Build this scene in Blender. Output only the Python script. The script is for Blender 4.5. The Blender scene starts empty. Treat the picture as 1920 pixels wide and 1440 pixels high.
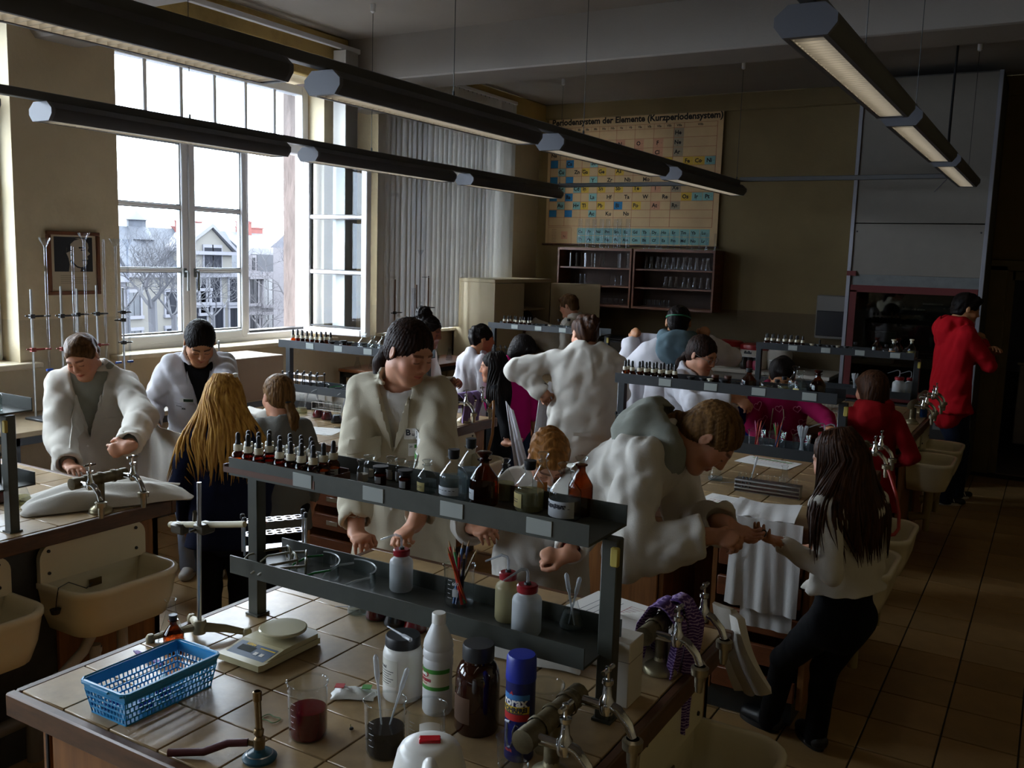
import bpy, math, random
import numpy as np
from mathutils import Vector as V, Matrix as MX
random.seed(7)
S = bpy.context.scene
COL = S.collection
PI = math.pi

# ---------------------------------------------------------------- camera
cd = bpy.data.cameras.new('camera'); cam = bpy.data.objects.new('camera', cd); COL.objects.link(cam)
cd.sensor_width = 36; cd.lens = 32.49; cd.clip_start = .05; cd.clip_end = 400
def look(yaw, pitch, roll):
    f = V((-math.sin(yaw)*math.cos(pitch), math.cos(yaw)*math.cos(pitch), -math.sin(pitch)))
    r = V((math.cos(yaw), math.sin(yaw), 0)); u = r.cross(f)
    r2 = math.cos(roll)*r+math.sin(roll)*u; u2 = -math.sin(roll)*r+math.cos(roll)*u
    m = MX((r2, u2, -f)).transposed().to_4x4(); m.translation = (0, 0, 1.95); return m
cam.matrix_world = look(.5299, .1351, .0306)
S.camera = cam
# ---------------------------------------------------------------- sky, daylight, exposure
w = bpy.data.worlds.new('sky'); S.world = w; w.use_nodes = True
nt = w.node_tree; nt.nodes.clear()
def N(t, k, **kw):
    n = t.nodes.new(k)
    for a, b in kw.items(): setattr(n, a, b)
    return n
bo = N(nt, 'ShaderNodeOutputWorld'); bg = N(nt, 'ShaderNodeBackground'); tc = N(nt, 'ShaderNodeTexCoord')
sx = N(nt, 'ShaderNodeSeparateXYZ'); rp = N(nt, 'ShaderNodeValToRGB'); nz = N(nt, 'ShaderNodeTexNoise'); mxn = N(nt, 'ShaderNodeMix', data_type='RGBA', blend_type='MULTIPLY')
rp.color_ramp.elements[0].position = 0.0; rp.color_ramp.elements[0].color = (.80, .89, 1.0, 1)
rp.color_ramp.elements[1].position = .5; rp.color_ramp.elements[1].color = (.90, .96, 1.0, 1)
nz.inputs['Scale'].default_value = 2.2; nz.inputs['Detail'].default_value = 4
r2 = N(nt, 'ShaderNodeValToRGB'); r2.color_ramp.elements[0].color = (.86, .88, .93, 1); r2.color_ramp.elements[1].color = (1, 1, 1, 1)
L = nt.links.new
L(tc.outputs['Generated'], sx.inputs[0]); L(sx.outputs['Z'], rp.inputs[0]); L(tc.outputs['Generated'], nz.inputs['Vector'])
L(nz.outputs['Fac'], r2.inputs[0]); L(rp.outputs[0], mxn.inputs['A']); L(r2.outputs[0], mxn.inputs['B']); mxn.inputs[0].default_value = 1
L(mxn.outputs['Result'], bg.inputs['Color']); bg.inputs['Strength'].default_value = 18.0
L(bg.outputs[0], bo.inputs[0])
def portal(x, y0, y1, z0, z1):           # sampling portals: they guide the sky light through the windows, they emit nothing
    l = bpy.data.lights.new('window_portal', 'AREA'); l.shape = 'RECTANGLE'; l.size = z1-z0; l.size_y = y1-y0; l.cycles.is_portal = True
    o = bpy.data.objects.new('window_portal', l); COL.objects.link(o); o.location = (x, (y0+y1)/2, (z0+z1)/2); o.rotation_euler = (0, -PI/2, 0)
for a, b in ((-4.1, -2.2), (-1.3, .55), (1.5, 3.42), (4.2, 6.2), (7.05, 9.05)): portal(-6.06, a, b, 1.25, 3.35)
S.view_settings.view_transform = 'Standard'; S.view_settings.look = 'None'; S.view_settings.gamma = 1
S.view_settings.exposure = 0.6; S.view_settings.use_curve_mapping = False
S.cycles.max_bounces = 10; S.cycles.diffuse_bounces = 4; S.cycles.glossy_bounces = 3; S.cycles.transmission_bounces = 6
S.cycles.transparent_max_bounces = 24; S.cycles.caustics_reflective = False; S.cycles.caustics_refractive = False
S.cycles.sample_clamp_indirect = 4; S.cycles.blur_glossy = 1

# ---------------------------------------------------------------- mesh helpers
def rot_to(d):
    d = V(d).normalized(); return V((0, 0, 1)).rotation_difference(d).to_matrix().to_4x4()
def TR(x=0, y=0, z=0, rz=0, rx=0, ry=0, s=1):
    return MX.Translation((x, y, z)) @ MX.Rotation(rz, 4, 'Z') @ MX.Rotation(ry, 4, 'Y') @ MX.Rotation(rx, 4, 'X') @ MX.Scale(s, 4)
class MB:
    def __init__(s): s.v = []; s.f = []; s.m = []
    def add(s, vs, fs, mi=0, T=None):
        o = len(s.v)
        s.v += [tuple(T @ V(p)) for p in vs] if T is not None else [tuple(p) for p in vs]
        s.f += [tuple(i+o for i in f) for f in fs]; s.m += [mi]*len(fs) if isinstance(mi, int) else list(mi)
        return s
    def box(s, a, b, mi=0, T=None, c=0):
        x0, y0, z0 = [min(p, q) for p, q in zip(a, b)]; x1, y1, z1 = [max(p, q) for p, q in zip(a, b)]
        if c <= 0:
            vs = [(x, y, z) for z in (z0, z1) for y in (y0, y1) for x in (x0, x1)]
            return s.add(vs, [(0, 2, 3, 1), (4, 5, 7, 6), (0, 1, 5, 4), (2, 6, 7, 3), (0, 4, 6, 2), (1, 3, 7, 5)], mi, T)
        cx, cy, cz = (x0+x1)/2, (y0+y1)/2, (z0+z1)/2; h = ((x1-x0)/2, (y1-y0)/2, (z1-z0)/2); c = min(c, *[.49*t for t in h])
        vs = []; ix = {}
        for sx_ in (-1, 1):
            for sy_ in (-1, 1):
                for sz_ in (-1, 1):
                    for ax in range(3):
                        p = [sx_*(h[0]-(0 if ax == 0 else c)), sy_*(h[1]-(0 if ax == 1 else c)), sz_*(h[2]-(0 if ax == 2 else c))]
                        ix[sx_, sy_, sz_, ax] = len(vs); vs.append(p)
        fs = []
        for ax in range(3):
            u, w_ = [k for k in range(3) if k != ax]
            for sg in (-1, 1):
                q = []
                for a_, b_ in ((-1, -1), (1, -1), (1, 1), (-1, 1)):
                    k = [0, 0, 0]; k[ax] = sg; k[u] = a_; k[w_] = b_; q.append(ix[k[0], k[1], k[2], ax])
                fs.append(q)
            for a_ in (-1, 1):
                for b_ in (-1, 1):
                    q = []
                    for e, k2 in ((-1, u), (-1, w_), (1, w_), (1, u)):
                        k = [0, 0, 0]; k[ax] = e; k[u] = a_; k[w_] = b_; q.append(ix[k[0], k[1], k[2], k2])
                    fs.append(q)
        for sx_ in (-1, 1):
            for sy_ in (-1, 1):
                for sz_ in (-1, 1): fs.append([ix[sx_, sy_, sz_, a_] for a_ in range(3)])
        out = []
        for q in fs:
            P = [V(vs[i]) for i in q]; n = (P[1]-P[0]).cross(P[2]-P[0])
            out.append(q if n.dot(sum(P, V((0, 0, 0)))) > 0 else q[::-1])
        return s.add([(p[0]+cx, p[1]+cy, p[2]+cz) for p in vs], out, mi, T)
    def lathe(s, pf, n=16, mi=0, T=None, sx=1, sy=1, ph=0):
        vs = []; rows = []; fs = []; ms = []
        for r, z in pf:
            if r < 1e-6: rows.append([len(vs)]*n); vs.append((0, 0, z))
            else:
                rows.append(list(range(len(vs), len(vs)+n))); vs += [(sx*r*math.cos(2*PI*j/n+ph), sy*r*math.sin(2*PI*j/n+ph), z) for j in range(n)]
        for k in range(len(rows)-1):
            A, B = rows[k], rows[k+1]; m_ = mi if isinstance(mi, int) else mi[k]
            for j in range(n):
                j2 = (j+1) % n; q = [A[j], A[j2], B[j2], B[j]]
                if A[j] == A[j2]: q = [A[j], B[j2], B[j]]
                elif B[j] == B[j2]: q = [A[j], A[j2], B[j]]
                if len(set(q)) >= 3: fs.append(q); ms.append(m_)
        return s.add(vs, fs, ms, T)
    def tube(s, pts, r, n=8, mi=0, T=None, cap=True, flat=1):
        P = [V(p) for p in pts]; k = len(P); R = r if isinstance(r, (list, tuple)) else [r]*k
        t0 = (P[1]-P[0]).normalized(); u = t0.orthogonal().normalized(); vs = []; fs = []
        for i in range(k):
            t = ((P[min(i+1, k-1)]-P[i]).normalized()+(P[i]-P[max(i-1, 0)]).normalized())
            t = t.normalized() if t.length > 1e-9 else t0
            u = (u-t*u.dot(t)); u = u.normalized() if u.length > 1e-6 else t.orthogonal().normalized(); b = t.cross(u)
            for j in range(n):
                a = 2*PI*j/n; vs.append(P[i]+R[i]*(math.cos(a)*u+flat*math.sin(a)*b))
        for i in range(k-1):
            for j in range(n):
                j2 = (j+1) % n; fs.append((i*n+j, i*n+j2, (i+1)*n+j2, (i+1)*n+j))
        if cap: fs.append(tuple(range(n))[::-1]); fs.append(tuple((k-1)*n+j for j in range(n)))
        return s.add(vs, fs, mi, T)
    def prism(s, poly, h0, h1, mi=0, T=None):      # polygon in XY (counter-clockwise), extruded in z
        n = len(poly); vs = [(x, y, h0) for x, y in poly]+[(x, y, h1) for x, y in poly]
        fs = [tuple(range(n))[::-1], tuple(range(n, 2*n))]+[(i, (i+1) % n, n+(i+1) % n, n+i) for i in range(n)]
        return s.add(vs, fs, mi, T)
    def grid(s, fn, nu, nv, mi=0, T=None, th=0):   # fn(u,v) -> point, u,v in 0..1
        vs = [V(fn(i/nu, j/nv)) for j in range(nv+1) for i in range(nu+1)]
        q = [(j*(nu+1)+i, j*(nu+1)+i+1, (j+1)*(nu+1)+i+1, (j+1)*(nu+1)+i) for j in range(nv) for i in range(nu)]
        if not th: return s.add(vs, q, mi, T)
        nr = [V((0, 0, 0)) for _ in vs]
        for f in q:
            n_ = (vs[f[1]]-vs[f[0]]).cross(vs[f[3]]-vs[f[0]])
            for i in f: nr[i] += n_
        w_ = [p-(n_.normalized()*th if n_.length > 1e-12 else V((0, 0, th))) for p, n_ in zip(vs, nr)]; o = len(vs)
        bd = [i for i in range(nu)]+[nu+j*(nu+1) for j in range(nv)]+[nv*(nu+1)+i for i in range(nu, 0, -1)]+[j*(nu+1) for j in range(nv, 0, -1)]
        fs = q+[tuple(o+i for i in f[::-1]) for f in q]+[(bd[(k+1) % len(bd)], bd[k], o+bd[k], o+bd[(k+1) % len(bd)]) for k in range(len(bd))]
        return s.add(vs+w_, fs, mi, T)
    def mesh(s, name, mats, smooth=True, ang=.7):
        me = bpy.data.meshes.new(name); me.from_pydata(s.v, [], s.f)
        for m_ in (mats if isinstance(mats, (list, tuple)) else [mats]): me.materials.append(m_)
        if any(s.m): me.polygons.foreach_set('material_index', s.m)
        if smooth:
            me.polygons.foreach_set('use_smooth', [True]*len(me.polygons)); me.set_sharp_from_angle(angle=ang)
        me.update(); return me
    def obj(s, name, mats, parent=None, loc=None, rz=0, **kw):
        return ob(name, s.mesh(name, mats, **kw), parent, loc, rz)
def ob(name, me, parent=None, loc=None, rz=0):
    o = bpy.data.objects.new(name, me); COL.objects.link(o)
    if parent is not None: o.parent = parent
    if loc is not None: o.location = loc
    if rz: o.rotation_euler = (0, 0, rz)
    return o
def tag(o, label=None, cat=None, group=None, kind=None):
    if label: o['label'] = label
    if cat: o['category'] = cat
    if group: o['group'] = group
    if kind: o['kind'] = kind
    return o
def thing(name, label, cat, loc=(0, 0, 0), rz=0, group=None):
    o = bpy.data.objects.new(name, None); COL.objects.link(o); o.location = loc; o.rotation_euler = (0, 0, rz); o.empty_display_size = .05
    return tag(o, label, cat, group)
def struct(o): o['kind'] = 'structure'; return o
def dup(root, loc=None, rz=None, label=None, group=None, scale=None):
    r = root.copy(); COL.objects.link(r)
    if loc is not None: r.location = loc
    if rz is not None: r.rotation_euler = (0, 0, rz)
    if label: r['label'] = label
    if group: r['group'] = group
    if scale: r.scale = (scale,)*3
    for ch in list(root.children):
        c = ch.copy(); COL.objects.link(c); c.parent = r
        for g in list(ch.children):
            d = g.copy(); COL.objects.link(d); d.parent = c
    return r
def box_obj(name, a, b, m, parent=None, c=0, **kw): return MB().box(a, b, 0, None, c).obj(name, m, parent, **kw)
_tx = {}
def text_mb(body, size, ext=.0006, align='CENTER', bold=0):       # flat lettering as a mesh in the XY plane
    k = (body, size, align, bold)
    if k not in _tx:
        c = bpy.data.curves.new('lettering', 'FONT'); c.body = body; c.size = size; c.align_x = align; c.align_y = 'CENTER'; c.resolution_u = 2; c.offset = bold
        o = bpy.data.objects.new('lettering', c); COL.objects.link(o)
        me = o.to_mesh(); _tx[k] = ([tuple(v_.co) for v_ in me.vertices], [tuple(p.vertices) for p in me.polygons])
        o.to_mesh_clear(); bpy.data.objects.remove(o); bpy.data.curves.remove(c)
    return _tx[k]
# ---------------------------------------------------------------- materials
def hx(s_):
    c = [int(s_[i:i+2], 16)/255 for i in (0, 2, 4)]
    return tuple(((t+.055)/1.055)**2.4 if t > .04045 else t/12.92 for t in c)
_m = {}
def mat(name, col, rough=.5, metal=0, var=0, scale=8, bump=0, bscale=60, rnd=0, emit=0, spec=.5, coord='Object', col2=None, stretch=None, sheen=0, trans=0, alpha=1):
    if name in _m: return _m[name]
    m = bpy.data.materials.new(name); m.use_nodes = True; t = m.node_tree; b = t.nodes['Principled BSDF']
    c = hx(col) if isinstance(col, str) else col
    b.inputs['Base Color'].default_value = (*c, 1); b.inputs['Roughness'].default_value = rough; b.inputs['Metallic'].default_value = metal
    b.inputs['Specular IOR Level'].default_value = spec
    if sheen: b.inputs['Sheen Weight'].default_value = sheen
    if trans: b.inputs['Transmission Weight'].default_value = trans
    if alpha < 1: b.inputs['Alpha'].default_value = alpha
    if emit: b.inputs['Emission Color'].default_value = (*c, 1); b.inputs['Emission Strength'].default_value = emit
    src = None
    if var or bump or col2:
        tcn = N(t, 'ShaderNodeTexCoord'); mp = N(t, 'ShaderNodeMapping'); t.links.new(tcn.outputs[coord], mp.inputs[0])
        if stretch: mp.inputs['Scale'].default_value = stretch
    if var or col2:
        n = N(t, 'ShaderNodeTexNoise'); n.inputs['Scale'].default_value = scale; n.inputs['Detail'].default_value = 5; n.inputs['Roughness'].default_value = .6
        t.links.new(mp.outputs[0], n.inputs['Vector'])
        r = N(t, 'ShaderNodeValToRGB'); e = r.color_ramp.elements; e[0].position = .35; e[1].position = .68
        c2 = (hx(col2) if isinstance(col2, str) else col2) if col2 else [x*(1-var) for x in c]
        c1 = c if col2 else [min(1, x*(1+var*.5)) for x in c]
        e[0].color = (*c2, 1); e[1].color = (*c1, 1); t.links.new(n.outputs['Fac'], r.inputs[0]); src = r.outputs[0]
    if rnd:
        oi = N(t, 'ShaderNodeObjectInfo'); mr = N(t, 'ShaderNodeMapRange'); mr.inputs['To Min'].default_value = 1-rnd; mr.inputs['To Max'].default_value = 1+rnd*.6
        t.links.new(oi.outputs['Random'], mr.inputs['Value']); mm = N(t, 'ShaderNodeMix', data_type='RGBA', blend_type='MULTIPLY'); mm.inputs[0].default_value = 1
        if src: t.links.new(src, mm.inputs['A'])
        else: mm.inputs['A'].default_value = (*c, 1)
        t.links.new(mr.outputs[0], mm.inputs['B']); src = mm.outputs['Result']
    if src: t.links.new(src, b.inputs['Base Color'])
    if bump:
        n2 = N(t, 'ShaderNodeTexNoise'); n2.inputs['Scale'].default_value = bscale; n2.inputs['Detail'].default_value = 4
        bp = N(t, 'ShaderNodeBump'); bp.inputs['Strength'].default_value = bump; bp.inputs['Distance'].default_value = .01
        t.links.new(mp.outputs[0], n2.inputs['Vector']); t.links.new(n2.outputs['Fac'], bp.inputs['Height']); t.links.new(bp.outputs[0], b.inputs['Normal'])
    _m[name] = m; return m
def glass(name, tint=(.93, .95, .95), edge=(.58, .63, .63), refl=1.0, rough=.02):     # thin clear wall: tinted see-through, mirror by Fresnel, darker towards the rim
    if name in _m: return _m[name]
    m = bpy.data.materials.new(name); m.use_nodes = True; t = m.node_tree; t.nodes.clear(); lk = t.links.new
    o = N(t, 'ShaderNodeOutputMaterial'); tr = N(t, 'ShaderNodeBsdfTransparent'); gl = N(t, 'ShaderNodeBsdfGlossy'); mx = N(t, 'ShaderNodeMixShader'); lw = N(t, 'ShaderNodeLayerWeight'); cr = N(t, 'ShaderNodeValToRGB')
    gl.inputs['Roughness'].default_value = rough; 
    cr.color_ramp.elements[0].color = (*tint, 1); cr.color_ramp.elements[0].position = .55; cr.color_ramp.elements[1].color = (*edge, 1); cr.color_ramp.elements[1].position = 1
    lw.inputs['Blend'].default_value = .5; pw = N(t, 'ShaderNodeMath', operation='POWER'); pw.inputs[1].default_value = 4; ml = N(t, 'ShaderNodeMath', operation='MULTIPLY_ADD'); ml.inputs[1].default_value = .9*refl; ml.inputs[2].default_value = .05*refl
    lk(lw.outputs['Facing'], cr.inputs[0]); lk(cr.outputs[0], tr.inputs[0]); lk(lw.outputs['Facing'], pw.inputs[0]); lk(pw.outputs[0], ml.inputs[0]); lk(ml.outputs[0], mx.inputs[0])
    lk(tr.outputs[0], mx.inputs[1]); lk(gl.outputs[0], mx.inputs[2]); lk(mx.outputs[0], o.inputs[0]); _m[name] = m; return m
def cloudy(name, col, a=.5, rough=.4):          # milky, partly see-through plastic or liquid
    if name in _m: return _m[name]
    m = mat(name, col, rough); t = m.node_tree; b = t.nodes['Principled BSDF']; o = t.nodes['Material Output']
    tr = N(t, 'ShaderNodeBsdfTransparent'); tr.inputs[0].default_value = (*[min(1, .35+.65*x) for x in hx(col)], 1); mx = N(t, 'ShaderNodeMixShader'); mx.inputs[0].default_value = a
    t.links.new(tr.outputs[0], mx.inputs[1]); t.links.new(b.outputs[0], mx.inputs[2]); t.links.new(mx.outputs[0], o.inputs[0]); return m
def cloth(name, col, tl=.12, var=.06):         # woven cloth: diffuse with a little light coming through
    if name in _m: return _m[name]
    m = mat(name, col, .9, var=var, scale=5, bump=.2, bscale=300, spec=.15); t = m.node_tree; rn = N(t, 'ShaderNodeTexNoise', noise_type='RIDGED_MULTIFRACTAL', normalize=True); rn.inputs['Scale'].default_value = 5.5; rn.inputs['Detail'].default_value = 3; rn.inputs['Distortion'].default_value = 1.2
    b2 = N(t, 'ShaderNodeBump'); b2.inputs['Strength'].default_value = .55; b2.inputs['Distance'].default_value = .02; b1 = [n for n in t.nodes if n.type == 'BUMP' and n != b2][0]
    t.links.new(t.nodes['Mapping'].outputs[0], rn.inputs['Vector']); t.links.new(rn.outputs['Fac'], b2.inputs['Height']); t.links.new(b2.outputs[0], b1.inputs['Normal']); t = m.node_tree; b = t.nodes['Principled BSDF']; o = t.nodes['Material Output']
    tr = N(t, 'ShaderNodeBsdfTranslucent'); tr.inputs[0].default_value = (*hx(col), 1); mx = N(t, 'ShaderNodeMixShader'); mx.inputs[0].default_value = tl
    t.links.new(b.outputs[0], mx.inputs[1]); t.links.new(tr.outputs[0], mx.inputs[2]); t.links.new(mx.outputs[0], o.inputs[0]); return m
WHITE = mat('white_lacquer', 'e4e2dc', .35, var=.05, scale=3)
PVC = mat('window_frame_white', 'e6e6ea', .35, var=.04, scale=4)
BLACK = mat('black_rubber', '17171a', .45)
DARKM = mat('dark_grey_steel', '3c3f40', .45, metal=.3, var=.25, scale=14)
GREYM = mat('grey_painted_steel', '6c6e6c', .45, metal=.2, var=.15, scale=10)
OLIVE = mat('olive_grey_steel', '43453e', .45, metal=.2, var=.2, scale=10)
STEEL = mat('brushed_steel', 'b4b6b8', .28, metal=1, var=.15, scale=20)
CHROME = mat('chrome', 'd6d8da', .1, metal=1)
WOODB = mat('brown_wood_veneer', '8a5a30', .45, var=.3, scale=3, stretch=(14, 14, 1), rnd=.1)
WOODD = mat('dark_wood_edge', '4e2f1c', .5, var=.5, scale=6, stretch=(2, 2, 1))
PAPER = mat('paper', 'eceae6', .8)
CLEAR = glass('clear_glass')
AMBER = glass('amber_glass', (.42, .13, .02), (.06, .015, .003), .9)

# ================================================================ the room
def wallmat(name, top, low, zl=1.47, stain='6a5a3c', amt=.35):
    m = mat(name, top, .75, var=.12, scale=1.3, bump=.15, bscale=40, spec=.2); t = m.node_tree; b = t.nodes['Principled BSDF']; lk = t.links.new
    cr = [n for n in t.nodes if n.type == 'VALTORGB'][0]; tcn = [n for n in t.nodes if n.type == 'TEX_COORD'][0]
    sp = N(t, 'ShaderNodeSeparateXYZ'); lk(tcn.outputs['Object'], sp.inputs[0])
    gt = N(t, 'ShaderNodeMath', operation='LESS_THAN'); gt.inputs[1].default_value = zl; lk(sp.outputs['Z'], gt.inputs[0])
    mx = N(t, 'ShaderNodeMix', data_type='RGBA', blend_type='MIX'); lk(gt.outputs[0], mx.inputs[0]); lk(cr.outputs[0], mx.inputs['A']); mx.inputs['B'].default_value = (*hx(low), 1)
    n = N(t, 'ShaderNodeTexNoise'); n.inputs['Scale'].default_value = .9; n.inputs['Detail'].default_value = 7; n.inputs['Roughness'].default_value = .7; lk(tcn.outputs['Object'], n.inputs['Vector'])
    r = N(t, 'ShaderNodeValToRGB'); r.color_ramp.elements[0].position = .52; r.color_ramp.elements[1].position = .8; r.color_ramp.elements[0].color = (0, 0, 0, 1); r.color_ramp.elements[1].color = (amt, amt, amt, 1); lk(n.outputs['Fac'], r.inputs[0])
    m2 = N(t, 'ShaderNodeMix', data_type='RGBA', blend_type='MIX'); lk(r.outputs[0], m2.inputs[0]); lk(mx.outputs['Result'], m2.inputs['A']); m2.inputs['B'].default_value = (*hx(stain), 1)
    lk(m2.outputs['Result'], b.inputs['Base Color']); return m
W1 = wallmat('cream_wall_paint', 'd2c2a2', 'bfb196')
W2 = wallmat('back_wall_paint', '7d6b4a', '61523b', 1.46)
W3 = wallmat('ochre_soffit_paint', 'c0a468', 'c0a468', -9, '4a3a20', .7)
CEIL = mat('ceiling_paint', '8f8780', .8, var=.08, scale=1.2, bump=.1)
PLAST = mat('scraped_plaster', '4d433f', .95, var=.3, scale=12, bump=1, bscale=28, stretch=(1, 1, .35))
XW, XO, YB, ZC = -5.6, -6.05, 10.05, 3.78
# floor: tiles on a screed bed
TILE = mat('floor_tile_glaze', 'a08052', .42, var=.22, scale=3.5, rnd=.14, bump=.05)
GROUT = mat('dark_grout', '2e2620', .9)
struct(box_obj('floor', (-6.1, -5.0, -.12), (2.6, 14.5, -.006), GROUT))
floor = bpy.data.objects['floor']
tx_, ty_ = .2905, .302; fx0, fy0 = -.545, 3.525
tm = MB().box((0, 0, -.008), (tx_-.007, ty_-.009, 0), 0, None, .002).mesh('tile', TILE)
sites = []
for i in range(-18, 11):
    for j in range(-17, 22):
        x, y = fx0+i*tx_, fy0+j*ty_
        if x < -5.6 or x > 2.3 or y > 9.75: continue
        sites.append((x, y))
def floor_seen(p):
    x, y = p
    if x > -.75 and y > 1.9 and x < .6: return math.hypot(x, y)
    if 2.4 < y < 3.9 and x > -2.2: return 4+math.hypot(x, y)
    if -3.2 < x < -1.9 and y > 1.5: return 5+math.hypot(x, y)
    return 40+math.hypot(x, y)
sites.sort(key=floor_seen)
for x, y in sites[:295]: ob('tile', tm, floor, (x, y, 0))
b = MB()
for x, y in sites[295:]: b.box((x, y, -.008), (x+tx_-.007, y+ty_-.009, 0))
o = b.obj('tile_field', TILE, floor, smooth=False); o['kind'] = 'stuff'
# hall behind the door
HALLF = mat('hall_floor_lino', '7d7270', .35, var=.1, scale=2)
struct(box_obj('floor_hall', (-1.5, 10.2, -.005), (2.5, 14.4, .004), HALLF))
# walls
def wall(name, boxes, m, soft=False):
    b = MB()
    for a, c in boxes: b.box(a, c)
    return struct(b.obj(name, m, smooth=False))
WIN = [(-4.1, -2.2), (-1.3, .55), (1.5, 3.42), (4.16, 6.22), (7.05, 9.05)]  # first window is unseen, added behind the camera for more light on the fronts
bx = [((XO, -5.0, 0), (XW, 10.4, 1.19)), ((XO, -5.0, 3.40), (XW, 10.4, 3.8))]
ys = [-5.0]+[t for a in WIN for t in a]+[10.4]
for k in range(0, len(ys), 2): bx.append(((XO, ys[k], 1.19), (XW, ys[k+1], 3.40)))
wl = wall('wall_left', bx, W1)
b = MB()
for a_, b_ in WIN:
    for yy, s_ in ((a_, 1), (b_, -1)):
        b.box((XO-.03, yy-.16 if s_ > 0 else yy-.001, .6), (XO+.22, yy+.001 if s_ > 0 else yy+.16, 3.9))
    b.box((XO-.03, a_-.1, .2), (XO-.001, b_+.1, 1.15))
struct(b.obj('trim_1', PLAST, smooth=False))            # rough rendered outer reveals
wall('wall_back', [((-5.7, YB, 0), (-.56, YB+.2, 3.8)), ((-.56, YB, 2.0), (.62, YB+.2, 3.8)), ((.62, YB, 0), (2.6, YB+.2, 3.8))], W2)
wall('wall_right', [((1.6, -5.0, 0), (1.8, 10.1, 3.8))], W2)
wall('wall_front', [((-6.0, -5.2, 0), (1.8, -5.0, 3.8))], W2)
HALLW = mat('hall_wall', 'c9c6cf', .6, var=.05)
wall('wall_hall', [((-5.0, 14.4, 0), (2.6, 14.5, 3.0)), ((2.5, 10.2, 0), (2.6, 14.4, 3.0)), ((-5.0, 10.25, 0), (-1.5, 14.4, 3.0))], HALLW)
struct(box_obj('ceiling_hall', (-5.0, 10.25, 3.0), (2.6, 14.5, 3.1), CEIL))
struct(box_obj('ceiling', (-6.05, -5.2, ZC), (2.6, 10.3, ZC+.15), CEIL))
def beam(n, y0, y1):
    b = MB(); b.box((XW+.0, y0, 3.42), (1.6, y1, ZC+.02), 0, None, .012)
    b.prism([(y0+.02, -.0), (y1-.02, 0), (y1-.02, -.12), (y1-.1, -.22), (y0+.1, -.22), (y0+.02, -.12)][::-1], 0, .3, 0, MX(((0, 0, 1, XW), (1, 0, 0, 0), (0, 1, 0, 3.43), (0, 0, 0, 1))))
    struct(b.obj('trim_%d' % n, CEIL))
beam(2, 3.5, 4.0); beam(3, 6.43, 6.9); beam(8, .45, .9)
# soffit boxes and mouldings over the windows, ochre and water-stained
b = MB()
for y0, y1 in ((4.0, 6.43), (6.9, 10.05), (.9, 3.5)):
    b.box((XW-.001, y0, 3.40), (XW+.05, y1, 3.6), 0, None, .01); b.box((XW-.001, y0, 3.56), (XW+.1, y1, 3.785), 0, None, .02)
struct(b.obj('trim_4', W3))
struct(MB().box((-5.6, YB-.05, 3.60), (1.6, YB+.01, 3.785), 0, None, .02).obj('trim_5', W2))
# windowsills
SILL = mat('windowsill_stone', 'd2c4a8', .4, var=.1)
for k, (a_, b_) in enumerate(WIN):
    b = MB(); b.box((XO+.2, a_-.1, 1.17), (XW+.09, b_+.1, 1.205), 0, None, .006)
    struct(b.obj('trim_%d' % (10+k), SILL))
b = MB(); b.box((XO-.14, 4.1, 1.1), (XO+.23, 6.28, 1.16)); b.box((XO-.14, 1.4, 1.1), (XO+.23, 3.5, 1.16)); b.box((XO-.14, 6.95, 1.1), (XO+.23, 9.15, 1.16)); struct(b.obj('trim_6', mat('zinc_sheet', '9a9da2', .4, metal=.7)))
# windows: frame, sashes with bars, panes
PANE = glass('window_pane', (.93, .96, .98), (.6, .68, .72), .3, .0)
XF = -5.83
def rectframe(b, y0, y1, z0, z1, w, x0, x1, c=.006, T=None):
    b.box((x0, y0, z0), (x1, y0+w, z1), 0, T, c); b.box((x0, y1-w, z0), (x1, y1, z1), 0, T, c)
    b.box((x0, y0+w, z0), (x1, y1-w, z0+w), 0, T, c); b.box((x0, y0+w, z1-w), (x1, y1-w, z1), 0, T, c)
def sash(par, y0, y1, z0, z1, handle=None, bars=(1.785, 2.255), T=None):
    b = MB(); rectframe(b, y0, y1, z0, z1, .062, XF+.02, XF+.085, .008, T)
    s_ = b.obj('sash', PVC, par)
    b = MB()
    zz = [z0+.062]+[z_ for z_ in bars]+[z1-.062]
    for z_ in bars: b.box((XF+.03, y0+.06, z_-.014), (XF+.075, y1-.06, z_+.014), 0, T, .005)
    b.obj('glazing_bar', PVC, s_)
    for k in range(len(zz)-1):
        MB().box((XF+.05, y0+.06, zz[k]+.012), (XF+.055, y1-.06, zz[k+1]-.012), 0, T).obj('pane', PANE, s_, smooth=False)
    b = MB()
    for k in range(len(zz)-1): rectframe(b, y0+.058, y1-.058, zz[k]+.008, zz[k+1]-.008, .012, XF+.036, XF+.069, 0, T)
    b.obj('glazing_seal', BLACK if handle is None else GREYM, s_, smooth=False)
    if handle:
        hb = MB(); hb.box((XF+.085, handle-.015, 1.73), (XF+.095, handle+.015, 1.80), 0, None, .004); hb.tube([(XF+.095, handle, 1.775), (XF+.125, handle, 1.775), (XF+.128, handle, 1.765), (XF+.126, handle, 1.63)], .0095, 8)
        hb.obj('window_handle', GREYM, s_)
    return s_
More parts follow.
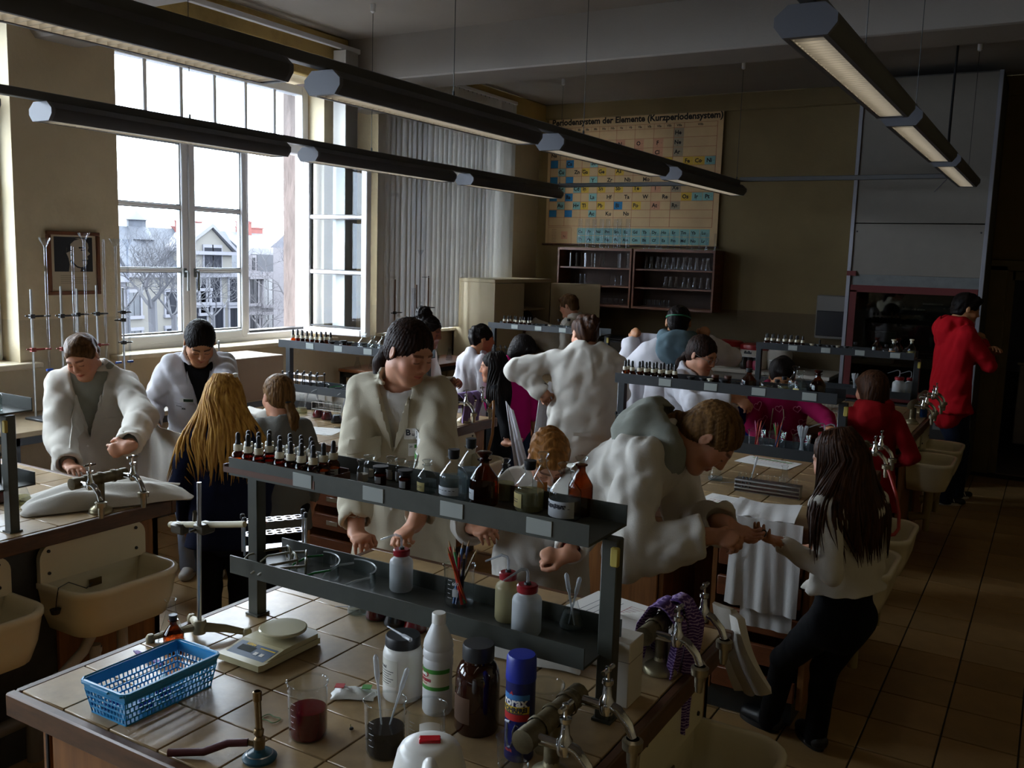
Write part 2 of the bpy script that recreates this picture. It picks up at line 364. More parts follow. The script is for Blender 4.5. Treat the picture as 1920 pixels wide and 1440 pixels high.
def window(k, y0, y1, opened=False):
    b = MB(); rectframe(b, y0, y1, 1.2, 3.36, .075, XF-.04, XF+.05)
    b.box((XF-.04, y0+.07, 2.78), (XF+.06, y1-.07, 2.88), 0, None, .01)
    b.box((XF-.06, y0+.07, 1.19), (XF+.08, y1-.07, 1.27), 0, None, .01)
    r = struct(b.obj('window_%d' % k, PVC))
    w_ = (y1-y0)
    n = 6; hh = MB()
    g0, g1 = y0+.07, y1-.07
    for i in range(1, n): hh.box((XF-.01, g0+(g1-g0)*i/n-.017, 2.87), (XF+.04, g0+(g1-g0)*i/n+.017, 3.3), 0, None, .006)
    hh.obj('glazing_bar', PVC, r)
    for i in range(n): MB().box((XF+.012, g0+(g1-g0)*i/n+.012, 2.87), (XF+.017, g0+(g1-g0)*(i+1)/n-.012, 3.3)).obj('pane', PANE, r, smooth=False)
    s1 = y0+.31*w_+.06; s2 = y0+.645*w_
    m_ = (4.88-4.16)/2.06*w_+y0; e_ = (5.5-4.16)/2.06*w_+y0
    sash(r, y0+.03, m_-.003, 1.24, 2.80, m_-.05); sash(r, m_+.003, e_-.03, 1.24, 2.80, m_+.05)
    MB().box((XF-.04, e_-.035, 1.25), (XF+.05, e_+.02, 2.85), 0, None, .008).obj('mullion', PVC, r)
    MB().box((XF-.03, m_-.03, 1.25), (XF+.03, m_+.03, 2.85), 0, None, .008).obj('mullion', PVC, r)
    if not opened: sash(r, e_+.01, y1-.03, 1.24, 2.80)
    else:
        T = MX.Translation((XF+.09, y1-.04, 0)) @ MX.Rotation(math.radians(93), 4, 'Z') @ MX.Translation((-XF-.09, -y1+.03, 0))
        sash(r, e_+.01, y1-.03, 1.24, 2.80, None, (1.785, 2.255), T)
        b = MB(); b.box((XF-.04, e_+.02, 1.262), (XF+.052, y1-.07, 1.29)); b.obj('seal_strip', BLACK, r)
    return r
for k, (a_, b_) in enumerate(WIN): window(k+1, a_, b_, k == 3)
# vertical blinds
BL = mat('blind_fabric', 'd8d4cc', .9); t = BL.node_tree; tl = N(t, 'ShaderNodeBsdfTranslucent'); tl.inputs[0].default_value = (.72, .72, .74, 1); mx = N(t, 'ShaderNodeMixShader'); mx.inputs[0].default_value = .16
t.links.new(t.nodes['Principled BSDF'].outputs[0], mx.inputs[1]); t.links.new(tl.outputs[0], mx.inputs[2]); t.links.new(mx.outputs[0], t.nodes['Material Output'].inputs[0])
def slatmesh(h, w_): return MB().grid(lambda u, v: (w_*(u-.5), .008*math.sin(PI*u), -h*v), 4, 1, th=.0012).mesh('slat', BL)
bl = thing('vertical_blind', 'drawn vertical blind of pale fabric slats over the far window', 'blind', (XW+.13, 0, 0))
MB().box((-.02, 6.9, 3.66), (.02, 9.25, 3.695), 0, None, .004).obj('head_rail', PVC, bl)
sm_ = slatmesh(2.44, .1); rs = random.Random(3); y = 6.85; k = 0
while y < 9.22:
    a_ = math.radians(86 if y < 7.55 else rs.uniform(62, 80) if y < 8.6 else rs.uniform(50, 70))
    s_ = ob('slat', sm_, bl, (0, y, 3.655), a_ if not 7.16 < y < 7.2 else a_-.35); k += 1; y += .083
b = MB()
for i in range(k): b.tube([(0, 6.85+.083*i, 3.662), (0, 6.85+.083*i, 3.648)], .004, 5)
b.obj('slat_hook', GREYM, bl)['kind'] = 'stuff'
bb = thing('gathered_blind', 'vertical blind pulled aside into a bundle of slats by the open sash', 'blind', (XW+.2, 6.18, 0))
sm2 = slatmesh(2.38, .127)
for i in range(13): ob('slat', sm2, bb, (.004*math.sin(i), .006+.0145*i, 3.64), math.radians(-8 if i else 4))
MB().box((-.02, -2.1, 3.65), (.02, .3, 3.69), 0, None, .004).obj('head_rail', PVC, bb)
# door frame and hall things
DOORF = mat('brown_door_frame', '6a5a34', .4, var=.1)
b = MB(); b.box((-.62, YB-.04, 0), (-.44, YB+.22, 2.03), 0, None, .01); b.box((.6, YB-.04, 0), (.72, YB+.22, 2.03), 0, None, .01); b.box((-.62, YB-.04, 1.97), (.72, YB+.22, 2.08), 0, None, .01); b.box((-.46, YB+.05, 0), (-.38, YB+.16, 1.97)); b.box((-.4, YB+.05, 1.89), (.6, YB+.16, 1.97))
struct(b.obj('door_1', DOORF))
MB().box((-.38, YB+.02, 0), (.6, YB+.2, .012)).obj('threshold', HALLF, bpy.data.objects['door_1'])

# ================================================================ suspended strip lights
LAMP = mat('lamp_tube', (1.0, .86, .66), .5, emit=5)
LOUV = mat('lamp_louver', 'a8a6a0', .4)
HOUS = mat('lamp_housing_grey', '454447', .45, metal=.1, var=.08)
CAPM = mat('lamp_end_cap', '5c5d64', .45, metal=.1)
def lampmeshes():
    ln, hw = 1.70, .095
    pf = [(-hw, .0), (-hw, .055), (-.05, .09), (.05, .09), (hw, .055), (hw, 0), (.06, -.0), (.06, .035), (-.06, .035), (-.06, 0)]
    pf = [(-.068, -.012), (-hw, .022), (-hw, .05), (-.055, .085), (.055, .085), (hw, .05), (hw, .022), (.068, -.012), (.052, -.012), (.052, .04), (-.052, .04), (-.052, -.012)]
    Y = MX(((1, 0, 0, 0), (0, 0, 1, 0), (0, 1, 0, 0), (0, 0, 0, 1)))
    hous = MB().prism(pf, .02, ln-.02, 0, Y).mesh('housing', HOUS)
    cp = pf[:8]
    caps = MB().prism(cp, 0, .022, 0, Y).mesh('end_cap', CAPM)
    b = MB()
    for i in range(1, 44): b.box((-.052, i*ln/44-.0012, -.010), (.052, i*ln/44+.0012, .024))
    b.box((-.0515, .03, -.010), (-.048, ln-.03, .03)); b.box((.048, .03, -.010), (.0515, ln-.03, .03))
    lou = b.mesh('louver', LOUV, smooth=False)
    tube = MB().tube([(0, .06, .031), (0, ln-.06, .031)], .013, 8).mesh('lamp_tube', LAMP)
    return hous, caps, lou, tube
LM = lampmeshes()
RAIL = mat('light_rail_grey', '5a5a5a', .45, metal=.15)
rows = [(-.74, 2.655, [-.97, .99, 2.95, 4.91, 6.87], 'the right-hand row of strip lights'), (-2.67, 2.60, [-.97, .99, 2.95, 4.91, 6.87], 'the middle row of strip lights'), (-4.57, 2.585, [-.97, .99, 2.95, 4.91, 6.87], 'the window-side row of strip lights')]
ordn = ['frontmost of', 'first seen of', 'second of', 'third of', 'last of']
for x, z, ys_, nm in rows:
    for k, y in enumerate(ys_):
        if k == 1 and x > -1: y = .6
        
        t = thing('strip_light', 'lit grey strip light, '+ordn[k]+' '+nm, 'ceiling light', (x, y, z), 0, 'suspended strip lights')
        for n_, me in zip(('housing', 'end_cap', 'louver', 'lamp_tube'), LM):
            o = ob(n_, me, t)
            if n_ == 'louver': o['kind'] = 'stuff'
            if n_ == 'end_cap': ob(n_, me, t, (0, 1.678, 0))
    r = thing('light_rail', 'thin grey carrier rail along '+nm, 'rail', (x, 0, z+.088)); y1 = ys_[-1]+1.72
    MB().box((-.026, -1.1, 0), (.026, y1, .045), 0, None, .004).obj('rail', RAIL, r)
    for wy in (.6, 3.9, 5.35, 8.55) if x > -4 else (2.2, 3.9, 5.6, 8.65):
        q = ZC-z-.088; b = MB(); b.tube([(0, wy, .04), (0, wy, q-.02)], .0022, 5); b.lathe([(0, .04), (.008, .04), (.006, .07), (0, .07)], 6, 0, TR(0, wy, 0)); o = b.obj('suspension_wire', BLACK, r)
        MB().lathe([(0, q), (.018, q), (.018, q-.055), (.006, q-.065), (0, q-.065)][::-1], 10, 0, TR(0, wy, 0)).obj('ceiling_cup', PVC, o)
r = thing('cross_rail', 'grey cross rail joining the ends of the three light rows', 'rail', (0, 8.62, 2.69))
MB().box((-4.57, -.02, 0), (-2.68, .02, .04), 0, None, .004).box((-2.66, -.02, .03), (-.74, .02, .07), 0, None, .004).obj('rail', RAIL, r)
MB().tube([(-.9, 0, .03), (-.99, -.02, -.08)], .004, 5).obj('spur', RAIL, r)
t = thing('power_cable', 'dark cable dropping from the ceiling to the right light row', 'cable', (0, 0, 0))
MB().tube([(-.79, 7.5, 3.7), (-.785, 7.4, 3.3), (-.76, 7.15, 2.9), (-.73, 6.9, 2.74)], .009, 6).obj('cable', BLACK, t)
t = thing('smoke_detector', 'round white smoke detector on the ceiling near the hood', 'smoke detector', (-1.22, 7.8, ZC))
MB().lathe([(0, -.055), (.035, -.055), (.045, -.04), (.045, -.032), (.06, -.03), (.062, 0), (0, 0)], 20).obj('body', WHITE, t); MB().lathe([(.041, -.044), (.047, -.038), (.047, -.033), (.04, -.031)], 20).obj('vent_ring', BLACK, t)

# ================================================================ lab benches
BT = mat('bench_tile_glaze', 'b79a6e', .3, var=.25, scale=5, rnd=.1, bump=.04, col2='8d7656')
GR2 = mat('bench_grout', '3a3029', .9)
BEDGE = mat('bench_wood_edge', '5a3a22', .45, var=.45, scale=5, stretch=(1.5, 1.5, 6))
CER = mat('sink_ceramic', 'd9d0b4', .25, var=.05, scale=2)
DRAW = mat('drawer_red_brown_wood', '7a4426', .5, var=.25, scale=3, stretch=(3, 3, 14))
GAP_SHADE = mat('painted_gap_shade', '15110e', .9)
BW, BD, BH = 1.33, 1.37, .90
TX, TY = (BW-.05)/8, (BD-.05)/8
btm = MB().box((0, 0, -.01), (TX-.004, TY-.004, 0), 0, None, .0015).mesh('tile', BT)
def bench(x0, y0, label, L=False):
    r = thing('lab_bench', label, 'bench', (x0, y0, 0))
    b = MB(); b.box((.02, .025, .842), (BW-.02, BD-.025, BH-.005)); b.obj('tile_bed', GR2, r, smooth=False)
    b = MB()
    for a_, c_ in (((0, 0, BH-.058), (BW, .025, BH)), ((0, BD-.025, BH-.058), (BW, BD, BH)), ((0, .025, BH-.058), (.025, BD-.025, BH)), ((BW-.025, .025, BH-.058), (BW, BD-.025, BH))): b.box(a_, c_, 0, None, .004)
    b.obj('edge_strip', BEDGE, r)
    for i in range(8):
        for j in range(8): ob('tile', btm, r, (.027+i*TX, .027+j*TY, BH+.0015))
    b = MB(); b.box((.05, .06, .1), (.075, BD-.06, .842)); b.box((.05, BD-.085, .1), (BW-.05, BD-.06, .842)); b.box((BW-.075, .06, .1), (BW-.05, .52, .842)); b.box((BW-.075, BD-.52, .1), (BW-.05, BD-.06, .842))
    b.box((.62, .065, .1), (.64, .5, .842)); b.box((.86, .065, .1), (.88, .5, .842)); b.box((.07, .5, .1), (BW-.07, .52, .842)); b.box((.05, .06, .8), (BW-.05, .085, .842)); b.obj('carcass', WOODB, r, smooth=False)
    b = MB(); b.box((BW-.085, .52, .1), (BW-.065, BD-.52, .842)); b.box((.08, .1, 0), (BW-.1, BD-.1, .1)); b.obj('plinth', DARKM, r, smooth=False)  # dark end panel stands in for the shade of the open recess
    d = MB().box((.09, .055, .13), (.615, .075, .8), 0, None, .004).obj('cabinet_door', WOODB, r)
    MB().tube([(.555+.013*math.sin(a), .052, .69+(.035 if math.cos(a) > 0 else -.035)+.013*math.cos(a)) for a in [2*PI*i/16 for i in range(17)]], .0022, 5).obj('recessed_pull', STEEL, d)
    MB().box((.535, .0535, .775), (.55, .056, .79)).obj('lock', BLACK, d)
    MB().box((.065, .056, .12), (.072, .06, .84)).obj('edge_gap_shade', GAP_SHADE, r)  # solid dark strip, painted as the shade of the gap beside the door
    for i in range(5):
        z = .125+i*.137; d = MB().box((.89, .05, z), (BW-.085, .075, z+.085), 0, None, .003).obj('drawer', DRAW, r)
        if i in (2, 3): MB().box((1.02, .045, z+.03), (1.1, .0505, z+.055), 0, None, .002).obj('label_holder', STEEL, d)
    return r
benches = {}
for k, x0, y0, lb in (('R1', -2.05, 1.18, 'near tiled lab bench with blue basket, scale and beakers on it'), ('R2', -2.05, 3.74, 'middle tiled lab bench where two students trade something in front'), ('R3', -2.05, 6.31, 'far tiled lab bench beside the fume hood'),
                      ('L1', -4.46, 1.2, 'tiled lab bench with a folded white coat lying beside its taps'), ('L2', -4.46, 3.80, 'tiled lab bench behind the two girls, with red and blue flasks on it'), ('L3', -4.46, 6.37, 'far tiled lab bench in front of the cream cupboard')):
    benches[k] = bench(x0, y0, lb); benches[k]['group'] = 'tiled lab benches'
# shelf racks standing on the benches
def rack(k, x0, y0, label, m, top=1.335, low=1.055):
    r = thing('shelf_rack', label, 'shelf', (x0, y0, 0), 0, 'bench shelf racks'); w_ = 1.10; d = .205
    for px in (0, w_+.012):
        b = MB(); b.box((px-.02, d/2-.018, BH+.002), (px+.02, d/2+.018, top+.0), 0, None, .003); b.box((px-.024, d/2-.024, BH+.002), (px+.024, d/2+.024, BH+.008)); p = b.obj('post', m, r)
    for z in (top, low):
        b = MB(); b.box((-.0, .002, z), (w_, d-.002, z+.006)); b.box((-.0, 0, z), (w_, .004, z+.05)); b.box((0, d-.004, z), (w_, d, z+.05)); s_ = b.obj('shelf', m, r, smooth=False)
        if z == top:
            for i in range(4): MB().box((.24+.235*i, -.003, z+.007), (.305+.235*i, 0, z+.043), 0, None, .001).obj('label_plate', mat('label_plate_grey', '9aa09c', .4, metal=.2), s_)
    b = MB().box((w_+.018, d/2-.028, top-.06), (w_+.038, d/2-.015, top-.015), 0, None, .003); b.obj('end_clip', mat('yellowed_plastic', 'b8a650', .5), r)
    return r
RG2 = mat('blue_grey_steel', '35383b', .4, metal=.25, var=.12)
rack('R1', -1.925, 1.757, 'olive grey two-tier shelf on the near bench, full of reagent bottles', OLIVE)
rack('R2', -1.925, 4.33, 'dark grey two-tier shelf on the middle bench, droppers left and reagent bottles right', RG2)
rack('R3', -1.925, 6.89, 'dark two-tier shelf on the far bench in front of the fume hood', RG2)
rack('L2', -4.335, 4.385, 'grey two-tier shelf between the open window and the student in front', RG2)
rack('L3', -4.335, 6.95, 'dark two-tier shelf in front of the cream cupboard', RG2)
rack('L1', -4.335, 1.81, 'grey two-tier shelf cut off by the left edge of the picture', OLIVE)
# ceramic sinks hung on the bench ends
def rrect(x0, x1, y0, y1, r, n=5):              # back edge at x0 square, front corners rounded
    P = [(x0, y0)]
    P += [(x1-r+r*math.sin(a), y0+r-r*math.cos(a)) for a in [PI/2*i/n for i in range(n+1)]]
    P += [(x1-r+r*math.cos(a), y1-r+r*math.sin(a)) for a in [PI/2*i/n for i in range(n+1)]]
    return P+[(x0, y1)]
def loft(b, rings, mi=0, capa=True, capb=True):
    n = len(rings[0]); vs = [p for r in rings for p in r]
    fs = [(k*n+j, k*n+(j+1) % n, (k+1)*n+(j+1) % n, (k+1)*n+j) for k in range(len(rings)-1) for j in range(n)]
    if capa: fs.append(tuple(range(n))[::-1])
    if capb: fs.append(tuple((len(rings)-1)*n+j for j in range(n)))
    b.add(vs, fs, mi); return b
def sink_meshes():
    W, D = .46, .275
    def ring(i, z, r): return [(x, y, z) for x, y in rrect(i*.35, D-i, i, W-i, max(.02, r-i*.5))]
    b = MB(); loft(b, [ring(.075, -.20, .1), ring(.035, -.185, .1), ring(.015, -.12, .1), ring(.002, -.03, .1), ring(-.004, -.022, .1), ring(-.004, -.004, .1), ring(.0, 0, .1), ring(.012, .0, .1), ring(.02, -.006, .1), ring(.032, -.05, .1), ring(.05, -.15, .1), ring(.09, -.168, .1)])
    basin = b.mesh('basin', CER, ang=1.2)
    b = MB(); P = [(0, 0), (W, 0)]+[(W-.06+.06*math.cos(a), .15-.06+.06*math.sin(a)) for a in [PI/2*i/6 for i in range(7)]]+[(.06-.06*math.sin(a), .15-.06+.06*math.cos(a)) for a in [PI/2*i/6 for i in range(7)]]
    b.prism(P, 0, .022, 0, MX(((0, 0, 1, 0), (1, 0, 0, 0), (0, 1, 0, -.006), (0, 0, 0, 1))))
    back = b.mesh('splashback', CER)
    b = MB()
    for y in (.035, W-.045):
        for z in (.03, .115): b.lathe([(0, .006), (.006, .005), (.007, 0)][::-1], 8, 0, TR(.022, y, z, 0, 0, PI/2))
    holes = b.mesh('bolt', BLACK)
    b = MB(); b.box((.016, .20, -.075), (.022, .255, -.045), 0, None, .002); grid_ = b.mesh('overflow_plate', mat('tarnished_brass', '6b5a3a', .4, metal=.8))
    return basin, back, holes, grid_
SM = sink_meshes(); PIPE = mat('grey_plastic_pipe', 'a7a49c', .5, var=.1); PIPED = mat('dark_grey_pipe', '5a5854', .5)
def sink(x, yc, label, full=False):
    r = thing('sink', label, 'sink', (x, yc-.23, .70), 0, 'ceramic bench sinks')
    for n_, m_ in zip(('basin', 'splashback', 'bolt', 'overflow_plate'), SM):
        o = ob(n_, m_, r)
        if n_ == 'bolt': o['kind'] = 'stuff'
    if full:
        b = MB(); b.tube([(.13, .26, -.19), (.13, .26, -.30)]+[(.13, .20+.06*math.cos(a), -.31-.06*math.sin(a)) for a in [PI*i/8 for i in range(9)]]+[(.13, .14, -.26)], .021, 12); b.tube([(.13, .145, -.19), (.13, .09, -.27), (.12, -.0, -.34)], .02, 12); b.lathe([(.025, 0), (.025, .02)], 12, 0, TR(.13, .26, -.225)); b.lathe([(.025, 0), (.025, .02)], 12, 0, TR(.13, .14, -.29))
        b.obj('drain_trap', PIPE, r)
        b = MB(); b.tube([(.12, .005, -.335), (.11, -.1, -.42)], .026, 12); b.tube([(.11, -.1, -.36), (.11, -.1, -.62)], .03, 12); b.tube([(.11, -.1, -.45), (.1, -.26, -.46)], .026, 12); b.lathe([(.036, 0), (.036, .03), (0, .03)], 14, 0, TR(.11, -.1, -.37)); b.obj('waste_pipe', PIPED, r)
        MB().tube([(.02, .215, -.06), (.06, .16, -.058), (.1, .06, .004), (.13, .0, .006), (.135, -.012, -.03), (.13, -.014, -.075)], .002, 5).obj('plug_chain', BLACK, r)
        MB().lathe([(0, 0), (.015, 0), (.02, .018), (0, .02)], 10, 0, TR(.125, -.012, -.09)).obj('plug', BLACK, r)
    else:
        b = MB(); b.tube([(.13, .24, -.19), (.13, .24, -.34), (.12, .24, -.40), (.02, .24, -.42)], .03, 10); b.tube([(.13, .24, -.30), (.13, .24, -.5)], .022, 10); b.obj('waste_pipe', mat('yellowed_pipe', '8f7f55', .5), r)
    return r
sink(-.768, 2.15, 'ceramic sink at the bottom edge of the picture, cut off by it')
sink(-.768, 4.14, 'pale ceramic sink right behind the girl in the white jumper, nearer of that pair')
sink(-.768, 4.72, 'pale ceramic sink with a red hose hanging into it'); sink(-.768, 6.71, 'pale ceramic sink on the far bench, the nearer of its two')
sink(-.768, 7.28, 'pale ceramic sink on the far bench, closest to the doorway')
sink(-3.178, 2.2, 'ceramic sink with a plug chain and a white U-bend trap below', True); sink(-3.178, 1.63, 'ceramic sink cut off by the left edge of the picture')
sink(-3.178, 4.72, 'ceramic sink beside the brown rubber hose, behind the coated student')
# taps
VERD = mat('tarnished_pipe', '6d6248', .5, metal=.5, var=.35, scale=30); BRASS = mat('worn_chrome_brass', 'a8a08a', .3, metal=.8, var=.2, scale=30)
def tap_unit(x, y, label, hx_=0):
    r = thing('tap_pair', label, 'tap', (x, y, BH+.003))
    MB().lathe([(.046, 0), (.046, .006), (.04, .016), (.018, .03), (.016, .04)], 20).obj('flange', mat('aged_flange', '9a9072', .35, metal=.6), r)
    b = MB(); b.tube([(0, 0, .02), (0, 0, .135)], .0165, 12)
    b.tube([(0, -.10, .135), (0, .10, .135)], .022, 12); b.lathe([(.0, -.012), (.024, -.006), (.024, .024), (.0, .03)], 12, 0, TR(0, -.1, .135, 0, PI/2)); b.lathe([(.0, -.012), (.024, -.006), (.024, .024), (.0, .03)], 12, 0, TR(0, .11, .135, 0, PI/2))
    for q in (-.06, 0, .06): b.lathe([(.025, -.007), (.027, 0), (.025, .007)], 12, 0, TR(0, q, .135, 0, PI/2))
    b.obj('standpipe', VERD, r)
    for q in (-.095, .095):
        b = MB(); b.tube([(.005, q, .135), (.075, q, .135)], [.012, .01], 10); b.lathe([(.013, 0), (.016, .01), (.016, .03), (.01, .04), (.008, .062), (.012, .066), (.012, .074), (0, .076)], 12, 0, TR(.075, q, .12)); b.tube([(.075, q, .142), (.1, q, .135), (.125, q, .11), (.135, q, .085)], [.011, .011, .01, .01], 10); t_ = b.obj('tap_body', CHROME, r)
        b = MB(); b.tube([(.075, q, .19), (.075, q, .215)], .004, 8); b.tube([(.075, q-.024, .216), (.075, q+.024, .216)], .0052, 8); b.lathe([(0, 0), (.007, .002), (.007, .01), (0, .012)], 8, 0, TR(.075, q, .212)); b.obj('tap_handle', CHROME, t_)
        b = MB(); b.lathe([(.011, -.03), (.012, 0), (.021, .002), (.022, .02), (.014, .024)], 14, 0, TR(.136, q, .06)); b.lathe([(.009, -.04), (.011, 0)], 10, 0, TR(.136, q, .058)); b.obj('hose_nozzle', BRASS, t_)
    return r
tap_unit(-.80, 2.17, 'pair of chrome taps draped with a purple cloth'); tap_unit(-.80, 1.57, 'pair of chrome taps in front of upturned small beakers at the near bench corner')
tap_unit(-.80, 4.95, 'pair of chrome taps behind the long-haired girl, further one on the middle bench'); tap_unit(-.80, 4.17, 'pair of blue-grey taps beside the hair of the girl in the white jumper')
tap_unit(-.80, 6.85, 'pair of chrome taps beside the blue soap bottle'); tap_unit(-.80, 7.42, 'pair of chrome taps in front of the tall teen in red')
tap_unit(-3.20, 2.26, 'pair of taps on a brown pipe above the folded white coat'); tap_unit(-3.22, 4.9, 'pair of taps with a lilac cloth and brown hose hanging on them')

# ================================================================ outside: street houses and bare trees
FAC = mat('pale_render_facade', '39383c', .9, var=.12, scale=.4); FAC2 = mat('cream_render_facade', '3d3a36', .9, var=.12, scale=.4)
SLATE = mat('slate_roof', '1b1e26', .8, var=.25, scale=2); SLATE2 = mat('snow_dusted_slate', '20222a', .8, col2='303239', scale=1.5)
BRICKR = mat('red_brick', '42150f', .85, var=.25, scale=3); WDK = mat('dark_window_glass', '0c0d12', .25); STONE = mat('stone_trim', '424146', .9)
struct(box_obj('ground', (-160, -60, -12.4), (-6.3, 260, -12), mat('street_ground', '4a4a4c', .9, var=.3, scale=.3)))
XB_ = -75
def pyz(n): return n
def facade(name, label, y0, y1, z1, m, wins, dep=9, x=XB_):
    r = thing(name, label, 'house', (x, y0, -12))
    b = MB().box((-dep, 0, 0), (0, y1-y0, z1+12)); b.obj('wall', m, r, smooth=False)
    b = MB(); b.box((0, 0, z1+11.6), (.5, y1-y0, z1+12.1)); b.obj('cornice', STONE, r, smooth=False)
    for (wy, wz, ww, wh) in wins:
        b = MB(); yy = wy-y0; zz = wz+12
        b.box((0, yy-.18, zz-.25), (.16, yy, zz+wh+.1)); b.box((0, yy+ww, zz-.25), (.16, yy+ww+.18, zz+wh+.1)); b.box((0, yy-.25, zz+wh), (.24, yy+ww+.25, zz+wh+.3)); b.box((0, yy-.25, zz-.3), (.3, yy+ww+.25, zz))
        f = b.obj('window', STONE, r, smooth=False)
        MB().box((.02, yy, zz), (.06, yy+ww, zz+wh)).box((.05, yy+ww/2-.05, zz), (.1, yy+ww/2+.05, zz+wh)).obj('pane', WDK, f, smooth=False)
    return r
GY0, GY1 = 62.374, 68.635
EV = -0.478
def chimney(r, y, z0, z1, w_, x=-3):
    c = MB().box((x-.5, y-w_/2, z0), (x+.5, y+w_/2, z1)).box((x-.56, y-w_/2-.06, z1), (x+.56, y+w_/2+.06, z1+.15)).obj('chimney', BRICKR, r, smooth=False)
    MB().lathe([(.16, z1+.1), (.14, z1+.9), (0, z1+.9)], 8, 0, TR(x, y, 0)).obj('chimney_pot', STONE, c); return c
def roof(r, y0, y1, z0, z1, m, dep=9):
    b = MB(); b.prism([(.4, z0), (-3.2, z1), (-dep+3, z1), (-dep-.4, z0)][::-1], y0, y1, 0, MX(((1, 0, 0, 0), (0, 0, 1, 0), (0, 1, 0, 0), (0, 0, 0, 1)))); return b.obj('roof', m, r, smooth=False)
ws = [(64.326, -3.426, 1.3, 2.4), (66.168, -3.473, 1.3, 2.5), (68.722, -3.537, 1.3, 2.5), (66.472, -6.229, 1.4, 2.2), (68.757, -6.343, 1.4, 2.2), (64.278, -6.119, 1.4, 2.2)]
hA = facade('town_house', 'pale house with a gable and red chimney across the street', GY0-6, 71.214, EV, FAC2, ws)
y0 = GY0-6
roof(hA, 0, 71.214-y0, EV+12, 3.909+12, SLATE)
# gable block
g0, g1 = GY0-y0, GY1-y0; ge = 1.727+12; gt = 4.025+12
MB().prism([(g0, EV+12), (g1, EV+12), (g1, ge), ((g0+g1)/2+.4, gt), (g0, ge)], -2.5, .6, 0, MX(((0, 0, 1, 0), (1, 0, 0, 0), (0, 1, 0, 0), (0, 0, 0, 1)))).obj('gable', FAC2, hA, smooth=False)
b = MB(); b.prism([(g0-.4, ge-.1), ((g0+g1)/2+.4, gt+.1), (g1+.5, ge-.1), (g1+.5, ge+.25), ((g0+g1)/2+.4, gt+.5), (g0-.4, ge+.25)], -3, .95, 0, MX(((0, 0, 1, 0), (1, 0, 0, 0), (0, 1, 0, 0), (0, 0, 0, 1)))); b.box((.5, g0-.3, ge-.35), (1.0, g1+.4, ge)); b.obj('gable_cornice', STONE, hA, smooth=False)
for px in (374, 391):
    yy = {0: 0, 374: 64.931, 391: 66.090}[px]-y0; zz = -0.106+12
    f = MB().box((.6, yy-.15, zz-.2), (.75, yy+1.15, zz+2.5)).obj('window', STONE, hA, smooth=False); MB().box((.74, yy, zz), (.8, yy+1, zz+2.2)).obj('pane', WDK, f, smooth=False)
chimney(hA, 66.147-y0, 3.609+10, 4.625+12, 2.6); chimney(hA, 64.858-y0, 3.558+10, 4.034+12, .9)
ws = [(73.564, -3.950, 1.5, 3.3), (71.547, -3.723, 1.2, 3.2), (73.541, -6.641, 1.5, 1.6), (71.517, -6.539, 1.4, 1.6)]
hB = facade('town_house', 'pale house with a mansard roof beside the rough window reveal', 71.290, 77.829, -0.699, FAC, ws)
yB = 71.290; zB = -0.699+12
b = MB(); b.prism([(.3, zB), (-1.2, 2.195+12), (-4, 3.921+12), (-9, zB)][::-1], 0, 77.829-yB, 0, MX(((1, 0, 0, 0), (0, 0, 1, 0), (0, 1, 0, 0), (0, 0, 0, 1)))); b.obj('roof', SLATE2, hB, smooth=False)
b = MB(); b.box((-3, 72.659-yB, -0.353+12), (.1, 75.107-yB, 1.545+12)); b.obj('dormer', SLATE, hB, smooth=False)
f = MB().box((-.5, 71.662-yB, -0.244+12), (.25, 72.428-yB, 1.459+12)).obj('window', STONE, hB, smooth=False); MB().box((.2, 71.777-yB, -0.130+12), (.3, 72.197-yB, 1.176+12)).obj('pane', WDK, f, smooth=False)
chimney(hB, 74.649-yB, zB+1, 4.976+12, 1.4, -4); chimney(hB, 75.855-yB, zB+1, 4.394+12, 3.2, -4.4)
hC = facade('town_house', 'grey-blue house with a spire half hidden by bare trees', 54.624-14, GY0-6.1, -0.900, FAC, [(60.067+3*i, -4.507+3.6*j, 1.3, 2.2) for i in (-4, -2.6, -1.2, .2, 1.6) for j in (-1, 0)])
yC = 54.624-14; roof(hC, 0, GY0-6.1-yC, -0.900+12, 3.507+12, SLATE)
sp = 60.050-yC; s0 = 3.472+12; s1 = 5.541+12; h_ = s1-s0
MB().lathe([(1.7, s0-.8), (1.0, s0+.2*h_), (.9, s0+.22*h_), (.9, s0+.5*h_), (1.25, s0+.52*h_), (.0, s1)], 8, 0, TR(-3.2, sp, 0)).obj('spire', SLATE, hC)
chimney(hC, 55.760-yC, s0-1, 4.174+12, 3.4, -3.2)
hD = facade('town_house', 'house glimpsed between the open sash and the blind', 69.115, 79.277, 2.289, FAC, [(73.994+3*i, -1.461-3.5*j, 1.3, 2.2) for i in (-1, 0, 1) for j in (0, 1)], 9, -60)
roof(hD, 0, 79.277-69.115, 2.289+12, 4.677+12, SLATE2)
BARK = mat('bare_branches', '17161a', .95)
